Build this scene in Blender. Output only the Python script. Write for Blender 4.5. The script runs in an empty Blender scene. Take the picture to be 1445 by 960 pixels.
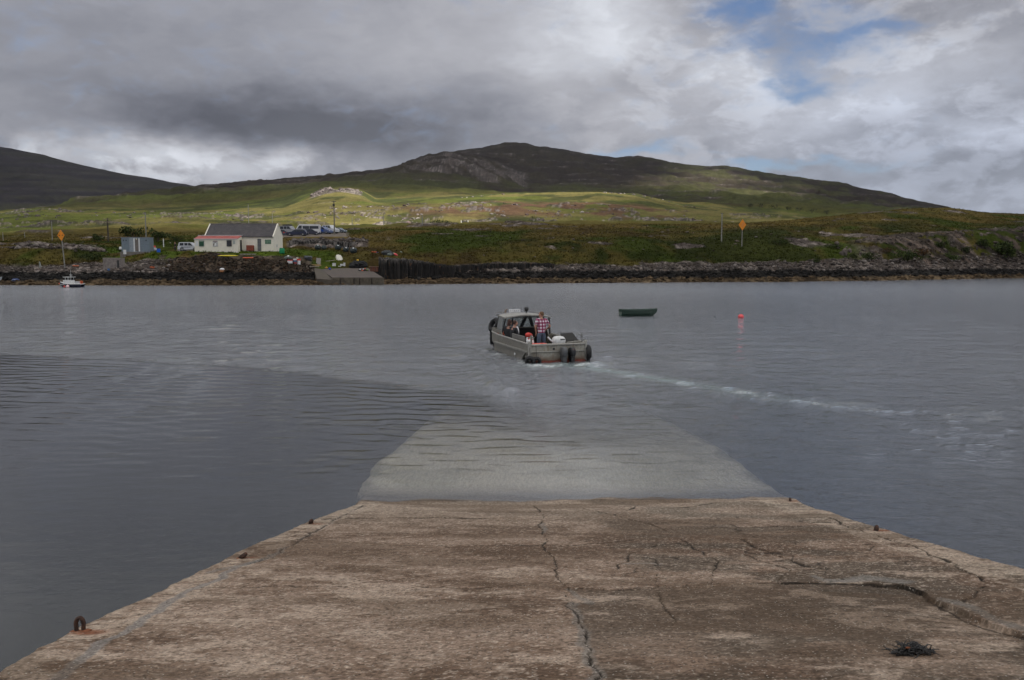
import bpy, bmesh, math, random
import numpy as np
from mathutils import Vector, Matrix, Euler
random.seed(7); RNG = np.random.default_rng(7)
S = bpy.context.scene
PI = math.pi
# ---------------------------------------------------------------- camera
FPX = 1204.0; CAMH = 3.9; PITCH = math.atan(113/1204.0)
CT, ST = math.cos(PITCH), math.sin(PITCH)
def ray(px, py):
    u = (px-722.5)/FPX; v = (py-480.0)/FPX
    return (u, CT - v*ST, -(ST + v*CT))
def at_d(px, py, d):                      # the point that lies d metres ahead
    r = ray(px, py); s = d/r[1]
    return Vector((r[0]*s, d, CAMH + r[2]*s))
def at_z(px, py, z=0.0):
    r = ray(px, py); s = (z-CAMH)/r[2]
    return Vector((r[0]*s, r[1]*s, z))
cam = bpy.data.cameras.new('camera'); cam.lens = 36*FPX/1445; cam.sensor_width = 36
cam.clip_end = 30000; cam.clip_start = 0.1
co = bpy.data.objects.new('camera', cam); S.collection.objects.link(co)
co.location = (0, 0, CAMH); co.rotation_euler = (PI/2 - PITCH, 0, 0); S.camera = co
S.view_settings.view_transform = 'Standard'; S.view_settings.look = 'None'
S.view_settings.exposure = 0.55; S.view_settings.gamma = 1.0; S.view_settings.use_curve_mapping = False
S.cycles.use_denoising = True
try: S.cycles.denoiser = 'OPENIMAGEDENOISE'
except Exception: pass
S.cycles.max_bounces = 8; S.cycles.diffuse_bounces = 3; S.cycles.glossy_bounces = 3
S.cycles.transparent_max_bounces = 16; S.cycles.sample_clamp_indirect = 6.0
S.cycles.caustics_reflective = False; S.cycles.caustics_refractive = False

# ---------------------------------------------------------------- node helper
class NT:
    def __init__(s, tree): s.t = tree; s.t.nodes.clear()
    def n(s, typ, ins=None, **kw):
        nd = s.t.nodes.new(typ)
        for k, v in kw.items(): setattr(nd, k, v)
        for k, v in (ins or {}).items():
            sock = nd.inputs[k]
            if isinstance(v, bpy.types.NodeSocket): s.t.links.new(v, sock)
            else:
                if hasattr(sock.default_value, '__len__') and not isinstance(v, (tuple, list)): v = (v,)*len(sock.default_value)
                if hasattr(sock.default_value, '__len__') and len(sock.default_value) == 4 and len(v) == 3: v = (*v, 1)
                sock.default_value = v
        return nd
    def m(s, op, a, b=None, c=None, clamp=False):
        i = {0: a}
        if b is not None: i[1] = b
        if c is not None: i[2] = c
        nd = s.n('ShaderNodeMath', i, operation=op); nd.use_clamp = clamp
        return nd.outputs[0]
    def vm(s, op, a, b=None, scale=None):
        i = {0: a}
        if b is not None: i[1] = b
        nd = s.n('ShaderNodeVectorMath', i, operation=op)
        if scale is not None: nd.inputs['Scale'].default_value = scale
        return nd.outputs[0]
    def noise(s, vec, scale, detail=4, rough=.55, dist=0, out=0):
        return s.n('ShaderNodeTexNoise', {'Vector': vec, 'Scale': scale, 'Detail': detail, 'Roughness': rough, 'Distortion': dist}).outputs[out]
    def ramp(s, fac, stops, interp='LINEAR'):
        nd = s.n('ShaderNodeValToRGB', {0: fac}); cr = nd.color_ramp; cr.interpolation = interp
        while len(cr.elements) < len(stops): cr.elements.new(.5)
        for e, (p, c) in zip(cr.elements, stops):
            e.position = p; e.color = (*c, 1) if hasattr(c, '__len__') else (c, c, c, 1)
        return nd.outputs[0]
    def sm(s, x, lo, hi, a=0., b=1.):
        return s.n('ShaderNodeMapRange', {0: x, 1: lo, 2: hi, 3: a, 4: b}, interpolation_type='SMOOTHSTEP').outputs[0]
    def mix(s, f, a, b, blend='MIX'):
        nd = s.n('ShaderNodeMix', data_type='RGBA', blend_type=blend)
        for k, v in ((0, f), (6, a), (7, b)):
            if isinstance(v, bpy.types.NodeSocket): s.t.links.new(v, nd.inputs[k])
            elif k == 0: nd.inputs[0].default_value = v
            else: nd.inputs[k].default_value = (*v, 1) if hasattr(v, '__len__') else (v, v, v, 1)
        return nd.outputs[2]
    def attr(s, name, out=2): return s.n('ShaderNodeAttribute', attribute_name=name).outputs[out]
    def out(s, surf, vol=None):
        o = s.n('ShaderNodeOutputMaterial'); s.t.links.new(surf, o.inputs[0])
        if vol: s.t.links.new(vol, o.inputs[1])
def newmat(name):
    m = bpy.data.materials.new(name); m.use_nodes = True
    return m, NT(m.node_tree)
_mats = {}
def mat(name, col, rough=.6, metal=0., var=.25, scale=6., bump=.15, dirt=None, dirt_amt=.4, spec=.5, stretch=(1, 1, 1)):
    """ worn paint / cloth / metal: base colour varied by noise, optional dirt blotches, small bump """
    if name in _mats: return _mats[name]
    m, t = newmat(name)
    p = t.n('ShaderNodeTexCoord').outputs['Object']
    p = t.vm('MULTIPLY', p, tuple(stretch))
    n1 = t.noise(p, scale, 5, .6); n2 = t.noise(p, scale*6, 3, .6)
    f = t.m('ADD', t.m('MULTIPLY', n1, .65), t.m('MULTIPLY', n2, .35))
    c = t.mix(t.sm(f, .3, .7), tuple(x*(1-var) for x in col), tuple(min(1, x*(1+var)) for x in col))
    if dirt:
        n3 = t.noise(p, scale*1.7, 6, .7, .6)
        c = t.mix(t.m('MULTIPLY', t.sm(n3, .5, .72), dirt_amt), c, dirt)
    b = t.n('ShaderNodeBump', {'Strength': bump, 'Distance': .02, 'Height': f}).outputs[0]
    r = t.sm(f, .3, .7, rough*.85, min(1, rough*1.15))
    bs = t.n('ShaderNodeBsdfPrincipled', {'Base Color': c, 'Roughness': r, 'Metallic': metal, 'Normal': b, 'Specular IOR Level': spec})
    t.out(bs.outputs[0]); _mats[name] = m
    return m
def glassmat(name, col=(.02, .025, .03)):
    if name in _mats: return _mats[name]
    m, t = newmat(name)
    p = t.n('ShaderNodeTexCoord').outputs['Object']
    c = t.mix(t.noise(p, 3.), col, tuple(x*1.7 for x in col))
    t.out(t.n('ShaderNodeBsdfPrincipled', {'Base Color': c, 'Roughness': .08, 'Specular IOR Level': .6}).outputs[0]); _mats[name] = m
    return m

# ---------------------------------------------------------------- mesh builder
class MB:
    def __init__(s): s.v = []; s.f = []
    def add(s, vs, fs):
        o = len(s.v); s.v += [tuple(v) for v in vs]; s.f += [tuple(i+o for i in f) for f in fs]; return s
    def box(s, c, size, rot=None, taper=1., b=0.):
        x, y, z = (k/2 for k in size)
        if b > 0:
            b = min(b, x*.9, y*.9, z*.9); vs = []
            for sx in (-1, 1):
                for sy in (-1, 1):
                    for sz in (-1, 1):
                        vs += [(sx*x, sy*(y-b), sz*(z-b)), (sx*(x-b), sy*y, sz*(z-b)), (sx*(x-b), sy*(y-b), sz*z)]
            bm = bmesh.new()
            for v in vs: bm.verts.new(v)
            bmesh.ops.convex_hull(bm, input=bm.verts); bm.verts.index_update()
            vs = [v.co.copy() for v in bm.verts]; fs = [[q.index for q in f.verts] for f in bm.faces]; bm.free()
        else:
            vs = [(-x, -y, -z), (x, -y, -z), (x, y, -z), (-x, y, -z), (-x*taper, -y*taper, z), (x*taper, -y*taper, z), (x*taper, y*taper, z), (-x*taper, y*taper, z)]
            fs = [(3, 2, 1, 0), (4, 5, 6, 7), (0, 1, 5, 4), (1, 2, 6, 5), (2, 3, 7, 6), (3, 0, 4, 7)]
        R = Euler(rot).to_matrix() if rot else Matrix.Identity(3)
        return s.add([R @ Vector(v) + Vector(c) for v in vs], fs)
    def cyl(s, p0, p1, r0, r1=None, n=10, cap=True):
        r1 = r0 if r1 is None else r1
        p0, p1 = Vector(p0), Vector(p1); d = (p1-p0).normalized()
        a = d.orthogonal().normalized(); b = d.cross(a)
        vs = []
        for p, r in ((p0, r0), (p1, r1)):
            for i in range(n):
                t = 2*PI*i/n; vs.append(p + (a*math.cos(t) + b*math.sin(t))*r)
        fs = [(i, (i+1) % n, n+(i+1) % n, n+i) for i in range(n)]
        if cap: fs += [tuple(range(n-1, -1, -1)), tuple(range(n, 2*n))]
        return s.add(vs, fs)
    def tube(s, pts, r, n=6, r1=None):
        pts = [Vector(p) for p in pts]; rs = np.linspace(r, r if r1 is None else r1, len(pts)); vs = []; ref = None
        for i, p in enumerate(pts):
            d = (pts[min(i+1, len(pts)-1)] - pts[max(i-1, 0)]).normalized()
            if ref is None: ref = d.orthogonal()
            a = (ref - d*ref.dot(d)).normalized(); ref = a; b = d.cross(a)
            vs += [p + (a*math.cos(2*PI*k/n) + b*math.sin(2*PI*k/n))*float(rs[i]) for k in range(n)]
        fs = []
        for i in range(len(pts)-1):
            for k in range(n): fs.append((i*n+k, i*n+(k+1) % n, (i+1)*n+(k+1) % n, (i+1)*n+k))
        fs += [tuple(range(n-1, -1, -1)), tuple(range((len(pts)-1)*n, len(pts)*n))]
        return s.add(vs, fs)
    def ell(s, c, r, n=12, m=8, rot=None, jit=0.):
        R = Euler(rot).to_matrix() if rot else Matrix.Identity(3); vs = [(0, 0, 1)]
        for i in range(1, m):
            for k in range(n):
                a, b = PI*i/m, 2*PI*k/n
                j = 1 + random.uniform(-jit, jit)
                vs.append((math.sin(a)*math.cos(b)*j, math.sin(a)*math.sin(b)*j, math.cos(a)*j))
        vs.append((0, 0, -1)); L = len(vs)-1; fs = [(0, 1+k, 1+(k+1) % n) for k in range(n)]
        for i in range(m-2):
            for k in range(n):
                o = 1+i*n; fs.append((o+k, o+n+k, o+n+(k+1) % n, o+(k+1) % n))
        o = 1+(m-2)*n; fs += [(o+(k+1) % n, o+k, L) for k in range(n)]
        return s.add([R @ Vector((v[0]*r[0], v[1]*r[1], v[2]*r[2])) + Vector(c) for v in vs], fs)
    def torus(s, c, axis, R, r, n=22, m=9, sx=1.):
        ax = Vector(axis).normalized(); a = ax.orthogonal().normalized(); b = ax.cross(a); vs = []
        for i in range(n):
            t = 2*PI*i/n; rd = a*math.cos(t) + b*math.sin(t)
            for k in range(m):
                q = 2*PI*k/m; vs.append(Vector(c) + rd*(R + r*math.cos(q)) + ax*r*sx*math.sin(q))
        fs = [(i*m+k, ((i+1) % n)*m+k, ((i+1) % n)*m+(k+1) % m, i*m+(k+1) % m) for i in range(n) for k in range(m)]
        return s.add(vs, fs)
    def loft(s, loops, cap0=True, cap1=True):
        n = len(loops[0]); vs = [v for l in loops for v in l]; fs = []
        for i in range(len(loops)-1):
            for k in range(n): fs.append((i*n+k, i*n+(k+1) % n, (i+1)*n+(k+1) % n, (i+1)*n+k))
        if cap0: fs.append(tuple(range(n-1, -1, -1)))
        if cap1: fs.append(tuple(range((len(loops)-1)*n, len(loops)*n)))
        return s.add(vs, fs)
    def prism(s, prof, a0, a1, axis='y'):
        """ prof is a list of 2D points; extruded along axis """
        def P(p, a): return {'y': (p[0], a, p[1]), 'x': (a, p[0], p[1]), 'z': (p[0], p[1], a)}[axis]
        return s.loft([[P(p, a0) for p in prof], [P(p, a1) for p in prof]])
    def build(s, name, m, parent=None, smooth=False, attrs=None):
        me = bpy.data.meshes.new(name); me.from_pydata(s.v, [], s.f); me.update()
        bm = bmesh.new(); bm.from_mesh(me); bmesh.ops.recalc_face_normals(bm, faces=bm.faces); bm.to_mesh(me); bm.free()
        me.materials.append(m)
        if smooth:
            for p in me.polygons: p.use_smooth = True
            try: me.set_sharp_from_angle(angle=math.radians(40))
            except Exception: pass
        return link(name, me, parent)
def link(name, me, parent=None):
    o = bpy.data.objects.new(name, me); S.collection.objects.link(o)
    if parent is not None: o.parent = parent
    return o
def tag(o, label=None, cat=None, group=None, kind=None):
    if label: o['label'] = label
    if cat: o['category'] = cat
    if group: o['group'] = group
    if kind: o['kind'] = kind
    return o
def thing(name, label, cat, loc=(0, 0, 0), rz=0., group=None, scale=1.):
    o = bpy.data.objects.new(name, None); S.collection.objects.link(o); o.empty_display_size = .3
    o.location = loc; o.rotation_euler = (0, 0, rz); o.scale = (scale,)*3
    return tag(o, label, cat, group)
def sep(name, m, parent, mbs, **k):        # like pieces, each an object of its own
    return [q.build(name, m, parent, **k) for q in mbs]
def copy_tree(o, parent=None):
    c = o.copy(); S.collection.objects.link(c)
    if parent is not None: c.parent = parent
    for ch in o.children: copy_tree(ch, c)
    return c
def grid_mesh(name, X, Y, Z, m, attrs=None, cols=None, smooth=True, parent=None, keep=None):
    nr, nc = X.shape; me = bpy.data.meshes.new(name)
    co_ = np.stack([X, Y, Z], -1).reshape(-1, 3).astype(np.float32)
    idx = np.arange(nr*nc, dtype=np.int32).reshape(nr, nc)
    q = np.stack([idx[:-1, :-1], idx[:-1, 1:], idx[1:, 1:], idx[1:, :-1]], -1).reshape(-1, 4)
    if keep is not None: q = q[keep.reshape(-1)]
    me.vertices.add(len(co_)); me.vertices.foreach_set('co', co_.ravel())
    me.loops.add(q.size); me.loops.foreach_set('vertex_index', q.ravel())
    me.polygons.add(len(q)); me.polygons.foreach_set('loop_start', np.arange(0, q.size, 4, dtype=np.int32))
    me.polygons.foreach_set('loop_total', np.full(len(q), 4, dtype=np.int32))
    me.update(calc_edges=True); me.validate()
    me.polygons.foreach_set('use_smooth', np.full(len(me.polygons), smooth))
    for k, a in (attrs or {}).items():
        at = me.attributes.new(k, 'FLOAT', 'POINT'); at.data.foreach_set('value', a.ravel().astype(np.float32))
    for k, a in (cols or {}).items():
        at = me.attributes.new(k, 'FLOAT_COLOR', 'POINT')
        c4 = np.concatenate([a.reshape(-1, 3), np.ones((a.size//3, 1))], 1).astype(np.float32)
        at.data.foreach_set('color', c4.ravel())
    me.materials.append(m)
    return link(name, me, parent)
# ---------------------------------------------------------------- numpy noise
def _h(i, j, seed):
    n = (i*374761393 + j*668265263 + seed*974711) & 0xffffffff
    n = ((n ^ (n >> 13))*1274126177) & 0xffffffff
    return ((n ^ (n >> 16)) & 0xffff)/65535.0
def vnoise(x, y, seed=0):
    xi = np.floor(x).astype(np.int64); yi = np.floor(y).astype(np.int64)
    fx = x-xi; fy = y-yi; fx = fx*fx*(3-2*fx); fy = fy*fy*(3-2*fy)
    a = _h(xi, yi, seed); b = _h(xi+1, yi, seed); c = _h(xi, yi+1, seed); d = _h(xi+1, yi+1, seed)
    return (a*(1-fx)+b*fx)*(1-fy) + (c*(1-fx)+d*fx)*fy
def fbm(x, y, oct=5, seed=0, gain=.5):
    t = np.zeros_like(x, dtype=float); a = 1.; s = 0.
    for o in range(oct):
        t += a*vnoise(x*2**o + o*17.3, y*2**o - o*9.7, seed+o); s += a; a *= gain
    return t/s                                    # 0..1
def sstep(x, a, b):
    t = np.clip((x-a)/(b-a), 0, 1); return t*t*(3-2*t)
def polydist(X, Y, pts):
    D = np.full(X.shape, 1e9)
    for (x0, y0), (x1, y1) in zip(pts[:-1], pts[1:]):
        dx, dy = x1-x0, y1-y0; L = dx*dx+dy*dy+1e-12
        t = np.clip(((X-x0)*dx+(Y-y0)*dy)/L, 0, 1)
        D = np.minimum(D, np.hypot(X-x0-t*dx, Y-y0-t*dy))
    return D
# ================================================================ terrain of the far shore
def conv(pts, d_of):      # control pixels -> (t = x/y, z)
    T, Z = [], []
    for px, py in pts:
        p = at_d(px, py, d_of(px)); T.append(p.x/p.y); Z.append(p.z)
    return np.array(T), np.array(Z)
SHORE = [(-600, 404), (-300, 403), (0, 402.5), (250, 403), (450, 402.5), (600, 401), (760, 400), (900, 399), (1100, 398), (1250, 396), (1445, 392.5), (1750, 389), (2100, 387)]
_sx = np.array([p[0] for p in SHORE], float); _sd = np.array([at_z(px, py).y for px, py in SHORE])
def ds_px(px): return float(np.interp(px, _sx, _sd))
LAY = [
 (6, [(-600, 388), (0, 389), (160, 389), (250, 388), (430, 390), (452, 397), (560, 397), (620, 394), (760, 389), (1000, 387), (1100, 386), (1445, 381), (2100, 376)]),
 (11, [(-600, 375), (0, 376), (100, 377), (170, 375), (250, 368), (300, 364), (400, 371), (440, 377), (455, 392), (530, 393), (545, 389), (600, 391), (640, 380), (700, 377), (900, 377), (1000, 376), (1100, 374), (1200, 374), (1300, 371), (1400, 368), (2100, 360)]),
 (17, [(-600, 362), (0, 366), (100, 367), (170, 365), (220, 359), (300, 358), (400, 361), (440, 366), (455, 376), (500, 376), (530, 366), (560, 364), (620, 368), (700, 367), (900, 367), (1000, 366), (1100, 364), (1200, 360), (1300, 352), (1400, 345), (1445, 343), (2100, 335)]),
 (23, [(-600, 350), (0, 352), (100, 352), (150, 357), (170, 357), (190, 355), (280, 355), (400, 355), (440, 361), (480, 364), (540, 359), (620, 361), (700, 356), (900, 354), (1000, 355), (1100, 354), (1180, 350), (1250, 340), (1300, 336), (1445, 326), (2100, 318)]),
 (38, [(-600, 338), (0, 343), (100, 343), (170, 350), (220, 351), (280, 351), (400, 350), (430, 350), (480, 351), (540, 347), (620, 344), (800, 340), (1000, 338), (1180, 335), (1300, 325), (1445, 317), (2100, 310)]),
 (44, [(-600, 335), (0, 342), (100, 342), (170, 347), (220, 348), (280, 347), (385, 341), (400, 340), (430, 339.5), (480, 339.5), (540, 343), (620, 341), (800, 338), (1000, 335), (1180, 332), (1300, 322), (1445, 315), (2100, 308)]),
 (62, [(-600, 332), (0, 342), (100, 342), (180, 341), (280, 341), (385, 336), (400, 331.5), (480, 331), (540, 332), (640, 332), (800, 330), (1000, 326), (1180, 320), (1300, 312), (1445, 309), (2100, 306)]),
 (112, [(-600, 330), (0, 333), (180, 331), (280, 330), (400, 329), (480, 326), (560, 322), (640, 319.5), (700, 317.5), (850, 316), (1000, 314), (1100, 312), (1180, 305), (1230, 300), (1280, 297), (1340, 296), (1380, 300), (1445, 303), (1600, 306), (2100, 309)]),
]
FAR = [
 (420, [(-600, 322), (0, 320), (60, 318), (180, 313), (250, 312), (350, 315), (400, 316), (480, 318), (560, 322), (700, 321), (850, 321), (1000, 319), (1200, 318), (1445, 320), (2100, 322)]),
 (600, [(-600, 300), (0, 304), (60, 298), (120, 302), (180, 301), (250, 302), (350, 305), (400, 301), (450, 294), (480, 293), (540, 291), (600, 290), (640, 290), (700, 290), (850, 294), (920, 299), (1000, 303), (1445, 324), (2100, 330)]),
 (900, [(-600, 300), (0, 299), (60, 294), (120, 299), (250, 300), (400, 293), (440, 276), (460, 271), (490, 269), (512, 274), (530, 288), (560, 287), (620, 281), (700, 276), (780, 274), (850, 273), (900, 275), (960, 292), (1100, 306), (1445, 326), (2100, 335)]),
 (1400, [(-600, 305), (0, 308), (60, 300), (85, 293), (110, 286), (150, 285), (200, 287), (280, 283), (400, 272), (480, 264), (560, 263), (640, 266), (700, 272), (850, 273), (960, 284), (1100, 290), (1200, 300), (1300, 310), (1445, 328), (2100, 340)]),
 (2000, [(-600, 310), (0, 312), (65, 302), (180, 277), (280, 267), (400, 258), (480, 250), (545, 242), (575, 231), (590, 224), (612, 219), (650, 218), (672, 223), (700, 236), (740, 256), (780, 262), (850, 258), (1000, 268), (1100, 278), (1200, 289), (1320, 302), (1445, 330), (2100, 345)]),
 (2350, [(-600, 312), (0, 312), (65, 303), (180, 280), (280, 267), (400, 258), (480, 251), (545, 244), (600, 226), (650, 222), (672, 220), (700, 221), (740, 226), (780, 228), (860, 238), (1000, 252), (1100, 262), (1200, 277), (1320, 298), (1445, 328), (2100, 345)]),
 (2800, [(-600, 315), (0, 310), (65, 304), (180, 282), (280, 264), (340, 261), (400, 256), (430, 253), (480, 249), (540, 243), (560, 240), (600, 224), (650, 216.5), (680, 212), (710, 206), (727, 204.5), (745, 206), (760, 209), (800, 215), (835, 221), (870, 225), (885, 223), (900, 222), (925, 227), (960, 233), (1000, 237), (1025, 235.5), (1032, 238), (1060, 244), (1120, 252), (1180, 258), (1195, 261), (1220, 268), (1260, 275), (1300, 286), (1335, 292), (1360, 301), (1445, 330), (2100, 350)]),
]
NCOL = 1500
tt = np.linspace(-1.05, 1.05, NCOL)
px_of_t = 722.5 + tt*FPX*1.004
ds_t = np.interp(px_of_t, _sx, _sd)
Dl = [ds_t-14, ds_t-3, ds_t]; Zl = [np.full(NCOL, -3.5), np.full(NCOL, -.6), np.full(NCOL, .0)]
def smooth(a, k):
    if k < 1: return a
    w = np.hanning(2*k+3); w /= w.sum(); return np.convolve(np.pad(a, k+1, mode='edge'), w, mode='valid')
for off, pts in LAY:
    T, Z = conv(pts, lambda px: ds_px(px)+off); Dl.append(ds_t+off); Zl.append(smooth(np.interp(tt, T, Z), 4))
for d, pts in FAR:
    T, Z = conv(pts, lambda px: d); Dl.append(np.full(NCOL, float(d))); Zl.append(smooth(np.interp(tt, T, Z), 3))
Dl.append(np.full(NCOL, 3600.)); Zl.append(Zl[-1]*.35 - 40)
Dl = np.array(Dl); Zl = np.array(Zl)
# rows: near ones follow the shoreline, far ones are geometric
near_off = np.concatenate([np.linspace(-14, -2, 8), np.arange(-1.5, 48, .36), np.geomspace(48, 112, 60)[1:]])
n_near = len(near_off)
f2 = np.linspace(0, 1, 261)[1:]
Yg = np.zeros((n_near+260, NCOL))
Yg[:n_near] = ds_t[None, :] + near_off[:, None]
Yg[n_near:] = (ds_t+112)[None, :]*((3600/(ds_t+112))[None, :]**f2[:, None])
# monotone cubic interpolation of z along distance, column by column
def pchip(Dc, Zc, Yc):
    h = np.diff(Dc, axis=0); s = np.diff(Zc, axis=0)/h
    m = np.zeros_like(Zc); w1 = 2*h[1:]+h[:-1]; w2 = h[1:]+2*h[:-1]
    ok = s[:-1]*s[1:] > 0
    with np.errstate(divide='ignore', invalid='ignore'):
        hm = (w1+w2)/(w1/s[:-1]+w2/s[1:])
    m[1:-1] = np.where(ok, hm, 0); m[0] = s[0]; m[-1] = s[-1]
    out = np.zeros_like(Yc); cols = np.arange(Yc.shape[1])
    k = np.zeros(Yc.shape, int)
    for i in range(1, Dc.shape[0]-1): k += (Yc >= Dc[i][None, :])
    C = np.broadcast_to(cols, Yc.shape)
    H = h[k, C]; t = np.clip((Yc-Dc[k, C])/H, 0, 1); t2 = t*t; t3 = t2*t
    return (2*t3-3*t2+1)*Zc[k, C] + (t3-2*t2+t)*H*m[k, C] + (-2*t3+3*t2)*Zc[k+1, C] + (t3-t2)*H*m[k+1, C]
Zg = pchip(Dl, Zl, Yg)
Xg = Yg*tt[None, :]
OFF = Yg - ds_t[None, :]
PXg = np.broadcast_to(px_of_t, Yg.shape)
def inpx(a, b, s=12): return sstep(PXg, a-s, a+s)*(1-sstep(PXg, b-s, b+s))
# ---- where bare rock shows
nA = fbm(Xg/9, Yg/9, 5, 11); nB = fbm(Xg/3, Yg/3, 4, 21); nC = fbm(Xg/60, Yg/60, 5, 31); nD = fbm(Xg/250, Yg/250, 5, 41)
flat = inpx(170, 400, 6)*sstep(OFF, 19, 22)*(1-sstep(OFF, 38, 42)) + inpx(395, 490, 4)*sstep(OFF, 50, 56)*(1-sstep(OFF, 85, 95))
flat = np.clip(flat + inpx(448, 545, 4)*sstep(OFF, -2, 0)*(1-sstep(OFF, 16, 20)), 0, 1)
intert = sstep(OFF, -6, -1)*(1-sstep(OFF, 10, 16 ))
rock = intert*1.
cl_r = sstep(PXg, 1120, 1300)*sstep(OFF, 8, 12)*(1-sstep(OFF, 28, 36))          # right-hand cliff
rock = np.maximum(rock, cl_r*sstep(nA*.6+nB*.4, .44, .54))
emb = inpx(225, 440)*sstep(OFF, 0, 4)*(1-sstep(OFF, 15, 19))
rock = np.maximum(rock, emb*sstep(nA, .35, .5))
rock = np.maximum(rock, inpx(0, 150, 20)*sstep(OFF, 22, 26)*(1-sstep(OFF, 34, 38))*sstep(nA, .42, .52))
rock = np.maximum(rock, inpx(405, 520, 8)*sstep(OFF, 38, 39)*(1-sstep(OFF, 43.5, 45)))   # little cliff behind the yard
rock = np.maximum(rock, sstep(PXg, 640, 700)*sstep(OFF, 9, 12)*(1-sstep(OFF, 13.5, 16))*sstep(nA, .48, .58))
rock = np.maximum(rock, .8*sstep(OFF, 20, 30)*(1-sstep(OFF, 110, 140))*sstep(nA*.6+nC*.4, .62, .68))
D = Yg
rock = np.maximum(rock, inpx(440, 512, 8)*sstep(D, 780, 830)*(1-sstep(D, 900, 960)))
crag = inpx(560, 745, 14)*sstep(D, 1480, 1750)*(1-sstep(D, 2050, 2200))
nE = fbm(Xg/40+Yg/90, Yg/160, 5, 51)
rock = np.maximum(rock, crag*sstep(nE, .34, .52))
ledge = sstep(D, 330, 380)*(1-sstep(D, 640, 700))*sstep(fbm(Xg/16, Yg/34, 5, 61, .6), .535, .60)*(1-.35*inpx(380, 520, 30))*sstep(fbm(Xg/6, Yg/12, 4, 63), .42, .55)
rock = np.maximum(rock, ledge*(.9 - .3*sstep(PXg, 1000, 1100)))
strata = sstep(D, 1250, 1500)*(1-crag)
per = 26.0; zz = Zg/per + 1.2*(nD-.5) + .6*nC
fz = zz-np.floor(zz)
band = np.exp(-((fz-.5)/.12)**2)*sstep(fbm(Xg/150, Zg/14, 4, 71), .42, .54)
rock = np.maximum(rock, strata*band*.75)
rock = np.clip(rock*(1-flat), 0, 1)
# ---- relief
pix = np.maximum(Yg/853., .12)
rough = (fbm(Xg/2.2, Yg/2.2, 5, 81, .6)-.5)*2.0*np.where(OFF < 50, 1, 0)
rough2 = (fbm(Xg/6, Yg/6, 5, 91, .6)-.5)*2
ridged = 1-np.abs(fbm(Xg/5, Yg/5, 4, 95)*2-1)*2
near = 1-sstep(OFF, 60, 150)
Z2 = Zg + near*(rock*(rough*.75 + ridged*.45 - .25) + (1-rock)*(rough*.12 + rough2*.35))*(sstep(OFF, -3, 1.5))*(1-flat)
hum = sstep(OFF, 70, 160)*(1-sstep(D, 900, 1200))
Z2 += hum*((nA-.5)*2.0 + (nC-.5)*5 + rock*((fbm(Xg/14, Yg/30, 4, 99)-.4)*6))
farw = sstep(D, 1000, 1400)*(1-sstep(D, 2700, 2850))
sky_ok = 1-.75*sstep(D, 2350, 2800)
Z2 += farw*sky_ok*((nC-.5)*16 + (nD-.5)*18 + strata*np.exp(-((fz-.42)/.2)**2)*7 + (fbm(Xg/24, Yg/60, 4, 103)-.5)*9)
Z2 += crag*sky_ok*(fbm(Xg/30+Yg/70, Yg/120, 5, 105, .6)-.5)*34
Z2 += sstep(D, 2350, 2800)*((fbm(Xg/25, Yg/200, 4, 107)-.5)*5)
# flat standing ground for the house and the parking place
for (pa, pb, oa, ob) in ((172, 398, 20, 37), ):
    z0 = at_d(330, 355, ds_px(330)+23).z
    w = inpx(pa, pb, 8)*sstep(OFF, oa-3, oa)*(1-sstep(OFF, ob, ob+4)); Z2 = Z2*(1-w) + z0*w
GROUND_HOUSE = z0
z1 = at_d(440, 331.5, ds_px(440)+62).z
w = inpx(390, 495, 5)*sstep(OFF, 40, 44)*(1-sstep(OFF, 80, 92)); Z2 = Z2*(1-w) + (Zg-.1)*w
z2 = None
ZT = Z2
# height lookup
_tstep = tt[1]-tt[0]
def H(x, y):
    t = x/y; c = (t-tt[0])/_tstep; i = int(np.clip(math.floor(c), 0, NCOL-2)); f = c-i
    def col(j):
        return np.interp(y, Yg[:, j], ZT[:, j])
    return float(col(i)*(1-f) + col(i+1)*f)
def on_ground(px, d):
    x = (px-722.5)/FPX*d*1.002
    for _ in range(3):
        z = H(x, d); dep = d*CT + (CAMH-z)*ST; x = (px-722.5)/FPX*dep
    return Vector((x, d, z))
def hit(px, py, dmin=None, dmax=3000):
    """ first ground point seen through a pixel of the photograph """
    r = ray(px, py); d = dmin or ds_px(px)+.5; step = .25
    while d < dmax:
        s = d/r[1]; z = CAMH + r[2]*s
        if H(r[0]*s, d) >= z: return Vector((r[0]*s, d, H(r[0]*s, d)))
        d += step; step = max(.25, d*.0015)
    return at_d(px, py, dmax)
# ---- colour of the ground (its own colour, no shading)
def C(r, g, b): return np.array([r, g, b])
n1 = fbm(Xg/14, Yg/26, 5, 201); n2 = fbm(Xg/70, Yg/110, 5, 211); n3 = fbm(Xg/1.3, Yg/2.6, 4, 221, .65); n4 = fbm(Xg/4, Yg/8, 4, 231)
def mixc(a, b, f): return a*(1-f[..., None]) + b*f[..., None]
base = np.zeros(Xg.shape+(3,)) + C(.088, .074, .028)                      # olive moor
base = mixc(base, C(.128, .098, .040), sstep(n1, .5, .66)*near)             # tawny grass
base = mixc(base, C(.062, .044, .022), sstep(n4*.4+n2*.6, .53, .60)*near*.75)   # heather, dead bracken
base = mixc(base, C(.048, .062, .016), sstep(n2*.55+n1*.45, .48, .42)*near)  # green
brk = near*(sstep(PXg, 640, 760)*(1-sstep(OFF, 30, 62))*sstep(OFF, 10, 13) *sstep(n1*.6+n4*.4, .44, .54))
brk = np.maximum(brk, near*inpx(960, 1300, 50)*sstep(OFF, 10, 14)*(1-sstep(OFF, 50, 80))*sstep(n1, .40, .52))
brk = np.maximum(brk, near*inpx(95, 185, 18)*sstep(OFF, 14, 20)*(1-sstep(OFF, 34, 44))*sstep(n4, .35, .5))
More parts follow.
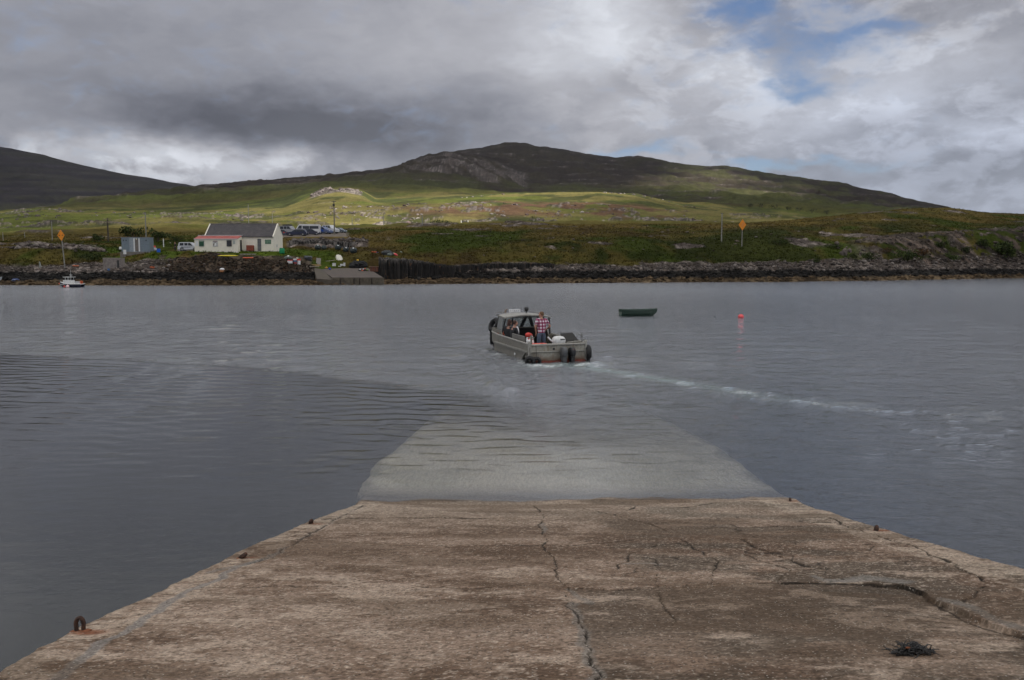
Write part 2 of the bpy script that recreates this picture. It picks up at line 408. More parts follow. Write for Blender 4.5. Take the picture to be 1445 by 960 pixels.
base = mixc(base, C(.030, .040, .012), brk*.9)
yard = inpx(150, 480, 14)*sstep(OFF, 8, 12)*(1-sstep(OFF, 30, 38))
base = mixc(base, C(.070, .105, .022), yard*sstep(n4, .38, .5)*.85)
fld = sstep(OFF, 112, 200)*(1-sstep(D, 1100, 1400))
base = mixc(base, mixc(np.zeros_like(base)+C(.092, .104, .026), C(.150, .132, .048), sstep(n2, .45, .6)), fld)
base = mixc(base, C(.050, .058, .022), fld*sstep(fbm(Xg/30, Yg/70, 5, 241), .52, .62)*.85)
heath = fld*inpx(560, 960, 60)*sstep(D, 480, 540)*(1-sstep(D, 640, 720))
base = mixc(base, C(.125, .070, .048), heath*sstep(n1, .42, .56)*.85)
hill = sstep(D, 1150, 1450)
hc = np.zeros_like(base) + C(.052, .058, .022)
hc = mixc(hc, C(.044, .036, .025), sstep(Zg+(n2-.5)*150, 80, 150))
hc = mixc(hc, C(.036, .028, .024), sstep(n2, .46, .58)*sstep(Zg, 60, 140)*.85)
hc = mixc(hc, C(.078, .088, .026), sstep(nD, .45, .6)*(1-sstep(Zg, 90, 190))*.8)
hc = mixc(hc, C(.068, .070, .028), inpx(930, 1300, 80)*sstep(nC*.5+nD*.5+ (fbm(Xg/60, Zg/9, 4, 251)-.5)*.4, .46, .58)*.75)
base = base*(1-.36*near[..., None])
base = mixc(base, hc, hill)
# dark seams under each ledge (peat and heather)
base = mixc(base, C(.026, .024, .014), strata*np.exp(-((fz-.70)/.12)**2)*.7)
rk = mixc(np.zeros_like(base)+C(.075, .064, .060), C(.21, .185, .17), sstep(n3, .45, .70))
rk = mixc(rk, C(.060, .052, .047), sstep(nB, .55, .68)*.7)
rk = mixc(rk, C(.095, .078, .070), sstep(D, 1000, 1500)*.9*sstep(fbm(Xg/9+Yg/30, Yg/40, 4, 271), .35, .6))
rk = mixc(rk, C(.26, .22, .20), fld*.65*sstep(n3, .40, .6))
rk = mixc(rk, mixc(np.zeros_like(base)+C(.030, .024, .019), C(.075, .058, .046), sstep(n3, .45, .7)), emb*.92)
vst = fbm(Xg/1.1+Yg/3, Zg/3.5, 4, 261)
rk = mixc(rk, mixc(np.zeros_like(base)+C(.024, .020, .018), C(.115, .090, .078), sstep(vst, .45, .68)), cl_r*.85)
rk = mixc(rk, mixc(np.zeros_like(base)+C(.06, .05, .05), C(.17, .14, .138), sstep(n3, .42, .64)), fld*(1-sstep(PXg, 380, 520))*.9)
base = mixc(base, rk, sstep(rock, .3, .75)*np.where(near > .5, .92, .85))
mottle = (.72 + .56*n3)[..., None]
base = base*mottle*(1+.02*hill[..., None])
lum_ = base.mean(-1, keepdims=True); base = np.clip(lum_ + (base-lum_)*(1.22-.20*(fld+hill)[..., None]), .004, 1)
# tide zones: brown weed, black lichen, bare grey rock
zt = ZT + (n4-.5)*.7 + (n3-.5)*.5
tide = sstep(OFF, -16, -15)*(1-sstep(OFF, 18, 24))
weed = mixc(np.zeros_like(base)+C(.115, .085, .052), C(.040, .030, .020), sstep(n3, .4, .62))
blk = mixc(np.zeros_like(base)+C(.010, .010, .010), C(.030, .028, .025), sstep(n3, .5, .7))
base = mixc(base, blk, tide*(1-sstep(zt, 1.75, 2.35)))
base = mixc(base, weed, tide*(1-sstep(zt, .55, .95)))
road = inpx(180, 300, 5)*sstep(OFF, 24, 26)*(1-sstep(OFF, 31, 34)) + inpx(392, 492, 4)*sstep(OFF, 52, 56)*(1-sstep(OFF, 78, 84))
base = mixc(base, C(.20, .175, .155), np.clip(road, 0, 1)*.8)
gm, t = newmat('moor_ground')
a = t.attr('Col', 0); p = t.n('ShaderNodeNewGeometry').outputs['Position']
f = t.m('ADD', t.m('MULTIPLY', t.noise(p, 1.6, 6, .65), .35), t.m('ADD', t.m('MULTIPLY', t.noise(p, .10, 6, .7), .35), t.m('MULTIPLY', t.noise(t.vm('MULTIPLY', p, (1, 1, 3)), .018, 5, .65), .30)))
c = t.mix(1., a, t.ramp(f, [(.34, .38), (.5, .95), (.66, 1.8)]), 'MULTIPLY')
b = t.n('ShaderNodeBump', {'Strength': .8, 'Distance': .6, 'Height': f}).outputs[0]
t.out(t.n('ShaderNodeBsdfPrincipled', {'Base Color': c, 'Roughness': 1., 'Specular IOR Level': .04, 'Normal': b}).outputs[0])
ter = grid_mesh('hills', Xg, Yg, ZT, gm, cols={'Col': base}); tag(ter, kind='structure')
# ---------------------------------------------------------------- the farther hill on the left
FH = [(-700, 190), (-300, 196), (-50, 204), (0, 207.5), (28, 212), (60, 218), (90, 226), (120, 234), (150, 240), (180, 246), (215, 252), (240, 257), (262, 260), (285, 265), (320, 275), (380, 292), (460, 312), (700, 340)]
ft = np.linspace(-1.25, .05, 700); fd = np.geomspace(3300, 7000, 150)
T, Z = conv(FH, lambda px: 4600.)
zs = np.interp(ft, T, Z)
Yf = np.broadcast_to(fd[:, None], (150, 700)).copy(); Xf = Yf*ft[None, :]
prof = np.interp(fd, [3300, 3700, 4200, 4600, 5200, 7000], [-.05, .34, .74, 1., .96, .5])
Zf = prof[:, None]*zs[None, :]
fw = np.clip(Zf/150, 0, 1)*(1-.8*sstep(Yf, 4300, 4600)*(1-sstep(Yf, 4700, 4800)))
Zf += fw*((fbm(Xf/160, Yf/160, 5, 301)-.5)*40)
q = Zf/38 + 1.3*(fbm(Xf/500, Yf/500, 3, 305)-.5); q -= np.floor(q)
Zf += fw*np.exp(-((q-.5)/.12)**2)*6
m1 = fbm(Xf/260, Zf/24, 5, 311)
bf = np.zeros(Xf.shape+(3,)) + C(.034, .029, .029)
bf = mixc(bf, C(.066, .064, .034), sstep(m1, .42, .56)*(1-.6*sstep(Zf, 150, 480)))
bf = mixc(bf, C(.070, .060, .058), np.exp(-((q-.5)/.12)**2)*.6)
bf *= (.70+1.0*fbm(Xf/90, Zf/30, 5, 315))[..., None]
fh = grid_mesh('far_hill', Xf, Yf, Zf, gm, cols={'Col': bf}); tag(fh, kind='structure')
# ================================================================ sky
SUN_EL, SUN_AZ = math.radians(38), math.radians(128)     # azimuth clockwise from +Y (the view direction)
w = bpy.data.worlds.new('World'); S.world = w; w.use_nodes = True
t = NT(w.node_tree)
sky = t.n('ShaderNodeTexSky', sky_type='NISHITA'); sky.sun_disc = False
sky.sun_elevation = SUN_EL; sky.sun_rotation = SUN_AZ; sky.altitude = 20; sky.air_density = 1.; sky.dust_density = .6; sky.ozone_density = 2.0
gv = t.n('ShaderNodeTexCoord').outputs['Generated']
xyz = t.n('ShaderNodeSeparateXYZ', {0: t.vm('NORMALIZE', gv)})
X_, Y_, Z_ = xyz.outputs
az = t.m('MULTIPLY', t.m('ARCTAN2', X_, Y_), 180/PI); el = t.m('MULTIPLY', t.m('ARCSINE', Z_), 180/PI)
pos = t.n('ShaderNodeCombineXYZ', {0: t.m('MULTIPLY', az, .1), 1: t.m('MULTIPLY', el, .2), 2: .3}).outputs[0]
warp = t.noise(pos, 1.1, 5, .6, 0, 1)
wx = t.n('ShaderNodeSeparateXYZ', {0: t.vm('SUBTRACT', warp, (.5, .5, .5))})
azw = t.m('ADD', az, t.m('MULTIPLY', wx.outputs[0], 13.)); elw = t.m('ADD', el, t.m('MULTIPLY', wx.outputs[1], 5.))
def azel(px, py):
    r = ray(px, py); L = math.sqrt(sum(k*k for k in r))
    return math.degrees(math.atan2(r[0], r[1])), math.degrees(math.asin(r[2]/L))
def blob(px, py, wpx, hpx, amp, acc):
    a0, e0 = azel(px, py); wa, he = wpx/21.0, hpx/21.0
    dx = t.m('DIVIDE', t.m('SUBTRACT', azw, a0), wa); dy = t.m('DIVIDE', t.m('SUBTRACT', elw, e0), he)
    g = t.m('EXPONENT', t.m('MULTIPLY', t.m('ADD', t.m('MULTIPLY', dx, dx), t.m('MULTIPLY', dy, dy)), -1.))
    g = t.m('MULTIPLY', g, amp)
    return g if acc is None else t.m('ADD', acc, g)
n1 = t.noise(pos, 1.5, 8, .58, .35); n2 = t.noise(pos, 5., 7, .6, .5); n0 = t.noise(pos, .45, 3, .5)
B = None
for b_ in [(40, 60, 260, 45, -.07), (400, 165, 290, 58, -.24), (580, 195, 200, 40, -.08), (250, 95, 200, 22, .04), (180, 150, 140, 30, .03), (300, 30, 200, 30, -.03),
           (650, 60, 260, 80, .05), (880, 30, 90, 45, .24), (770, 80, 70, 40, .12), (1040, 100, 60, 40, .22), (1190, 145, 110, 30, .16), (900, 180, 170, 40, .05),
           (1290, 90, 120, 40, .14), (1390, 190, 70, 16, .22), (1130, 190, 90, 30, .10), (860, 160, 60, 20, .08),
           (110, 213, 40, 20, .30), (215, 222, 45, 26, .34), (335, 242, 75, 24, .34), (420, 225, 30, 20, .1), (1330, 250, 160, 45, -.05), (250, -130, 330, 95, -.13), (800, -100, 160, 80, .08), (1200, 230, 60, 20, .04)]:
    B = blob(*b_, B)
hi = t.sm(el, 17, 50, 0, .10)             # the overcast is brighter overhead
lum = t.m('ADD', t.m('ADD', .345, B), hi)
lum = t.m('ADD', lum, t.m('MULTIPLY', t.m('SUBTRACT', n1, .5), t.sm(az, -12, 8, .10, .17)))
right = t.sm(az, -4, 14); nf = t.noise(pos, 2.6, 10, .62, .25)
puff = t.m('SUBTRACT', t.sm(nf, .46, .60), .45)
lum = t.m('ADD', lum, t.m('MULTIPLY', t.m('MULTIPLY', t.m('SUBTRACT', n2, .5), .20), t.m('ADD', .35, t.m('MULTIPLY', right, .65))))
lum = t.m('ADD', lum, t.m('MULTIPLY', puff, t.m('MULTIPLY_ADD', right, .095, .020)))
lowleft = t.m('MULTIPLY', t.sm(el, 7.6, 5.2), t.sm(az, -8, -14)); lum = t.m('ADD', lum, t.m('MULTIPLY', t.m('MULTIPLY', puff, lowleft), .24))
lum = t.m('MULTIPLY', t.m('MAXIMUM', lum, .10), .86)
tint = t.ramp(t.m('ADD', lum, 0), [(.06, (.88, .93, 1.14)), (.18, (.92, .955, 1.11)), (.32, (.965, .975, 1.07)), (.5, (.96, .99, 1.07))])
tint = t.mix(t.m('MULTIPLY', t.m('MULTIPLY', t.sm(az, 6, 24), t.sm(el, 16, 3)), .9), tint, (.86, .96, 1.19))
cloud = t.vm('MULTIPLY', tint, t.n('ShaderNodeCombineXYZ', {0: lum, 1: lum, 2: lum}).outputs[0])
G_ = None
for b_ in [(1140, 55, 95, 32, .72), (1085, 8, 50, 16, .75), (1250, 35, 50, 10, .55), (1130, 112, 45, 12, .75), (905, 213, 50, 10, .8), (1085, 243, 90, 8, 1.1), (985, 222, 50, 6, .4), (1000, 120, 20, 8, .3), (1210, 240, 60, 8, .4), (1290, -140, 190, 80, .85), (1000, -60, 120, 40, .4)]:
    G_ = blob(*b_, G_)
G_ = t.m('ADD', G_, t.m('MULTIPLY', t.m('SUBTRACT', n2, .5), 1.3)); G_ = t.m('ADD', G_, t.m('MULTIPLY', t.m('SUBTRACT', n1, .5), .9))
gap = t.m('MULTIPLY', t.sm(G_, .02, 1.10), .95)
K = .10
cl = t.vm('SCALE', cloud); cl.node.inputs['Scale'].default_value = 1/K
skyc = t.vm('MULTIPLY', sky.outputs[0], (.55, .60, .72))
colr = t.mix(gap, skyc, skyc)
mx = t.n('ShaderNodeMix', data_type='RGBA'); t.t.links.new(gap, mx.inputs[0]); t.t.links.new(cl, mx.inputs[6]); t.t.links.new(skyc, mx.inputs[7])
bg = t.n('ShaderNodeBackground', {'Color': mx.outputs[2], 'Strength': K})
o = t.n('ShaderNodeOutputWorld'); t.t.links.new(bg.outputs[0], o.inputs[0])
w.cycles.sampling_method = 'MANUAL'; w.cycles.sample_map_resolution = 512
sl = bpy.data.lights.new('sun', 'SUN'); sl.energy = 4.6; sl.angle = math.radians(.53); sl.color = (1., .95, .86)
so = bpy.data.objects.new('sun', sl); S.collection.objects.link(so)
sdir = Vector((math.sin(SUN_AZ)*math.cos(SUN_EL), math.cos(SUN_AZ)*math.cos(SUN_EL), math.sin(SUN_EL)))
so.rotation_euler = sdir.to_track_quat('Z', 'Y').to_euler(); so.location = (60, -60, 80)

# ---- unseen cloud deck, added to shade the ground; gaps shaped for the sunlit fields
CLH = 1500.
cx = np.arange(-3600, 4600, 55.); cy = np.arange(-2100, 4300, 55.)
CX, CY = np.meshgrid(cx, cy)
zg = 40.                                     # typical ground height it shades
GX = CX - sdir.x/sdir.z*(CLH-zg); GY = CY - sdir.y/sdir.z*(CLH-zg)
GXh = CX - sdir.x/sdir.z*(CLH-200); GYh = CY - sdir.y/sdir.z*(CLH-200)
def litmap(GX, GY):
    gp = 722.5 + np.where(GY > 60, GX/np.maximum(GY, 60), GX/60)*FPX; gd = GY
    nn = fbm(GX/260, GY/260, 5, 401); nm = fbm(GX/600, GY/600, 4, 411)
    def reg(pa, pb, da, db, s=60, sd=.12):
        return sstep(gp, pa-s, pa+s)*(1-sstep(gp, pb-s, pb+s))*sstep(gd, da*(1-sd), da*(1+sd))*(1-sstep(gd, db*(1-sd), db*(1+sd)))
    L = 1.0*reg(400, 1010, 330, 1120, 70, .14)
    L = np.maximum(L, .9*reg(30, 160, 560, 760, 30, .06))
    L = np.maximum(L, .17*reg(-300, 420, 300, 640, 80))
    L = np.maximum(L, .22*reg(320, 1050, 175, 420, 80))
    return L, nn, nm, reg
L1, nn, nm, reg = litmap(GX, GY)
L2, nn2, nm2, reg2 = litmap(GXh, GYh)
LH = .26*reg2(90, 560, 1100, 2300, 60)*sstep(nn2, .38, .55)
LH = np.maximum(LH, .95*reg2(960, 1230, 1700, 2600, 40)*sstep(nn2, .46, .58))
LH = np.maximum(LH, .35*reg2(620, 980, 1000, 1350, 50)*sstep(nn2, .35, .55))
L = np.maximum(L1*(.55+.45*sstep(nn, .30, .45)), LH)
L = np.where(GY < 170, np.maximum(L, 0)*0, L)
edge = sstep(CX, -3600, -3300)*(1-sstep(CX, 4250, 4550))*sstep(CY, -2100, -1850)*(1-sstep(CY, 2150+2000*(1-sstep(CX, -500, 0)), 2250+2000*(1-sstep(CX, -500, 0))))
far_open = 0
A = (1-L)*edge
puff = (fbm(CX/500, CY/500, 5, 421)-.5)*120
cm, t = newmat('shading_cloud')
a = t.attr('thick', 2)
a2 = t.m('SUBTRACT', 1., t.m('POWER', t.m('SUBTRACT', 1., a, clamp=True), .5))   # two skins in a row give the shading opacity
p = t.n('ShaderNodeNewGeometry').outputs['Position']
nz = t.noise(p, .0035, 5, .6)
tc = t.mix(t.sm(nz, .3, .7), (.80, .82, .86), (.95, .95, .96)); tc = t.mix(t.attr('depth', 2), tc, t.mix(t.sm(nz, .35, .65), (.28, .295, .33), (.46, .475, .51)))  # underside coloured darker ahead of the viewer to dim its reflection in the water
tr = t.n('ShaderNodeBsdfTranslucent', {'Color': tc}); df = t.n('ShaderNodeBsdfDiffuse', {'Color': tc})
mxs = t.n('ShaderNodeMixShader', {0: .15}); t.t.links.new(tr.outputs[0], mxs.inputs[1]); t.t.links.new(df.outputs[0], mxs.inputs[2])
tp = t.n('ShaderNodeBsdfTransparent')
m2 = t.n('ShaderNodeMixShader', {0: a}); t.t.links.new(tp.outputs[0], m2.inputs[1]); t.t.links.new(mxs.outputs[0], m2.inputs[2])
t.out(m2.outputs[0])
# lumpy slab: underside opacity follows the wanted shade map, so light crosses it once
cd = grid_mesh('shading_clouds', CX, CY, CLH + puff, cm, attrs={'thick': np.clip(A, 0, 1), 'depth': sstep(CY, 200, 1100)}, keep=(A[:-1, :-1]+A[1:, 1:]+A[:-1, 1:]+A[1:, :-1]) > .02)
sol = cd.modifiers.new('depth', 'SOLIDIFY'); sol.thickness = 70; sol.offset = 1; sol.material_offset = 1; sol.use_rim = False
cw_, t = newmat('shading_cloud_top')                 # top skin of the added deck, left almost clear to pass light
p = t.n('ShaderNodeNewGeometry').outputs['Position']
tr = t.n('ShaderNodeBsdfTranslucent', {'Color': (.9, .9, .92)}); tp = t.n('ShaderNodeBsdfTransparent')
mw = t.n('ShaderNodeMixShader', {0: t.m('MULTIPLY', t.attr('thick', 2), t.m('MULTIPLY', t.noise(p, .004, 4), .15))}); t.t.links.new(tp.outputs[0], mw.inputs[1]); t.t.links.new(tr.outputs[0], mw.inputs[2])
t.out(mw.outputs[0]); cd.data.materials.append(cw_)
tag(cd, kind='structure')

# ================================================================ water
NR, NC = 900, 760
wy = np.concatenate([np.geomspace(2.0, 60, 620), np.geomspace(60, 640, 190)[1:]]); NR = len(wy)
wt = np.linspace(-1.25, 1.25, NC)
WY = np.broadcast_to(wy[:, None], (NR, NC)).copy(); WX = WY*wt[None, :]
WPX = 722.5+wt[None, :]*FPX*np.ones_like(WY)
def wpts(pl): return [(at_z(*p).x, at_z(*p).y) for p in pl]
# sheltered (glassy, long ripples) against wind-ruffled water; the limit runs from the left to the middle
lim = wpts([(-900, 478), (-300, 488), (0, 500), (150, 506), (300, 517), (440, 529), (560, 545), (680, 566), (760, 590), (860, 606), (1000, 615), (1150, 628), (1445, 655), (1900, 690), (2600, 730)])
lx = np.array([q_[0]/q_[1] for q_ in lim]); ly = np.array([q_[1] for q_ in lim])
limd = np.interp(wt, lx, ly)[None, :]
wn = fbm(WX/5, WY/5, 4, 501); wn2 = fbm(WX/14, WY/14, 4, 511)
sharp = .02 + .10*sstep(WPX, 500, 900)
chop = sstep(WY/limd + (wn-.5)*.25*(sharp*6), 1-sharp, 1+sharp)
patch = sstep(WPX, 760, 1100)
chop = chop*(1-patch) + patch*(.25+.60*sstep(WY/limd+(wn2-.5)*.5, .55, 1.9))
calm_left = (1-sstep(WPX, 350, 620))*(1-sstep(WY, limd*.55, limd*.78))     # bottom-left, nearly smooth
# directional sine ripples (long-crested), amplitudes in metres
Zw = np.zeros_like(WY); rg = np.random.default_rng(3)
def waves(n, l0, l1, amp, ang, spread, seed):
    r = np.random.default_rng(seed); out = np.zeros_like(WY)
    for i in range(n):
        lam = l0*(l1/l0)**r.random(); a_ = math.radians(ang + r.normal()*spread); k_ = 2*PI/lam
        fade = np.clip(1-(WY*.0065*2.2/lam)**2, 0, 1)
        ph = r.random()*6.28 + 2.0*(wn2-.5)
        out += fade*lam**1.0*np.sin(k_*(WX*math.sin(a_) + WY*math.cos(a_)) + ph)
    return out*amp/math.sqrt(n)
cw = waves(44, .26, .85, .026, 4, 21, 5)          # rippled zone
cw = np.where(cw > 0, cw*1.25, cw*.8)
gust = .75 + .9*sstep(fbm(WX/2.6+7, WY/1.5, 4, 521), .34, .66)
Zw += (1-chop)*cw*gust*(1-.66*calm_left)*(.55+.45*sstep(WY, 8, 15))*(1-.45*patch)
Zw += waves(12, 1.2, 3.5, .0042, -20, 25, 6)*(.35+.65*chop)
Zw += waves(22, .5, 1.2, .0075, 20, 40, 8)*chop*(1-sstep(WY, 60, 120))
# shore film: flat water where it laps the ramp
Zw *= .12 + .88*sstep(WY, 13.7, 17) + .88*(1-sstep(np.abs(WX-1.0), 3.2, 4.0)*0-sstep(WY*0+1, 0, 1))
onramp = (1-sstep(np.abs(WX-1.0-.027*(WY-13.8)), 3.3, 4.2))*(1-sstep(WY, 14, 24))
Zw *= 1-.35*onramp
# wake: turbulent trail behind the boat and the two bow-wave arms
trail = wpts([(790, 514), (835, 520), (880, 527), (930, 535), (1000, 546), (1060, 556), (1120, 565), (1200, 574), (1280, 581), (1360, 586), (1450, 580)])
dT = polydist(WX, WY, trail)
armR = wpts([(836, 503), (880, 504), (960, 509), (1050, 517), (1150, 523)])
armL = wpts([(690, 492), (672, 503), (668, 516), (690, 535), (720, 550)])
dR = polydist(WX, WY, armR); dL = polydist(WX, WY, armL)
Zw += .055*np.exp(-(dR/.30)**2)*(fbm(WX*.8, WY*.8, 3, 533)*1.6-.2) * (1-sstep(WX, 7, 13))
Zw += .085*np.exp(-(dL/.45)**2)*np.cos(dL*4)
dside = polydist(WX, WY, wpts([(692, 497), (745, 516)]))
Zw += .10*np.exp(-(dside/.7)**2)*(fbm(WX*1.6, WY*1.6, 4, 531)-.42)*2
dst = polydist(WX, WY, wpts([(755, 517), (832, 514)]))
churn = np.exp(-(dst/.9)**2)
Zw += .11*churn*(fbm(WX*2.2, WY*2.2, 4, 541)-.5)*2
tw = .35 + .35*sstep(WX, 1, 8); turb = np.exp(-(dT/(tw*1.5))**2)
Zw += .05*turb*(fbm(WX*1.8, WY*1.8, 4, 551)-.5)*2*(1-sstep(WX, 6, 13)*.7)
fo = fbm(WX*2.4, WY*2.0, 5, 561, .62)
along = sstep(WX, 1.5, 3)
lane = np.exp(-(dT/.38)**2)
foam = sstep(fo + .05*lane, .58, .72)*lane*.46*sstep(fbm(WX*.9, WY*.9+3, 3, 565), .42, .58)*(1-.75*sstep(WX, 8, 13))*(1-.6*np.exp(-((WX-4.2)/1.3)**2))
foam = np.maximum(foam, sstep(fo, .47, .60)*np.exp(-(dst/.42)**2)*.95)
foam = np.maximum(foam, sstep(fo, .56, .66)*np.exp(-(dside/.38)**2)*.5)
foam = np.maximum(foam, .25*sstep(fbm(WX*2, WY*2, 4, 571), .60, .70)*np.exp(-(dT/1.0)**2)*sstep(WX, 6, 9))
green = np.clip(np.exp(-(dT/.55)**2)*(1-sstep(WX, 5, 11)) + churn*.6, 0, 1)
# closed body of water: the surface grid, walls and a bottom
me_m, t = newmat('sea_water')
ch = t.attr('chop', 2); fo_ = t.attr('foam', 2); gr = t.attr('aerated', 2)
p = t.n('ShaderNodeNewGeometry').outputs['Position']
pn = t.vm('MULTIPLY', p, (1., 1.7, 1.))
na = t.noise(pn, 2.6, 5, .62, .3); nb = t.noise(pn, 9., 4, .6, .2); nc = t.noise(t.vm('MULTIPLY', p, (1., 1.15, 1.)), 1.15, 3, .55, .3); nd = t.noise(p, .06, 4, .6)
yy = t.n('ShaderNodeSeparateXYZ', {0: p}).outputs[1]
na = t.m('SUBTRACT', na, .5); nb = t.m('SUBTRACT', nb, .5); nc = t.m('SUBTRACT', nc, .5)
h = t.m('ADD', t.m('MULTIPLY', na, t.m('MULTIPLY_ADD', ch, .047, .006)), t.m('MULTIPLY', nb, t.m('MULTIPLY_ADD', ch, .021, .0016)))
h = t.m('ADD', h, t.m('MULTIPLY', nc, t.m('MULTIPLY', ch, t.m('MULTIPLY_ADD', t.sm(nd, .35, .65), .08, .085))))
bmp = t.n('ShaderNodeBump', {'Strength': 1., 'Distance': 1., 'Height': h}).outputs[0]
rough = t.m('MULTIPLY_ADD', ch, t.m('MULTIPLY', t.sm(yy, 20, 120), .14), .03)
gl = t.n('ShaderNodeBsdfGlossy', {'Color': (1, 1, 1), 'Roughness': rough, 'Normal': bmp})
trn = t.n('ShaderNodeBsdfTransparent', {'Color': (.93, .95, .95)})
body = t.mix(t.m('MULTIPLY', gr, .6), t.mix(ch, (.052, .066, .078), (.235, .25, .275)), (.20, .27, .26))  # ruffled water's diffuse colour lightened, standing in for sky reflection
dif = t.n('ShaderNodeBsdfDiffuse', {'Color': body})
b1 = t.n('ShaderNodeMixShader', {0: t.m('ADD', t.m('MULTIPLY_ADD', ch, .48, .12), t.m('MULTIPLY', gr, .4), clamp=True)}); t.t.links.new(trn.outputs[0], b1.inputs[1]); t.t.links.new(dif.outputs[0], b1.inputs[2])
fr = t.n('ShaderNodeFresnel', {'IOR': 1.55, 'Normal': bmp})
fac = t.m('MINIMUM', fr.outputs[0], .82)
b2 = t.n('ShaderNodeMixShader', {0: fac}); t.t.links.new(b1.outputs[0], b2.inputs[1]); t.t.links.new(gl.outputs[0], b2.inputs[2])
fm = t.n('ShaderNodeBsdfDiffuse', {'Color': (.62, .66, .66)})
fn = t.noise(t.vm('MULTIPLY', p, (1., 1., 1.)), 14., 4, .7)
ff = t.m('MULTIPLY', fo_, t.sm(fn, .36, .62))
b3 = t.n('ShaderNodeMixShader', {0: ff}); t.t.links.new(b2.outputs[0], b3.inputs[1]); t.t.links.new(fm.outputs[0], b3.inputs[2])
va = t.n('ShaderNodeVolumeAbsorption', {'Color': (.54, .54, .45), 'Density': .36})
t.out(b3.outputs[0], va.outputs[0])
nv = NR*NC
sea = grid_mesh('sea', WX, WY, Zw, me_m, attrs={'chop': np.clip(chop, 0, 1), 'foam': np.clip(foam, 0, 1), 'aerated': green})
bm = bmesh.new(); bm.from_mesh(sea.data)
be = [e for e in bm.edges if e.is_boundary]
r_ = bmesh.ops.extrude_edge_only(bm, edges=be); vs_ = [g for g in r_['geom'] if isinstance(g, bmesh.types.BMVert)]
for v in vs_: v.co.z = -7.
es_ = [g for g in r_['geom'] if isinstance(g, bmesh.types.BMEdge) and abs(g.verts[0].co.z+7) < 1e-3 and abs(g.verts[1].co.z+7) < 1e-3]
bmesh.ops.edgeloop_fill(bm, edges=es_)
bm.normal_update(); bm.to_mesh(sea.data); bm.free(); tag(sea, kind='structure')
# ---- sea bed, one sheet out to the horizon
sb, t = newmat('sea_bed')
p = t.n('ShaderNodeNewGeometry').outputs['Position']
c = t.mix(t.sm(t.noise(p, .8, 5), .4, .6), (.020, .024, .020), (.050, .052, .042))
t.out(t.n('ShaderNodeBsdfPrincipled', {'Base Color': c, 'Roughness': .9}).outputs[0])
sx = np.array([-9000, -2000, -400, -60, -20, -8, -4, 0, 4, 8, 20, 60, 400, 2000, 9000.]); sy = np.array([-3000, -400, -60, -20, 0, 6, 12, 20, 30, 60, 120, 180, 300, 700, 2500, 9000.])
SX, SY = np.meshgrid(sx, sy); SZ = np.where(SY > 200, -6.0, -3.0-.6*sstep(SY, 20, 60)); SZ = np.where((SY < 12) , -2.2, SZ)
SZ = SZ - .6*(np.abs(SX) > 500)
bed = grid_mesh('sea_bed', SX, SY, SZ, sb); tag(bed, kind='structure')

# ================================================================ near slipway
RS, RD = .19, 13.62
def ramp_z(y): return np.where(y < RD+.45, RS*(RD-y), -.0855-.075*(y-RD-.45)-.0016*np.maximum(0, y-21)**2)
def on_ramp(px, py):                       # pixel -> point on the dry ramp
    r = ray(px, py); s = (CAMH - RS*RD)/(-r[2] - RS*r[1]) ; return Vector((r[0]*s, r[1]*s, RS*(RD-r[1]*s)))
LE = [(2.0, -2.72)] + [(on_ramp(*p).y, on_ramp(*p).x) for p in [(8, 937), (110, 880), (200, 842), (335, 775), (420, 741), (498, 712)]] + [(14.05, -2.56), (15.2, -2.76), (17.6, -2.86), (22.7, -2.66), (38, -2.3)]
RE = [(2.0, 4.7)] + [(on_ramp(*p).y, on_ramp(*p).x) for p in [(1600, 850), (1445, 800), (1340, 773), (1240, 744), (1180, 724), (1112, 703)]] + [(19.8, 4.95), (27.4, 4.7), (38, 4.5)]
ry = np.concatenate([np.geomspace(2.0, 15, 900), np.linspace(15, 38, 150)[1:]]); rs = np.linspace(0, 1, 620)
l_ = np.interp(ry, [k[0] for k in LE], [k[1] for k in LE]); r2 = np.interp(ry, [k[0] for k in RE], [k[1] for k in RE])
l_ = l_ + .05*(fbm(ry*1.7, ry*0, 4, 601)-.5)*2 + .015*(fbm(ry*14, ry*0, 3, 602)-.5)*2
r2 = r2 + .05*(fbm(ry*1.7, ry*0+5, 4, 603)-.5)*2 + .015*(fbm(ry*14, ry*0+5, 3, 604)-.5)*2
RY = np.broadcast_to(ry[:, None], (len(ry), len(rs))).copy(); RX = l_[:, None] + (r2-l_)[:, None]*rs[None, :]
RZ = ramp_z(RY)
def rp(pl): return [(on_ramp(*p).x, on_ramp(*p).y) for p in pl]
wig = .018*(fbm(RX*5, RY*5, 4, 611)-.5)*2; wig2 = .018*(fbm(RX*5+40, RY*5, 4, 612)-.5)*2
QX, QY = RX+wig*3.2+.05*(fbm(RX*1.6, RY*1.6, 3, 613)-.5), RY+wig2*3.2+.05*(fbm(RX*1.6+7, RY*1.6, 3, 614)-.5)
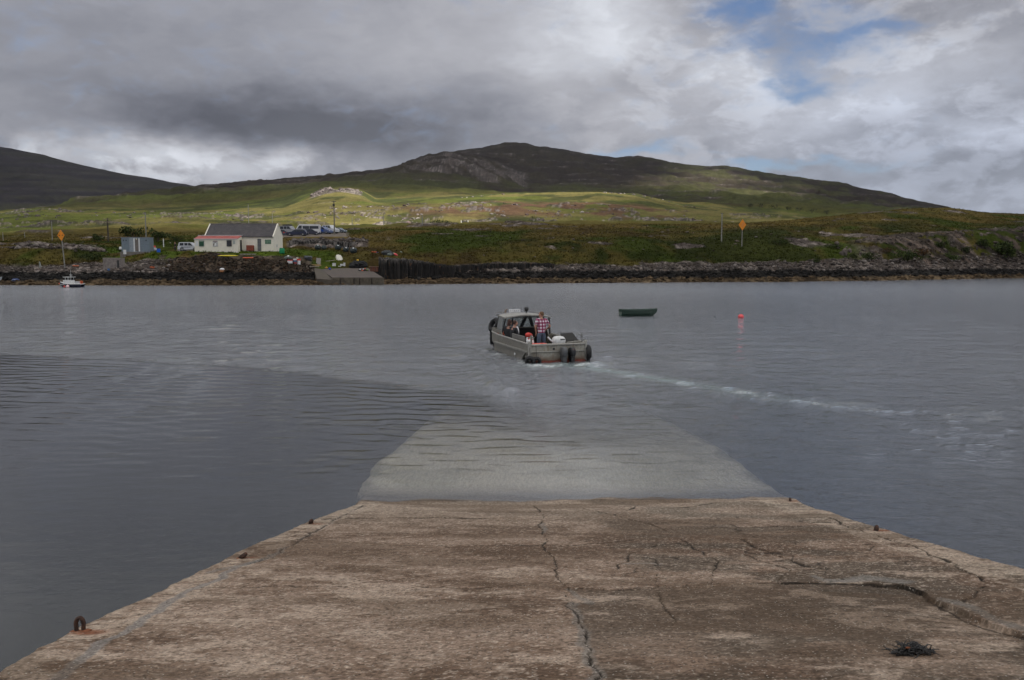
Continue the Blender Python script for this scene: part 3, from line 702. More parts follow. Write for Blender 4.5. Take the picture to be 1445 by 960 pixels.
cracks = [  # polyline, half-width, depth
 ([(755, 712), (766, 728), (762, 742), (772, 757), (768, 775), (782, 792), (788, 815), (800, 828), (797, 845), (812, 870), (828, 905), (845, 962)], .008, .010),
 ([(755, 712), (820, 716), (870, 728), (905, 736), (938, 748), (962, 745)], .012, .015),
 ([(960, 745), (1040, 744), (1130, 743)], .018, .008),
 ([(1050, 762), (1062, 772), (1100, 784), (1135, 799), (1160, 802)], .020, .016),
 ([(1048, 783), (1090, 797), (1120, 806), (1165, 802)], .014, .012),
 ([(1120, 806), (1085, 822)], .009, .012),
 ([(926, 812), (925, 838), (940, 858), (946, 880)], .008, .010),
 ([(800, 828), (860, 834), (930, 828), (1000, 826), (1070, 824), (1150, 822), (1230, 822), (1275, 823)], .020, .012),
 ([(455, 733), (520, 731), (640, 732), (754, 734)], .026, .012),
 ([(290, 828), (420, 829), (560, 828), (700, 829), (800, 828)], .011, .010),
 ([(865, 727), (905, 713), (960, 716), (1010, 711)], .016, .008),
 ([(1170, 730), (1200, 746), (1260, 762), (1300, 775), (1350, 798)], .016, .012),
 ([(1345, 798), (1390, 822), (1445, 830)], .010, .015),
 ([(1375, 843), (1362, 850), (1390, 828)], .008, .010),
 ([(500, 886), (545, 880), (590, 886), (640, 872), (660, 850)], .004, .006),
 ([(545, 855), (552, 878)], .005, .006), ([(660, 920), (690, 926)], .006, .01),
 ([(760, 770), (700, 771), (560, 770)], .012, .005), ([(870, 806), (890, 780), (930, 770), (1000, 768)], .012, .008), ([(800, 770), (850, 766), (905, 760), (960, 762)], .012, .008), ([(960, 762), (1010, 790), (1000, 826)], .010, .008), ([(1080, 882), (1140, 880), (1290, 876)], .004, .004),
]
edge_l = [(60, 975), (150, 908), (235, 853), (285, 828), (340, 800), (380, 785), (420, 763), (470, 735), (512, 713)]
crk = np.zeros_like(RX); dz = np.zeros_like(RX)
lowy = RY < 14.2
for pl, hw, dp in cracks:
    d_ = polydist(QX, QY, rp(pl)); hw = hw*(.6+.05*RY)*(.45+1.3*sstep(fbm(RX*2.3+3, RY*2.3, 4, 621), .30, .72)); g = 1-sstep(d_, hw*.45, hw*1.3)
    crk = np.maximum(crk, g*min(1., hw.mean()/.009)); dz = np.minimum(dz, -dp*g)
net = np.abs(fbm(RX*.85+.25*fbm(RX*3, RY*3, 3, 625), RY*.75, 4, 626)-.5); cz = sstep(RX, .6, 1.2)*sstep(RY, 6.3, 7.)*(1-sstep(RY, 11.5, 12.5))*sstep(fbm(RX*.7, RY*.5, 3, 627), .38, .52)
nk = (1-sstep(net, .002, .009))*cz*.8; crk = np.maximum(crk, nk); dz = np.minimum(dz, -.007*nk)
net2 = np.abs(fbm(RX*1.5+9, RY*1.3, 5, 628)-.5); nk2 = (1-sstep(net2, .0015, .006))*.45*sstep(fbm(RX*.9+4, RY*.6, 3, 629), .52, .62)*(RY < 12.5); crk = np.maximum(crk, nk2)
# mortar-filled joint along the left edge strip
dl = polydist(QX, QY, rp(edge_l)); mort = 1-sstep(dl, .028, .045)
mort *= sstep(fbm(RX*1.2, RY*.8, 3, 631), .30, .42)*np.where(RY < 8.6, 1, .25)
crk = np.maximum(crk, .9*(1-sstep(dl, .008, .02))*np.where(RY > 7.5, 1, .15)*sstep(fbm(RX*2, RY*2, 3, 632), .35, .5)); dz -= .012*(1-sstep(dl, .01, .03))*np.where(RY > 7.5, 1, .2)
dz += .02*sstep(dl, .01, .03)*(RX < np.interp(RY, [q[1] for q in rp(edge_l)][::1], [q[0] for q in rp(edge_l)]) if False else 0)
# broken step: the right-hand panel near the viewer lies lower
step = rp([(800, 829), (860, 835), (930, 829), (1000, 828), (1060, 826), (1100, 822), (1180, 823), (1230, 822), (1270, 824), (1300, 835), (1330, 850), (1360, 868), (1400, 882), (1445, 896), (1560, 925)])
stx = np.array([q[0] for q in step]); sty = np.array([q[1] for q in step])
sy_at = np.interp(QX, stx, sty, left=0, right=sty[-1])
low = np.where(QX > stx[0], 1-sstep(QY, sy_at-.012, sy_at+.006), 0)
amt = .008 + .026*sstep(RX, stx[6], stx[10])
RZ = RZ - low*amt
dzs = polydist(QX, QY, step)
crk = np.maximum(crk, (1-sstep(dzs, .008, .022))*np.where(RX > stx[5], 1, .3))
gry = rp([(1180, 818), (1232, 815), (1275, 820)]); mort2 = 1-sstep(polydist(QX, QY, gry), .06, .11)
gry2 = rp([(1335, 845), (1375, 858), (1410, 874), (1450, 890)]); mort2 = np.maximum(mort2, 1-sstep(polydist(QX, QY, gry2), .03, .06))
for pl, wd in (([(768, 738), (770, 752)], .035), ([(808, 850), (815, 880), (835, 930), (842, 960)], .05), ([(885, 796), (930, 797)], .05), ([(800, 830), (830, 850)], .04), ([(1175, 822), (1150, 812)], .05), ([(300, 808), (380, 786)], .05)):
    mort2 = np.maximum(mort2, .8*(1-sstep(polydist(QX, QY, rp(pl)), wd*.5, wd)))
mort2 *= (1-low*.2)
RZ += dz + (fbm(RX*1.1, RY*1.1, 4, 641)-.5)*.035 + (fbm(RX*9, RY*16, 4, 642, .6)-.5)*.010
RZ += np.exp(-((RY-RD)/1.3)**2)*((fbm(RX*.45, RY*.6, 4, 671)-.5)*.13 + (fbm(RX*2.5, RY*3.5, 4, 672)-.5)*.035)
RZ += (fbm(RX*38, RY*38, 3, 643, .65)-.5)*.007*(RY < 14)
distl = RX-l_[:, None]; distr = r2[:, None]-RX
RZ -= .05*(1-sstep(np.minimum(distl, distr), 0, .07))*(.4+1.2*fbm(RX*6, RY*6, 3, 651))
nrm = sstep(RY, 13.5, 14.5)
RZ = np.where(RY > 14.2, RZ*1., RZ)
# colour
f1 = fbm(RX*.8, RY*1.2, 5, 661); f2_ = .35*fbm(RX*2.2, RY*7, 5, 662, .6)+.65*fbm(RX*5, RY*6, 5, 668, .68); f3 = fbm(RX*34, RY*48, 3, 663, .65); f4 = fbm(RX*70, RY*70, 2, 664)
kc = np.zeros(RX.shape+(3,)) + C(.175, .132, .102)
kc = mixc(kc, C(.260, .212, .175), sstep(f2_*.6+f1*.4, .42, .62)*.8)
kc = mixc(kc, C(.105, .075, .055), sstep(f1*.55+f2_*.45, .50, .38)*.75)
lowp = sstep(RX, .9, 1.3)*(RY < 14)                              # right panels: darker, greyer, mossy stains
kc = mixc(kc, C(.095, .080, .064), lowp*sstep(fbm(RX*1.3+9, RY*2.2, 5, 665), .42, .60)*.75)
kc = mixc(kc, C(.080, .066, .052), low*sstep(fbm(RX*.8+3, RY*1.6, 5, 666), .30, .58)*.65)
strip = ((distl < .42) | (distr < .55+.15*f1)) & (RY < 14)
kc = mixc(kc, C(.36, .315, .265), strip*.6*sstep(f2_, .38, .58))
kc = mixc(kc, C(.30, .27, .23), sstep(RY, 9, 12.5)*(1-lowp*.3)*.45)
pale = sstep(fbm(RX*2.2+4, RY*4+2, 5, 667, .62), .56, .68)*(RY < 7.5)
kc = mixc(kc, C(.33, .28, .235), pale*.7)
kc = mixc(kc, C(.42, .38, .33), sstep(f3, .62, .74)*.55*(1-low*.4))
kc = mixc(kc, C(.060, .045, .033), sstep(f3, .40, .28)*.6)
kc = mixc(kc, C(.205, .195, .185), np.clip(mort*.95, 0, 1)*.9)
kc = mixc(kc, C(.175, .170, .160), np.clip(mort2, 0, 1)*.85*(.7+.3*sstep(f3, .3, .5)))
kc = mixc(kc, C(.022, .018, .014), np.clip(crk, 0, 1)*.92)
for q_ in [(113, 893), (343, 786), (438, 740), (1117, 709), (1240, 750)]:
    c_ = on_ramp(*q_); dd = np.hypot((RX-c_.x-.05)/1.5, RY-c_.y); kc = mixc(kc, C(.16, .055, .022), (1-sstep(dd, .02, .12))*sstep(f2_, .35, .55)*.8)
kc = mixc(kc, C(.055, .040, .022), (1-sstep(distl, .01, .06+.05*f1))*(RY < 14)*.7)
kc *= .86
kc = mixc(kc, C(.085, .062, .044), sstep(fbm(RX*.5+3, RY*1.5, 5, 673), .54, .68)*.5*(RY < 13.9))
kc = mixc(kc, C(.05, .036, .022), np.exp(-((RY-13.55-.5*(fbm(RX*.45, RY*0, 4, 674)-.5))/.05)**2)*.75*sstep(fbm(RX*1.1, RY*0+2, 3, 675), .40, .55))
wetl = sstep(RY, 13.35 + .5*(f1-.5), 13.75 + .5*(f1-.5))*(1-sstep(RY, 14.0, 15.))
kc = kc*(1-.35*wetl[..., None])
uw = sstep(RY, 13.9, 15.5); kc = mixc(kc, C(.66, .61, .51), uw*.93)
es_ = np.minimum(distl, distr); kc = mixc(kc, C(.10, .10, .07), uw*(1-sstep(es_ + (fbm(RX*1.4, RY*1.1, 4, 681)-.5)*.5, -.02, .34))*.75)
kc = mixc(kc, C(.30, .29, .20), uw*sstep(fbm(RX*.7, RY*.6, 5, 682), .48, .66)*.45)
kc = np.where(RY[..., None] < 14, np.clip((kc/.17)**1.2*.205, .012, .6), kc)
kc = kc*(.66+.68*f4)[..., None]; g_m = kc.mean(-1, keepdims=True); kc = (g_m+(kc-g_m)*1.02)*np.array([1.03, .99, .95])
rm, t = newmat('old_concrete')
a = t.attr('Col', 0); wt_ = t.attr('wet', 2); p = t.n('ShaderNodeNewGeometry').outputs['Position']
fa = t.noise(p, 60., 4, .7); fb = t.noise(t.vm('MULTIPLY', p, (1, 1.5, 1)), 26., 5, .75); fv = t.n('ShaderNodeTexVoronoi', {'Vector': p, 'Scale': 95.}).outputs['Distance']
f = t.m('ADD', t.m('MULTIPLY', fa, .5), t.m('MULTIPLY', fb, .5))
c = t.mix(1., a, t.ramp(f, [(.28, .36), (.46, .88), (.60, 1.4), (.72, 2.3)]), 'MULTIPLY')
vs = t.n('ShaderNodeTexVoronoi', {'Vector': p, 'Scale': 46.}); vd = t.m('MULTIPLY', t.m('LESS_THAN', vs.outputs['Distance'], .26), t.m('GREATER_THAN', t.n('ShaderNodeSeparateXYZ', {0: vs.outputs['Color']}).outputs[0], .80))
c = t.mix(t.m('MULTIPLY', vd, .55), c, (.50, .46, .40))
vd2 = t.m('MULTIPLY', t.m('LESS_THAN', vs.outputs['Distance'], .30), t.m('LESS_THAN', t.n('ShaderNodeSeparateXYZ', {0: vs.outputs['Color']}).outputs[0], .14))
c = t.mix(t.m('MULTIPLY', vd2, .7), c, (.030, .024, .020))
hh = t.m('ADD', f, t.m('MULTIPLY', fv, .35))
b = t.n('ShaderNodeBump', {'Strength': .9, 'Distance': .012, 'Height': hh}).outputs[0]
r = t.m('SUBTRACT', .92, t.m('MULTIPLY', wt_, .55))
t.out(t.n('ShaderNodeBsdfPrincipled', {'Base Color': c, 'Roughness': r, 'Specular IOR Level': .18, 'Normal': b}).outputs[0])
# skirts: the side faces of the slab
sidez = np.minimum(RZ[:, :1]-.9, -1.8)
RX2 = np.concatenate([RX[:, :1]-.10, RX[:, :1]-.02, RX, RX[:, -1:]+.02, RX[:, -1:]+.10], 1); RY2 = np.concatenate([RY[:, :2], RY, RY[:, -2:]], 1)
RZ2 = np.concatenate([sidez, RZ[:, :1]-.10, RZ, RZ[:, -1:]-.10, sidez], 1)
kc2 = np.concatenate([kc[:, :1]*0+C(.05, .04, .03), kc[:, :1]*.5, kc, kc[:, -1:]*.5, kc[:, :1]*0+C(.05, .04, .03)], 1)
wet2 = np.concatenate([wetl[:, :2], wetl, wetl[:, -2:]], 1)
slip = grid_mesh('slipway', RX2, RY2, RZ2, rm, attrs={'wet': wet2}, cols={'Col': kc2}); tag(slip, kind='structure')
# the same slab carries on up the bank under and behind the viewer
mbk = MB(); mbk.loft([[(-2.85, 2.02, .6), (4.8, 2.02, .6), (4.8, 2.02, RS*(RD-2)-.03), (-2.85, 2.02, RS*(RD-2)-.03)], [(-2.9, -9, 1.), (5., -9, 1.), (5., -9, 2.9), (-2.9, -9, 2.9)], [(-3.2, -60, 1.), (6., -60, 1.), (6., -60, 3.1), (-3.2, -60, 3.1)]])
ub = mbk.build('upper_slipway', mat('plain_concrete', (.2, .165, .135), .9)); tag(ub, kind='structure')
# ================================================================ materials for things
M = dict(
 alu=lambda: mat('weathered_aluminium', (.21, .20, .172), .55, .25, .22, 5, .2, dirt=(.07, .055, .04), dirt_amt=.6),
 alu_d=lambda: mat('dark_aluminium', (.17, .165, .15), .6, .2, .25, 5, .2, dirt=(.06, .05, .04)),
 rust=lambda: mat('rusty_red_bottom_paint', (.20, .045, .03), .8, 0, .45, 7, .3, dirt=(.06, .03, .02), dirt_amt=.7),
 rub=lambda: mat('black_rubber', (.014, .014, .015), .75, 0, .4, 9, .3),
 blk=lambda: mat('black_paint', (.02, .021, .022), .5, 0, .3, 6, .1),
 wht=lambda: mat('white_gelcoat', (.70, .71, .70), .4, 0, .1, 5, .08, dirt=(.35, .32, .27), dirt_amt=.4),
 wpl=lambda: mat('white_plastic', (.72, .73, .74), .5, 0, .08, 8, .05, dirt=(.4, .38, .34), dirt_amt=.4),
 gls=lambda: glassmat('dark_glass'),
 org=lambda: mat('orange_plastic', (.72, .12, .03), .55, 0, .2, 6, .1),
 red=lambda: mat('red_plastic', (.60, .055, .04), .5, 0, .2, 6, .1),
 grn=lambda: mat('dark_green_paint', (.016, .040, .028), .45, 0, .3, 5, .15, dirt=(.05, .055, .04)),
 wood=lambda: mat('weathered_wood', (.26, .21, .16), .85, 0, .35, 5, .3, stretch=(1, 1, 6)),
 galv=lambda: mat('grey_pole', (.25, .245, .23), .75, .1, .25, 4, .15),
)
def clear_glass():
    if 'clear_glass' in _mats: return _mats['clear_glass']
    m, t = newmat('clear_glass')
    g = t.n('ShaderNodeBsdfGlossy', {'Roughness': .05}); tp = t.n('ShaderNodeBsdfTransparent', {'Color': (.80, .83, .82)})
    f = t.n('ShaderNodeFresnel', {'IOR': 1.5}); x = t.n('ShaderNodeMixShader', {0: t.m('ADD', f.outputs[0], .06)})
    t.t.links.new(tp.outputs[0], x.inputs[1]); t.t.links.new(g.outputs[0], x.inputs[2]); t.out(x.outputs[0]); _mats['clear_glass'] = m
    return m
# ================================================================ workboat
BO = Vector((1.745, 32.74, 0)); BH = math.radians(18.5)
boat = thing('workboat', 'grey aluminium open workboat with a small cabin forward, motoring away with three people aboard', 'boat', BO, BH)
def bw(x, y, z=0.):           # boat-local -> world
    return BO + Vector((x*math.cos(BH)-y*math.sin(BH), x*math.sin(BH)+y*math.cos(BH), z))
def plan(hw, y0, y1, bowf=1., z=0., ins=0.):
    h = hw-ins
    return [(-h, y0+ins, z), (-h, 3.9, z), (-h*.97, 4.7, z), (-h*.86, y1-.35, z), (-h*.62*bowf, y1-ins, z), (h*.62*bowf, y1-ins, z), (h*.86, y1-.35, z), (h*.97, 4.7, z), (h, 3.9, z), (h, y0+ins, z)]
def sheer(l, k):              # the gunwale rises a little towards the bow
    return [(x, y, z + k*max(0, (y-1.5)/4.2)**1.6) for x, y, z in l]
hb = MB(); W_ = 1.17
hb.loft([plan(.86, .12, 5.2, .8, -.28), plan(.98, .04, 5.45, .9, -.02), plan(1.02, .0, 5.6, 1, .26), plan(W_, 0, 5.7, 1, .36), sheer(plan(W_, 0, 5.75, 1, .68), .14), sheer(plan(W_, 0, 5.75, 1, .68, .07), .14), plan(W_, 0, 5.7, 1, .13, .075)])
hull = hb.build('hull', M['alu'](), boat)
g = MB()
for sx in (-1, 1):
    pts = [(sx*p_[0], p_[1], p_[2]+.015) for p_ in sheer(plan(W_, 0, 5.75, 1, .68), .14)[:5]]
    pts = [(-x, y, z) for x, y, z in pts] if sx > 0 else pts
    pts = [(abs(x)*sx, y, z) for x, y, z in pts]; g.tube(pts, .038, 6)
g.build('gunwale_rail', mat('pale_aluminium', (.34, .33, .30), .5, .3, .25, 5, .15, dirt=(.2, .17, .12)), boat)
# lower sponson with its slanted after end (port side shows it), rubbing strake
for sx in (-1, 1):
    sp = MB(); x0, x1 = sx*.97, sx*1.15
    sp.loft([[(x0, 1.05, -.05), (x0, .45, .34), (x1, .42, .345), (x1, 1.02, -.05)], [(x0, 4.6, .02), (x0, 4.6, .34), (x1*.97, 4.6, .345), (x1*.97, 4.6, .02)]])
    sp.build('sponson', M['alu'](), boat)
    k = MB(); k.prism([(sx*1.16, .345), (sx*1.24, .36), (sx*1.24, .42), (sx*1.16, .44)], .02, 4.3); k.build('rubbing_strake', mat('worn_alu_strake', (.24, .235, .21), .6, .2, .3, 6, .2, dirt=(.1, .08, .06)), boat)
    for y in (.9, 1.7, 2.5, 3.3, 4.1): MB().box((sx*1.075, y, .40), (.05, .06, .5)).build('side_frame', M['alu_d'](), boat)
tr_ = MB(); tr_.box((0, -.045, .37), (2.40, .07, .66), b=.015)
trm, t = newmat('transom_boards')
p = t.n('ShaderNodeTexCoord').outputs['Object']; pz = t.n('ShaderNodeSeparateXYZ', {0: p}).outputs[2]
st = t.noise(t.vm('MULTIPLY', p, (6, 1, 1.2)), 2.2, 6, .7); bl = t.noise(p, 4., 6, .65)
c = t.mix(t.sm(bl, .35, .65), (.22, .205, .17), (.36, .345, .30))
c = t.mix(t.m('MULTIPLY', t.sm(st, .52, .66), .7), c, (.17, .105, .06))
c = t.mix(t.m('MULTIPLY', t.sm(pz, .26, .06), t.sm(bl, .3, .55)), c, (.13, .07, .04))
t.out(t.n('ShaderNodeBsdfPrincipled', {'Base Color': c, 'Roughness': .65, 'Normal': t.n('ShaderNodeBump', {'Strength': .3, 'Distance': .02, 'Height': bl}).outputs[0]}).outputs[0])
tr_.build('transom', trm, boat)
for z, h_ in ((.665, .06), (.40, .035)):
    q_ = MB(); q_.box((0, -.095, z), (2.40, .05, h_), b=.01); q_.build('transom_rail', mat('pale_aluminium', (.34, .33, .30)), boat)
q_ = MB(); q_.box((0, -.055, -.04), (2.30, .10, .17), b=.01); q_.build('waterline_band', M['rust'](), boat)
for x in (-1.16, 1.16):
    q_ = MB(); q_.box((x, -.06, .42), (.09, .13, .76), b=.015); q_.build('corner_post', mat('pale_aluminium', (.34, .33, .30)), boat)
q_ = MB(); q_.box((0, 2.4, .105), (2.1, 4.6, .05)); q_.build('deck', mat('deck_plate', (.10, .095, .085), .7, .1, .35, 4, .2), boat)
# cabin
cab = M['alu']()
q_ = MB(); roof = []
for y, dz_ in ((3.35, 0), (3.9, .025), (4.5, .03), (4.95, 0)):
    kr = {3.35: 1., 3.9: 1., 4.5: .93, 4.95: .86}[y]
    roof.append([(x*kr, y, 1.60+dz_-.10*(abs(x)/1.02)**2.5) for x in (-1.02, -.8, -.4, 0, .4, .8, 1.02)] + [(x*kr, y, 1.55+dz_-.10*(abs(x)/1.02)**2.5) for x in (1.02, .8, .4, 0, -.4, -.8, -1.02)])
q_.loft(roof); q_.build('cabin_roof', mat('pale_aluminium', (.34, .33, .30)), boat)
dk = mat('cabin_frame', (.035, .036, .036), .6, 0, .3, 5, .1)
fp = MB()                                      # bulkhead below the windscreen, sill
fp.prism([(-1.08, .13), (1.08, .13), (1.08, .93), (-1.08, .93)], 4.80, 4.86); fp.build('cabin_bulkhead', mat('cabin_interior', (.022, .020, .019), .8, 0, .4, 4, .2), boat)
q_ = MB(); q_.box((0, 4.80, .955), (2.12, .14, .05)); q_.build('window_sill', cab, boat)
def bar(name, p0, p1, r, m=None): q_ = MB(); q_.tube([p0, p1], r, 4); return q_.build(name, m or dk, boat)
for p0, p1, r in [((-.88, 4.95, .95), (-.80, 4.78, 1.52), .045), ((-.22, 4.86, .97), (-.20, 4.76, 1.57), .03), ((.20, 4.86, .97), (.46, 4.76, 1.58), .085), ((.74, 4.86, .97), (.52, 4.76, 1.58), .085),
                  ((1.02, 4.86, .95), (.95, 4.78, 1.52), .05), ((1.02, 3.45, .72), (.96, 3.42, 1.5), .045), ((-1.02, 3.75, .85), (-.97, 3.42, 1.5), .032), ((1.02, 4.1, .72), (.96, 4.1, 1.5), .03)]:
    bar('window_post', p0, p1, r)
bar('windscreen_header', (-.95, 4.76, 1.52), (.95, 4.76, 1.54), .03); bar('roof_beam', (-.97, 3.42, 1.50), (.97, 3.42, 1.50), .035)
q_ = MB(); q_.loft([[(-.86, 4.90, .97), (.98, 4.90, .97), (.98, 4.905, .97), (-.86, 4.905, .97)], [(-.80, 4.78, 1.52), (.93, 4.78, 1.52), (.93, 4.785, 1.52), (-.80, 4.785, 1.52)]]); q_.build('windscreen', clear_glass(), boat)
q_ = MB(); q_.loft([[(-.93, 4.9, .82), (-1.06, 3.7, .82), (-1.04, 3.7, .82), (-.91, 4.9, .82)], [(-.84, 4.75, 1.46), (-.99, 3.85, 1.46), (-.975, 3.85, 1.46), (-.825, 4.75, 1.46)]]); q_.build('side_window_panel', mat('scratched_plastic_window', (.24, .25, .25), .35, 0, .2, 5, .05), boat)
q_ = MB(); q_.prism([(3.6, .70), (5.1, .78), (4.95, .97), (3.85, .92)], 1.02, 1.06, 'x'); q_.build('cabin_side', M['alu_d'](), boat)
q_ = MB(); q_.prism([(3.5, .70), (5.1, .78), (4.95, .97), (3.75, .92)], -1.10, -1.06, 'x'); q_.build('cabin_side', cab, boat)
q_ = MB(); q_.loft([[(-1.0, 4.88, .80), (1.0, 4.88, .80), (1.0, 4.88, .93), (-1.0, 4.88, .93)], [(-.66, 5.70, .82), (.66, 5.70, .82), (.66, 5.70, .87), (-.66, 5.70, .87)]]); q_.build('foredeck', cab, boat)
# on the roof: lamp, name board without readable words, small camera, handrail
q_ = MB(); q_.cyl((.15, 4.0, 1.62), (.15, 4.0, 1.72), .022, n=8); q_.ell((.15, 4.0, 1.80), (.10, .10, .11), 12, 8); q_.build('searchlight', M['blk'](), boat)
q_ = MB(); q_.box((-.30, 4.25, 1.72), (.52, .03, .13), (-.1, 0, 0), b=.008)
bd = q_.build('roof_board', M['wpl'](), boat)
q_ = MB()
for i, wd in enumerate((.035, .02, .045, .03, .04)): q_.box((-.48+.09*i, 4.228, 1.725), (wd, .008, .05))
q_.build('faded_lettering', mat('faded_grey', (.38, .38, .39), .7), bd)
q_ = MB(); q_.box((-.70, 4.3, 1.69), (.07, .07, .12), b=.01); q_.cyl((-.70, 4.3, 1.75), (-.62, 4.25, 1.79), .025, n=8); q_.build('roof_bracket', mat('tan_metal', (.22, .17, .13)), boat)
sep('grab_rail', cab, boat, [MB().tube([(-.98, 4.75, 1.54), (-.98, 4.7, 1.62), (-.80, 4.4, 1.65), (-.78, 4.3, 1.6)], .015, 5), MB().tube([(.4, 3.8, 1.61), (.45, 3.8, 1.68), (.85, 3.8, 1.64), (.9, 3.8, 1.55)], .012, 5)])
# boards along the port side, starboard ramp board, mast stub, small gear
q_ = MB(); q_.box((-1.05, 1.55, .80), (.05, 1.5, .26), b=.01); q_.build('side_board', M['alu_d'](), boat)
q_ = MB(); q_.loft([[(.42, .55, .70), (1.10, .55, .74), (1.10, .52, .75), (.42, .52, .71)], [(.62, 1.25, .95), (1.13, 1.25, .97), (1.13, 1.22, .99), (.62, 1.22, .97)]]); 
q_.build('hinged_ramp_board', mat('ramp_board', (.022, .021, .020), .95, 0, .3, 5, .2), boat)
sep('ramp_bar', mat('pale_aluminium', (.34, .33, .30)), boat, [MB().tube([(.5, .24, .70), (1.12, .34, .72)], .022, 5), MB().tube([(.45, .9, .68), (.95, .5, .72), (1.1, .35, .7)], .012, 5)])
q_ = MB(); q_.cyl((1.08, .12, .70), (1.08, .12, 1.06), .020, .015, 6); q_.box((1.08, .12, .96), (.16, .02, .02)); q_.build('stern_post', M['alu_d'](), boat)
q_ = MB(); q_.cyl((-1.0, .18, .68), (-1.0, .18, 1.02), .035, n=8); q_.box((-1.0, .18, .93), (.26, .03, .035)); q_.build('mooring_cleat', M['alu'](), boat)
q_ = MB(); q_.box((-.35, 1.9, .26), (.9, .4, .28), b=.02); q_.build('engine_box', M['alu_d'](), boat)
q_ = MB(); q_.box((-.87, 3.1, .34), (.42, 1.6, .42), b=.02); q_.build('bench', M['alu_d'](), boat)
q_ = MB(); q_.box((-.18, -.10, .50), (.07, .03, .08)); q_.build('drain_fitting', M['blk'](), boat)
q_ = MB(); q_.cyl((-1.19, 1.55, .17), (-1.22, 1.55, .17), .05, n=10); q_.build('hull_fitting', M['wpl'](), boat)
q_ = MB(); q_.box((-.55, .55, .61), (.62, .34, .10), b=.02); q_.build('red_locker_lid', mat('faded_red', (.62, .10, .07), .6), boat)
# outboard engines
def outboard(x, y, z, m, cap_m, tilt, s=1., decal=None):
    e = bpy.data.objects.new('outboard_engine', None); S.collection.objects.link(e); e.parent = boat
    e.location = (x, y, z); e.rotation_euler = (tilt, 0, 0); e.scale = (s,)*3
    q_ = MB(); q_.loft([[(a*.13*k, b*.19*k+.0, zz_) for a, b in ((-1, -.8), (-.7, -1.15), (.7, -1.15), (1, -.8), (1, .8), (.7, 1.1), (-.7, 1.1), (-1, .8))] for k, zz_ in ((.86, -.08), (1.02, 0), (1.06, .12), (.98, .24), (.72, .31), (.3, .33))]); q_.build('cowling', m, e, True)
    q_ = MB(); q_.loft([[(a*.07*k, b*.12*k, zz_) for a, b in ((-1, -1), (1, -1), (1, 1), (-1, 1))] for k, zz_ in ((1., -.62), (1.1, -.4), (1.25, -.09))]); q_.build('leg', cap_m, e)
    q_ = MB(); q_.box((0, .17, -.14), (.18, .12, .22), b=.02); q_.build('clamp_bracket', cap_m, e)
    q_ = MB(); q_.ell((0, -.02, -.66), (.05, .18, .05), 10, 6)
    for k in range(3): q_.box((0.09*math.cos(k*2.1), -.17, -.66+.09*math.sin(k*2.1)), (.10, .015, .06), (0, -k*2.1, .4))
    q_.build('propeller', cap_m, e)
    if decal: q_ = MB(); q_.box((.05, -.213, .18), (.07, .012, .06)); q_.box((.0, -.2, .24), (.05, .012, .03)); q_.build('cowling_badge', decal, e)
    return e
outboard(.16, -.28, .30, mat('grey_cowling', (.085, .088, .092), .38, 0, .2, 5, .05), mat('grey_leg', (.07, .072, .075), .45), math.radians(-4), .84)
outboard(.50, -.27, .28, mat('black_cowling', (.016, .016, .018), .35, 0, .3, 5, .05), M['blk'](), math.radians(-3), .84, mat('red_badge', (.62, .05, .04), .4))
# the third engine lies tilted inside, its white cowling just above the transom
e = bpy.data.objects.new('spare_engine', None); S.collection.objects.link(e); e.parent = boat; e.location = (.26, .52, .66)
q_ = MB(); q_.loft([[(a*.22*k-.0, b*.17*k, zz_) for a, b in ((-1, -.7), (-.75, -1.), (.75, -1.), (1.05, -.7), (1.05, .8), (.7, 1.1), (-.6, 1.1), (-1, .8))] for k, zz_ in ((.92, -.10), (1.02, 0), (1.06, .10), (.96, .19), (.70, .25), (.3, .27))]); q_.build('cowling', M['wht'](), e, True)
q_ = MB(); q_.box((.10, -.178, .15), (.18, .02, .035)); q_.build('air_intake', M['blk'](), e)
q_ = MB(); q_.tube([(-.20, .0, .02), (-.32, .05, .12), (-.42, .1, .24)], .035, 6); q_.build('tiller_handle', M['wpl'](), e)
# gear lying in the boat: things of their own
def lay(name, label, cat, x, y, z, rz=0., group=None): return thing(name, label, cat, bw(x, y, z), BH+rz, group)
o_ = lay('bag', 'orange red bag stuffed against the port side of the workboat near the bow', 'bag', -.98, 4.05, .62)
q_ = MB(); q_.ell((0, 0, .12), (.14, .24, .17), 12, 8, (0, .2, .1), .06); q_.build('bag_body', mat('rust_red_cloth', (.36, .09, .05), .85), o_, True)
q_ = MB(); q_.tube([(-.05, -.12, .24), (-.02, 0, .33), (-.05, .12, .24)], .015, 5); q_.build('handle', M['blk'](), o_)
o_ = lay('life_jacket', 'red and white life jacket hung beside the seated woman in the workboat', 'life jacket', -.60, 1.55, .62)
q_ = MB(); q_.ell((0, 0, .26), (.17, .10, .12), 12, 8, (0, .3, 0), .05); q_.build('collar', M['red'](), o_, True)
q_ = MB(); q_.ell((.08, -.06, .12), (.09, .07, .16), 10, 8, (0, -.2, 0), .05); q_.ell((-.08, -.04, .08), (.07, .06, .15), 10, 8, None, .05); q_.build('panel', M['wpl'](), o_, True)
for i, (x, y, s_) in enumerate(((-.95, .62, 1.), (-.78, .70, .85))):
    o_ = lay('plastic_jug', ('white plastic jug on deck at the port quarter of the workboat, the taller of two', 'white plastic jug on deck at the port quarter of the workboat, the shorter of two')[i], 'jug', x, y, .50, 0, 'jugs in the workboat'); o_.scale = (s_,)*3
    q_ = MB(); q_.box((0, 0, .16), (.16, .14, .32), b=.03); q_.build('jug_body', M['wpl'](), o_); q_ = MB(); q_.cyl((0, 0, .32), (0, 0, .38), .03, n=8); q_.build('cap', M['red'](), o_)
o_ = lay('fuel_can', 'dark red fuel can on the cabin floor behind the man in the checked shirt', 'fuel can', .15, 3.7, .16)
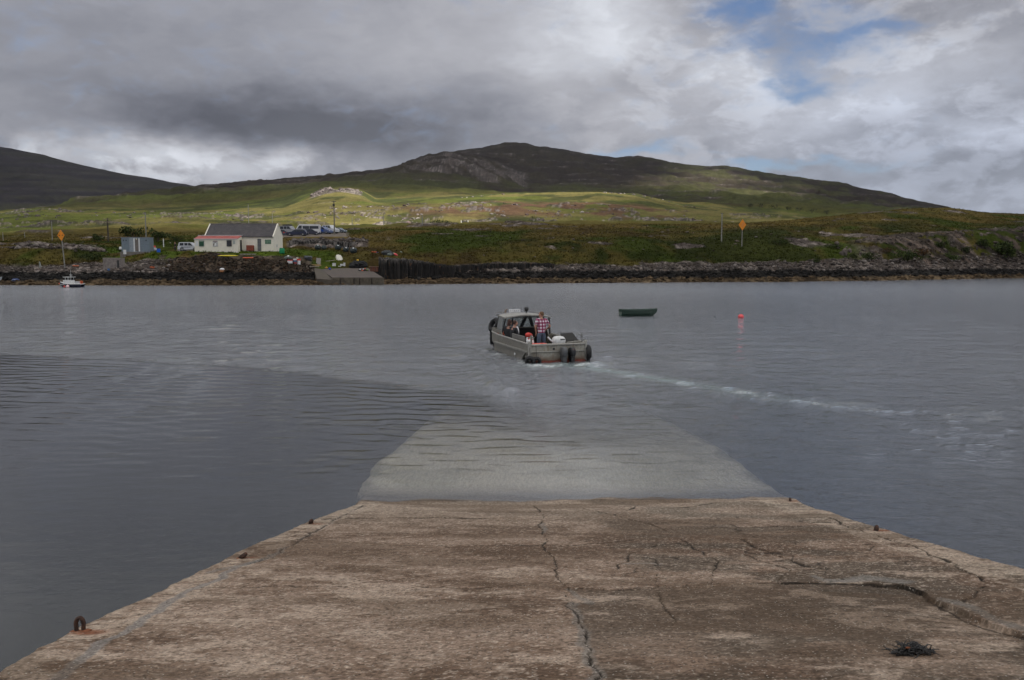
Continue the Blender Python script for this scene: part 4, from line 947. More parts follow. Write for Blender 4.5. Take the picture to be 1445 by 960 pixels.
q_ = MB(); q_.box((0, 0, .17), (.34, .22, .34), b=.04); q_.build('can_body', mat('dark_red', (.30, .035, .025), .6), o_); q_ = MB(); q_.cyl((.08, 0, .34), (.08, 0, .40), .03, n=8); q_.build('cap', M['blk'](), o_)
o_ = lay('rucksack', 'dark brown rucksack on the starboard side of the workboat next to the man', 'rucksack', .38, 1.75, .42)
q_ = MB(); q_.ell((0, 0, .25), (.15, .13, .26), 12, 8, (0, .15, 0), .08); q_.build('sack', mat('dark_brown_cloth', (.055, .048, .035), .9), o_, True); q_ = MB(); q_.tube([(.08, -.10, .42), (.15, -.13, .25), (.1, -.12, .05)], .02, 5); q_.build('strap', M['blk'](), o_)
# tyres and rubber strips hung as fenders
def fender_tyre(label, x, y, z, axis, R, r, rope=None):
    o_ = thing('tyre_fender', label, 'tyre', bw(x, y, z), BH, 'tyres hung as fenders on the workboat')
    q_ = MB(); q_.torus((0, 0, 0), axis, R, r, 24, 9, 1.25); q_.build('tyre', M['rub'](), o_, True)
    if rope: q_ = MB(); q_.tube(rope, .009, 5); q_.build('rope', mat('dark_rope', (.06, .055, .045), .9), o_)
fender_tyre('black tyre leaning on the foredeck at the port bow of the workboat', -.93, 5.16, 1.05, (.86, .24, -.43), .25, .10, [(0, 0, .2), (.15, -.1, -.1)])
fender_tyre('black tyre hung at the port stern corner, the outer of two', -1.17, -.16, .07, (.5, .86, .15), .135, .075, [(0, 0, .13), (0, .05, .6)])
fender_tyre('black tyre hung at the port stern corner, the inner of two', -.92, -.20, .05, (.2, .95, .1), .125, .07, [(0, 0, .13), (0, .08, .6)])
fender_tyre('black tyre hung at the starboard stern corner of the workboat with a loose rope tail', 1.28, -.02, .30, (.97, -.20, 0), .22, .085, [(-.06, 0, .45), (0, 0, .2), (.06, -.05, 0), (.17, -.12, -.22)])
for i, (x, y, h_) in enumerate(((-1.04, 5.20, .62), (-.80, 5.66, .55))):
    o_ = thing('rubber_fender', ('black ribbed rubber fender on the port bow corner, the nearer of two', 'black ribbed rubber fender on the port bow corner, the farther of two')[i], 'fender', bw(x, y, .5), BH+.5, 'rubber fenders on the bow')
    q_ = MB(); q_.box((0, 0, 0), (.10, .12, h_), b=.02)
    for k in range(3): q_.box((-.055, -.035+.035*k, 0), (.025, .018, h_*.96))
    q_.build('rubber_strip', M['rub'](), o_)
# ================================================================ people
def skin_mesh(V, E, Rr, sub=2):
    me = bpy.data.meshes.new('tmp'); me.from_pydata([tuple(v) for v in V], E, []); me.update()
    o = bpy.data.objects.new('tmp', me); S.collection.objects.link(o)
    sk = o.modifiers.new('s', 'SKIN'); sk.use_smooth_shade = True
    lay_ = me.skin_vertices[0].data if len(me.skin_vertices) else None
    if lay_ is None:
        bm = bmesh.new(); bm.from_mesh(me); bm.verts.layers.skin.verify(); bm.to_mesh(me); bm.free(); lay_ = me.skin_vertices[0].data
    for i, r in enumerate(Rr): lay_[i].radius = r if hasattr(r, '__len__') else (r, r); lay_[i].use_root = (i == 0)
    o.modifiers.new('u', 'SUBSURF').levels = sub; o.modifiers['u'].render_levels = sub
    dg = bpy.context.evaluated_depsgraph_get(); dg.update(); ev = o.evaluated_get(dg)
    m2 = bpy.data.meshes.new_from_object(ev)
    bpy.data.objects.remove(o)
    return [v.co.copy() for v in m2.vertices], [tuple(p.vertices) for p in m2.polygons]
skinm = mat('skin', (.46, .24, .17), .55, 0, .12, 12, .05)
def person(label, J, loc, rz, shirt, trousers, hairc, group=None, shirt_m=None, hair_long=False, head_yaw=0., jacket=False, blouse=None):
    """ J: joints in metres; x right, y the way the person faces, z up """
    root = thing('person', label, 'person', loc, rz, group)
    names = ['pelvis', 'waist', 'chest', 'neck', 'head0', 'shL', 'elL', 'wrL', 'haL', 'shR', 'elR', 'wrR', 'haR', 'hpL', 'knL', 'anL', 'toL', 'hpR', 'knR', 'anR', 'toR']
    J['head0'] = Vector(J['neck'])*.35 + Vector(J['head'])*.65
    V = [Vector(J[k]) for k in names]; I = {k: i for i, k in enumerate(names)}
    E = [('pelvis', 'waist'), ('waist', 'chest'), ('chest', 'neck'), ('neck', 'head0'), ('chest', 'shL'), ('shL', 'elL'), ('elL', 'wrL'), ('wrL', 'haL'), ('chest', 'shR'), ('shR', 'elR'), ('elR', 'wrR'), ('wrR', 'haR'),
         ('pelvis', 'hpL'), ('hpL', 'knL'), ('knL', 'anL'), ('anL', 'toL'), ('pelvis', 'hpR'), ('hpR', 'knR'), ('knR', 'anR'), ('anR', 'toR')]
    R_ = dict(pelvis=(.10, .08), waist=(.10, .08), chest=(.125, .09), neck=.055, head0=.05, shL=.065, shR=.065, elL=.042, elR=.042, wrL=.028, wrR=.028, haL=(.034, .02), haR=(.034, .02), hpL=.075, hpR=.075, knL=.06, knR=.06, anL=.04, anR=.04, toL=(.04, .03), toR=(.04, .03))
    vs, fs = skin_mesh(V, [(I[a], I[b]) for a, b in E], [R_[k] for k in names])
    mb = MB(); mb.add(vs, fs)
    # head: skull, jaw, nose, ears, in a frame turned by head_yaw
    hc_ = Vector(J['head']); Rh = Matrix.Rotation(head_yaw, 3, 'Z')
    def hp(x, y, z): return hc_ + Rh @ Vector((x, y, z))
    mb.ell(hc_, (.078, .098, .118), 16, 12, (0, 0, head_yaw)); mb.ell(hp(0, .03, -.055), (.056, .062, .065), 12, 8, (0, 0, head_yaw))
    mb.ell(hp(0, .102, -.012), (.013, .02, .026), 8, 6, (.3, 0, head_yaw))
    for sx in (-1, 1): mb.ell(hp(sx*.079, -.005, -.01), (.010, .020, .032), 8, 6, (0, 0, head_yaw))
    # fingers and thumb
    for s_ in 'LR':
        wv, hv = Vector(J['wr'+s_]), Vector(J['ha'+s_]); d_ = (hv-wv).normalized(); side = d_.cross(Vector((0, 1, .2))).normalized(); nrm_ = side.cross(d_)
        for k, ln in enumerate((.068, .078, .072, .056)):
            b_ = hv + side*(k-1.5)*.019; mb.tube([b_-d_*.01, b_+d_*ln*.5, b_+d_*ln*.85+nrm_*.018, b_+d_*ln*.95+nrm_*.04], .0095, 6, .007)
        b_ = wv + d_*.03; mb.tube([b_-side*.02, b_-side*.05+d_*.025, b_-side*.055+d_*.06+nrm_*.01], .011, 6, .008)
    body = mb.build('body', skinm, root, True)
    # eyes and mouth
    for sx in (-1, 1): MB().ell(hp(sx*.030, .088, .008), (.011, .008, .007), 8, 6).build('eye', mat('eye', (.05, .035, .03), .3), root)
    q_ = MB(); q_.ell(hp(0, .088, -.062), (.022, .008, .006), 8, 6, (0, 0, head_yaw)); q_.build('mouth', mat('lip', (.30, .10, .09), .5), root)
    # hair
    q_ = MB(); q_.ell(hp(0, -.022, .028), (.086, .096, .105), 16, 10, (0, 0, head_yaw), .03)
    if hair_long: q_.ell(hp(0, -.07, -.09), (.085, .055, .14), 12, 8, (.1, 0, head_yaw), .06)
    q_.build('hair', mat('hair_'+hairc[0], hairc[1], .8, 0, .35, 14, .3), root, True)
    # shirt or jacket
    def grow(keys, edges, scale, cut=None):
        idx = {k: i for i, k in enumerate(keys)}
        return skin_mesh([cut[k] if cut and k in cut else Vector(J[k]) for k in keys], [(idx[a], idx[b]) for a, b in edges], [scale[k] for k in keys])
    k_ = ['waist', 'hem', 'chest', 'nk', 'shL', 'slL', 'shR', 'slR']; fl = 1. if jacket else .42
    cut = {'hem': Vector(J['pelvis'])+Vector((0, 0, -.08 if not jacket else .02)), 'nk': Vector(J['chest'])*.35+Vector(J['neck'])*.65}
    for s_ in 'LR': cut['sl'+s_] = Vector(J['sh'+s_]).lerp(Vector(J['el'+s_]), 1. if jacket else .72)
    ed = [('waist', 'hem'), ('waist', 'chest'), ('chest', 'nk'), ('chest', 'shL'), ('shL', 'slL'), ('chest', 'shR'), ('shR', 'slR')]
    sc_ = dict(waist=(.165, .128), hem=(.172, .135), chest=(.178, .132), nk=.07, shL=.085, shR=.085, slL=.066, slR=.066)
    if jacket:
        for s_ in 'LR': k_.append('cu'+s_); cut['cu'+s_] = Vector(J['wr'+s_]); ed.append(('sl'+s_, 'cu'+s_)); sc_['cu'+s_] = .045
    vs, fs = grow(k_, ed, sc_, cut); q_ = MB(); q_.add(vs, fs)
    if blouse is not None:
        q2 = MB(); c0 = Vector(J['chest']); q2.ell(c0+Vector((0, .15, -.05)), (.10, .075, .22), 12, 10, (.05, 0, 0)); q2.build('white_top', blouse, root, True)
    q_.build('jacket' if jacket else 'shirt', shirt_m, root, True)
    k_ = ['pelvis', 'wst', 'hpL', 'knL', 'cuL', 'hpR', 'knR', 'cuR']
    cut = {'wst': Vector(J['pelvis']).lerp(Vector(J['waist']), .35), 'cuL': Vector(J['knL']).lerp(Vector(J['anL']), .93), 'cuR': Vector(J['knR']).lerp(Vector(J['anR']), .93)}
    vs, fs = grow(k_, [('pelvis', 'wst'), ('pelvis', 'hpL'), ('hpL', 'knL'), ('knL', 'cuL'), ('pelvis', 'hpR'), ('hpR', 'knR'), ('knR', 'cuR')], dict(pelvis=(.155, .125), wst=(.15, .115), hpL=.11, hpR=.11, knL=.078, knR=.078, cuL=.062, cuR=.062), cut)
    q_ = MB(); q_.add(vs, fs); q_.build('trousers', trousers, root, True)
    for s_ in 'LR':
        a_, b_ = Vector(J['an'+s_]), Vector(J['to'+s_]); MB().tube([a_+Vector((0, -.05, -.03)), a_.lerp(b_, .5)+Vector((0, 0, -.01)), b_+Vector((0, .04, 0))], .05, 8, .04).build('shoe', M['blk'](), root, True)
    return root
def pose_stand(h=1.74):
    k = h/1.74
    J = dict(pelvis=(0, 0, .94), waist=(0, 0, 1.12), chest=(0, .01, 1.32), neck=(0, .0, 1.48), head=(0, .02, 1.625), shL=(-.19, 0, 1.40), elL=(-.25, -.02, 1.12), wrL=(-.235, .0, .90), haL=(-.225, .02, .83),
             shR=(.19, 0, 1.40), elR=(.25, -.02, 1.12), wrR=(.235, .05, .90), haR=(.225, .07, .83), hpL=(-.09, 0, .88), knL=(-.11, .02, .50), anL=(-.12, -.02, .09), toL=(-.14, .14, .035), hpR=(.09, 0, .88), knR=(.11, .02, .50), anR=(.12, -.02, .09), toR=(.14, .14, .035))
    return {a: Vector(b)*k for a, b in J.items()}
def pose_sit():
    J = dict(pelvis=(0, -.02, .09), waist=(0, -.03, .26), chest=(0, -.02, .46), neck=(0, .0, .62), head=(0, .04, .76), shL=(-.18, -.02, .54), elL=(-.23, .05, .28), wrL=(-.14, .24, .18), haL=(-.10, .31, .17),
             shR=(.18, -.02, .54), elR=(.23, .05, .28), wrR=(.14, .24, .18), haR=(.10, .31, .17), hpL=(-.10, .04, .08), knL=(-.12, .44, .10), anL=(-.12, .46, -.30), toL=(-.12, .62, -.36), hpR=(.10, .04, .08), knR=(.12, .44, .10), anR=(.12, .46, -.30), toR=(.12, .62, -.36))
    return {a: Vector(b) for a, b in J.items()}
cm_, t = newmat('checked_shirt')
p = t.n('ShaderNodeTexCoord').outputs['Object']; sp_ = t.n('ShaderNodeSeparateXYZ', {0: p})
def chk(v, f): 
    return t.m('GREATER_THAN', t.m('SINE', t.m('MULTIPLY', v, 2*PI/f)), 0.)
ang = t.m('ADD', sp_.outputs[0], t.m('MULTIPLY', sp_.outputs[1], .8))
a_ = chk(ang, .125); b_ = chk(sp_.outputs[2], .125); s2 = t.m('ADD', a_, b_)
c = t.ramp(t.m('MULTIPLY', s2, .5), [(0, (.72, .70, .74)), (.25, (.72, .70, .74)), (.5, (.36, .10, .19)), (.76, (.20, .02, .06))], 'CONSTANT')
t.out(t.n('ShaderNodeBsdfPrincipled', {'Base Color': c, 'Roughness': .9, 'Normal': t.n('ShaderNodeBump', {'Strength': .4, 'Distance': .02, 'Height': t.noise(p, 9., 4)}).outputs[0]}).outputs[0])
jeans = mat('blue_jeans', (.085, .115, .165), .9, 0, .25, 8, .2); jm = mat('dark_jacket', (.018, .019, .022), .85, 0, .3, 8, .25)
J = pose_stand(1.72)
J['elL'] = Vector((-.26, .02, 1.12)); J['wrL'] = Vector((-.20, .06, .88)); J['haL'] = Vector((-.185, .07, .81))
J['elR'] = Vector((.38, -.02, 1.13)); J['wrR'] = Vector((.24, .16, .96)); J['haR'] = Vector((.19, .19, .92)); J['shL'].z += .015
man = person('man in maroon and white checked shirt and jeans standing in the workboat, back turned', J, bw(-.25, 1.08, .14), BH+.12, None, jeans, ('brown', (.13, .07, .035)), shirt_m=cm_, head_yaw=.75)
o_ = thing('phone', 'small dark phone in the left hand of the man in the checked shirt', 'phone', bw(-.43, 1.13, .94), BH)
q_ = MB(); q_.box((0, 0, 0), (.03, .08, .13), (.2, .1, 0), b=.006); q_.build('phone_case', M['blk'](), o_); q_ = MB(); q_.box((.018, 0, 0), (.004, .07, .12), (.2, .1, 0)); q_.build('screen', M['gls'](), o_)
person('seated person in dark jacket over white top on the port side of the workboat', pose_sit(), bw(-.86, 2.62, .55), BH-PI/2+.12, None, mat('dark_trousers', (.03, .032, .04), .9), ('dark', (.045, .022, .014)), 'people on the port bench', shirt_m=jm, jacket=True, blouse=mat('white_cloth', (.75, .75, .76), .9))
person('long haired person in dark clothes sitting behind the one in the white top', pose_sit(), bw(-.88, 3.22, .55), BH-PI/2+.75, None, mat('dark_trousers', (.03, .032, .04), .9), ('darkbrown', (.05, .022, .016)), 'people on the port bench', shirt_m=jm, jacket=True, hair_long=True)
# ================================================================ other boats and floats
def dinghy_loops(L, W, H_, bow=1.):
    ys = np.linspace(0, 1, 11); prof = [(max(.02, math.sin(PI*(.22+.78*(1-y))/1.0*1.0*.9) if False else (1-(max(0, y-.35)/.65)**2.2)*1. if y > .35 else .78+.22*(y/.35))) for y in ys]
    return ys, prof
def open_boat(L, W, Hh, bowr, m, m_in, parent, draft=.12, transom=True):
    ys, pr = dinghy_loops(L, W, Hh)
    rows = []
    for y, k in zip(ys, pr):
        k = max(k, .03); sh = Hh + bowr*max(0, (y-.3)/.7)**2 + .04*(1-y)**2
        keel = -draft + (draft+Hh*.7)*max(0, (y-.82)/.18)**2 * .9
        rk_ = y*L + 0.
        hw = W/2*k
        out_ = [(-hw, sh), (-hw*.97, sh*.55+keel*.45), (-hw*.78, keel*.75+sh*.1), (-hw*.3, keel), (hw*.3, keel), (hw*.78, keel*.75+sh*.1), (hw*.97, sh*.55+keel*.45), (hw, sh)]
        iw = max(hw-.03, .01)
        inn = [(iw, sh), (iw*.96, sh*.55+.02), (iw*.7, max(keel, .03)+.03), (-iw*.7, max(keel, .03)+.03), (-iw*.96, sh*.55+.02), (-iw, sh)]
        rows.append([(a, rk_ + (.10*L*0.35)*(z/Hh)*(y**3), z) for a, z in out_+inn])
    q_ = MB(); q_.loft(rows); return q_.build('hull', m, parent)
g_ = at_z(901, 446); dgy = thing('rowing_dinghy', 'dark green open rowing dinghy lying moored beyond the workboat', 'dinghy', (g_.x, g_.y, 0), 0)
dpx = 53/FPX*g_.y            # length on the water
dgy.location = (g_.x - dpx/2*.98, g_.y, .0); dgy.rotation_euler = (0, 0, -PI/2 + .10)
open_boat(dpx/1.03, 1.25, .40, .10, M['grn'](), M['grn'](), dgy)
q_ = MB()
for y in (.28, .55, .78): q_.box((0, y*dpx, .33), (1.1*(1 if y < .6 else .62), .16, .03))
q_.build('thwart', M['wood'](), dgy)
for y in (.5,):
    for s_ in (-1, 1): q_ = MB(); q_.cyl((s_*.58, y*dpx, .38), (s_*.58, y*dpx, .47), .02, n=6); q_.build('rowlock', M['galv'](), dgy)
pts = [(s_*(1.25/2*k+.012), y*dpx/1.03, .40+.10*max(0, (y-.3)/.7)**2+.04*(1-y)**2) for s_ in (1,) for y, k in zip(*dinghy_loops(1, 1, 1))]
q_ = MB(); q_.tube(pts, .022, 5); q_.tube([(-a, b, c) for a, b, c in pts], .022, 5); q_.build('gunwale', mat('green_rail', (.035, .07, .05), .5), dgy)
g_ = at_z(1045.5, 448.5); o_ = thing('mooring_buoy', 'bright pink round mooring buoy floating alone to the right of the green dinghy', 'buoy', (g_.x, g_.y, 0))
q_ = MB(); q_.ell((0, 0, .06), (.20, .20, .18), 16, 12); q_.build('float', mat('pink_plastic', (.80, .10, .11), .45, 0, .1, 4, .05), o_, True); q_ = MB(); q_.torus((0, 0, .25), (1, 0, 0), .04, .012, 10, 5); q_.build('eye', M['blk'](), o_)
g_ = at_z(1008.5, 448); o_ = thing('small_float', 'tiny dark stick float with a trailing line between the dinghy and the pink buoy', 'float', (g_.x, g_.y, 0))
q_ = MB(); q_.cyl((0, 0, -.05), (.02, 0, .13), .045, .03, 8); q_.build('float', M['blk'](), o_); q_ = MB(); q_.tube([(0, 0, .03), (-.3, 0, .02), (-.55, 0, .015)], .012, 4); q_.build('line', M['blk'](), o_)
# small fishing boat on its mooring
g_ = at_z(100, 405.5); L_ = 33/FPX*g_.y
fb = thing('fishing_boat', 'small navy and white fishing boat with mast and wheelhouse moored off the left sign', 'boat', (g_.x + L_*.50, g_.y, 0), PI/2-.08)
open_boat(L_/1.03, 1.5, .42, .30, mat('navy_hull', (.012, .016, .035), .35, 0, .2, 4, .03), M['wht'](), fb, .1)
pts = [((1.5/2*k+.02), y*L_/1.03, .45+.30*max(0, (y-.3)/.7)**2+.04*(1-y)**2) for y, k in zip(*dinghy_loops(1, 1, 1))]
q_ = MB(); q_.tube(pts, .065, 5); q_.tube([(-a, b, c) for a, b, c in pts], .065, 5); q_.build('gunwale', M['wht'](), fb)
q_ = MB(); q_.box((0, L_*.47, .40), (1.2, L_*.85, .04)); q_.build('deck', M['wht'](), fb)
q_ = MB(); q_.box((0, L_*.60, .70), (.95, L_*.36, .62), taper=.9, b=.03); wh = q_.build('wheelhouse', M['wht'](), fb)
sep('window_frame', M['wht'](), wh, [MB().tube([(sx*.40, L_*yy_, .98), (sx*.38, L_*yy_, 1.42)], .025, 5) for sx in (-1, 1) for yy_ in (.46, .56, .68)])
q_ = MB(); q_.box((0, L_*.58, 1.2), (.76, L_*.24, .40)); q_.build('window', clear_glass(), wh)
q_ = MB(); q_.box((0, L_*.58, 1.45), (1.0, L_*.42, .05), b=.02); q_.build('cabin_top', M['wht'](), fb)
q_ = MB(); q_.cyl((0, L_*.50, 1.45), (0, L_*.50, 2.55), .028, .015, 6); q_.box((0, L_*.50, 1.75), (.04, .5, .03)); q_.box((0, L_*.50, 1.62), (.5, .03, .03)); q_.build('mast', M['wht'](), fb)
q_ = MB(); q_.tube([(-.5, L_*.72, .72), (-.4, L_*.74, 1.0), (0, L_*.99, 1.05), (.4, L_*.74, 1.0), (.5, L_*.72, .72)], .018, 5); q_.tube([(0, L_*.98, .72), (0, L_*.99, 1.05)], .018, 5); q_.build('pulpit', M['galv'](), fb)
q_ = MB(); q_.box((0, L_*.22, .68), (.6, .5, .28), b=.03); q_.build('engine_casing', mat('pale_grey', (.45, .46, .47)), fb)
q_ = MB(); q_.torus((0.3, L_*.10, .70), (.9, .2, .1), .15, .06, 16, 8); q_.build('lifebuoy', M['org'](), fb, True)
def ball(name, label, cat, px, py, r, m, grp=None, dz=0.):
    g = at_z(px, py); o_ = thing(name, label, cat, (g.x, g.y, dz), 0, grp)
    q_ = MB(); q_.ell((0, 0, 0), (r, r, r*.95), 12, 9); q_.build('float', m, o_, True); q_ = MB(); q_.cyl((0, 0, r*.9), (0, 0, r*1.25), r*.2, n=8); q_.build('neck', m, o_)
ball('fender_buoy', 'white and pink round buoy hanging at the waterline of the navy fishing boat', 'buoy', 95.5, 405.8, .24, mat('pinkish_white', (.75, .55, .55), .5, 0, .3, 3, .05), 'buoys by the fishing boat', .12)
ball('fender_buoy', 'small red buoy on the bow side of the pinkish one beside the navy fishing boat', 'buoy', 91, 405.8, .14, M['red'](), 'buoys by the fishing boat', .12)
ball('fender_buoy', 'orange buoy under the bow tip of the navy fishing boat', 'buoy', 84.5, 404.4, .14, M['org'](), 'buoys by the fishing boat', .42)
# the bow of another boat pokes in at the left edge
g_ = hit(-6, 400); o_ = thing('beached_boat', 'pale grey boat lying on the rocks at the far left edge, bow to the right', 'boat', (g_.x-3.2, g_.y-.6, .55), -PI/2)
open_boat(4.4, 1.6, .55, .2, mat('pale_grey_hull', (.40, .43, .44), .5), M['wht'](), o_, .15)
q_ = MB(); q_.box((0, 2.7, .75), (.5, .7, .5), b=.05); q_.build('red_cover', mat('dark_red', (.30, .035, .025), .6), o_)
# mooring rings on the slipway
rr = mat('rusty_iron', (.060, .036, .028), .85, .3, .5, 18, .6, dirt=(.22, .075, .03), dirt_amt=.6)
RG = [(113, 891, .023, .013, 0.25, 0, 'thick rusty iron mooring ring standing in the left edge, nearest the viewer'), (340, 787, .022, .020, 1.3, .9, 'rusty iron mooring loop bent over on the left edge, second from the viewer'), (438, 740, .022, .018, 1.2, .3, 'rusty iron mooring loop at the left edge, the farthest of the left three'),
      (1115, 709, .022, .020, 1.35, 0, 'rusty iron mooring loop at the right edge close to the waterline'), (1236, 750, .022, .022, 1.35, .15, 'rusty iron mooring loop at the right edge, the nearer of the right two')]
for px, py, R, r, yaw, lean, lab in RG:
    p_ = on_ramp(px, py); o_ = thing('mooring_ring', lab, 'mooring ring', p_, yaw, 'mooring rings set in the slipway')
    pts = [(-R*.8, 0, -.04)] + [(-R*math.cos(a)*(.95), 0, (.048 if R > .0225 else .035)+R*(1.6 if R > .0225 else 1.)*math.sin(a)) for a in np.linspace(-.35, PI+.35, 12)] + [(R*.8, 0, -.04)]
    Rm = Matrix.Rotation(lean, 3, 'X'); q_ = MB(); q_.tube([Rm @ Vector(q) for q in pts], r, 9); q_.build('iron_loop', rr, o_, True)
    for sx in (-1, 1): MB().ell((sx*R*1.3, 0, 0), (.035, .025, .010), 9, 5, None, .2).build('rusty_footing', mat('rust_stain', (.20, .075, .035), .9), o_)
# seaweed
p_ = on_ramp(1286, 921); wd = thing('seaweed', 'small clump of black seaweed lying on the slipway near the lower right corner', 'seaweed', p_)
rw = np.random.default_rng(5); q_ = MB(); q2 = MB()
for i in range(150):
    a = rw.normal(0, .55); r0 = abs(rw.normal(0, .05)); side_ = 1 if rw.random() < .5 else -1
    x, y = rw.normal(0, .052), rw.normal(0, .020); z = .006 + .030*math.exp(-(x/.05)**2)*rw.random(); pts = [(x, y, z)]
    ln = rw.uniform(.02, .065)
    for k in range(4):
        a += rw.normal(0, .55); x += side_*math.cos(a)*ln/3.; y += math.sin(a)*ln/4; z = max(.004, z+rw.normal(.001, .006)); pts.append((x, y, z))
    q_.tube(pts, rw.uniform(.0030, .0058), 5, .0022)
    if rw.random() < .6: q_.ell(pts[2], (.0075, .0065, .0055), 6, 4)
for k in range(3): 
    pts = [(.05+.02*k, 0, .008), (.085, .006*k, .012), (.115, -.004+.01*k, .008), (.135, .004, .004)]; q_.tube(pts, .0045, 5, .003)
q_.tube([(.105, 0, .008), (.108, 0, .04)], .005, 5, .002)
q_.build('fronds', mat('wet_black_weed', (.010, .009, .008), .42, 0, .5, 30, .3), wd, True)
q2.ell((-.022, -.012, .032), (.022, .008, .008), 8, 5, (.2, .1, .2), .2); q2.build('rusty_frond', mat('brown_weed', (.20, .06, .018), .7), wd)
# ================================================================ things ashore
def on_slip(px, py):                          # a point on the far landing slip
    A, B = at_d(500, 391.5, ds_px(500)+.7), at_d(500, 378.5, ds_px(500)+15.5); k_ = (B.z-A.z)/(B.y-A.y); r = ray(px, py)
    s = (CAMH-A.z+k_*A.y)/(k_*r[1]-r[2]); return Vector((r[0]*s, r[1]*s, CAMH+r[2]*s))
def gthing(name, label, cat, px, py, rz=0., group=None, d=None, dz=0., on=None):
    p = on_slip(px, py) if on == 'slip' else hit(px, py) if d is None else on_ground(px, d)
    return thing(name, label, cat, (p.x, p.y, p.z+dz), rz, group)
def ppm(o): return FPX/o.location.y           # photo pixels per metre there
# ---- cottage
white = mat('whitewash', (.82, .78, .67), .9, 0, .06, 1.5, .25, dirt=(.55, .50, .40), dirt_amt=.35)
pA = on_ground(288, 152.); pB = on_ground(386.8, 152.); Lm = (pB-pA).length; GZ = GROUND_HOUSE
ct = thing('cottage', 'long white cottage with a dark slate roof and a red roofed lean-to facing the water', 'cottage', (pB.x, pB.y, GZ), math.radians(-3.))
Wd, EH, RH = 4.9, 2.62, 4.85
q_ = MB(); q_.loft([[(x, 0, -.6), (x, Wd, -.6), (x, Wd, EH), (x, Wd/2, RH-.05), (x, 0, EH)] for x in (-Lm, 0)]); q_.build('wall', white, ct)
slate, t = newmat('slate_roof')
p = t.n('ShaderNodeTexCoord').outputs['Object']; bk = t.n('ShaderNodeTexBrick', {'Vector': t.vm('MULTIPLY', t.n('ShaderNodeMapping', {0: p, 'Rotation': (PI/2, 0, 0)}).outputs[0], (1, 1, 1)), 'Scale': 1.4, 'Color1': (.038, .036, .040), 'Color2': (.062, .056, .060), 'Mortar': (.022, .02, .022)})
nz = t.noise(t.vm('MULTIPLY', p, (1, 1, .3)), .9, 5, .6); c = t.mix(t.m('MULTIPLY', t.sm(nz, .45, .65), .5), bk.outputs[0], (.085, .075, .075))
t.out(t.n('ShaderNodeBsdfPrincipled', {'Base Color': c, 'Roughness': .7}).outputs[0])
q_ = MB(); th = .09
for y0, y1 in ((-.22, Wd/2), (Wd+.22, Wd/2)):
    e_ = EH-.10; q_.loft([[(x, y0, e_), (x, y0, e_+th), (x, y1, RH+th), (x, y1, RH)] for x in (-Lm-.02, -.12)])
rf = q_.build('roof', slate, ct)
q_ = MB(); q_.tube([(-Lm, Wd/2, RH+.10), (-.1, Wd/2, RH+.10)], .07, 6); q_.build('ridge', mat('ridge_tile', (.10, .095, .09), .8), rf)
for x in (-Lm+.0, -.06):
    q_ = MB()
    for y0, y1 in ((-.25, Wd/2), (Wd+.25, Wd/2)): q_.loft([[(x-.09, y0, EH-.16), (x+.09, y0, EH-.16), (x+.09, y0, EH+.03), (x-.09, y0, EH+.03)], [(x-.09, y1, RH-.04), (x+.09, y1, RH-.04), (x+.09, y1, RH+.15), (x-.09, y1, RH+.15)]])
    q_.build('gable_coping', white, ct)
px2x = lambda px: (px-386.8)/FPX*152.
def opening(x0, x1, z0, z1, name, m, frame=None, y=-.02, par=None, fw=.07):
    q_ = MB(); q_.box(((x0+x1)/2, y, (z0+z1)/2), (x1-x0, .05, z1-z0)); o = q_.build(name, m, par or ct)
    if frame:
        q_ = MB()
        for cx_, cz_, sx_, sz_ in ((x0, (z0+z1)/2, fw, z1-z0+fw), (x1, (z0+z1)/2, fw, z1-z0+fw), ((x0+x1)/2, z0, x1-x0-fw, fw), ((x0+x1)/2, z1, x1-x0-fw, fw)): q_.box((cx_, y-.03, cz_), (sx_, .06, sz_))
        q_.build('frame', frame, o)
    return o
dgrey = mat('grey_door', (.13, .135, .14), .7, 0, .3, 2, .2)
d_ = opening(px2x(363.2), px2x(369.2), .02, 2.22, 'door', dgrey, white); q_ = MB(); q_.box((px2x(368.3), -.07, 1.0), (.05, .06, .14)); q_.build('handle', M['blk'](), d_)
gs = mat('green_sign', (.075, .17, .105), .7, 0, .3, 3, .1)
s_ = opening(px2x(374.3), px2x(382.8), 1.30, 2.05, 'notice_board', gs, None)
q_ = MB()
for k, (a, b, z) in enumerate(((375.6, 381.4, 1.88), (375.2, 382, 1.68), (376, 379, 1.48), (380, 382, 1.48))): q_.box(((px2x(a)+px2x(b))/2, -.05, z), (px2x(b)-px2x(a), .01, .07))
q_.build('faded_lettering', mat('pale_green', (.26, .36, .27), .8), s_)
q_ = MB(); q_.box((.03, 1.6, 1.0), (.06, .3, .5)); q_.build('meter_box', mat('pale_grey', (.45, .46, .47)), ct)
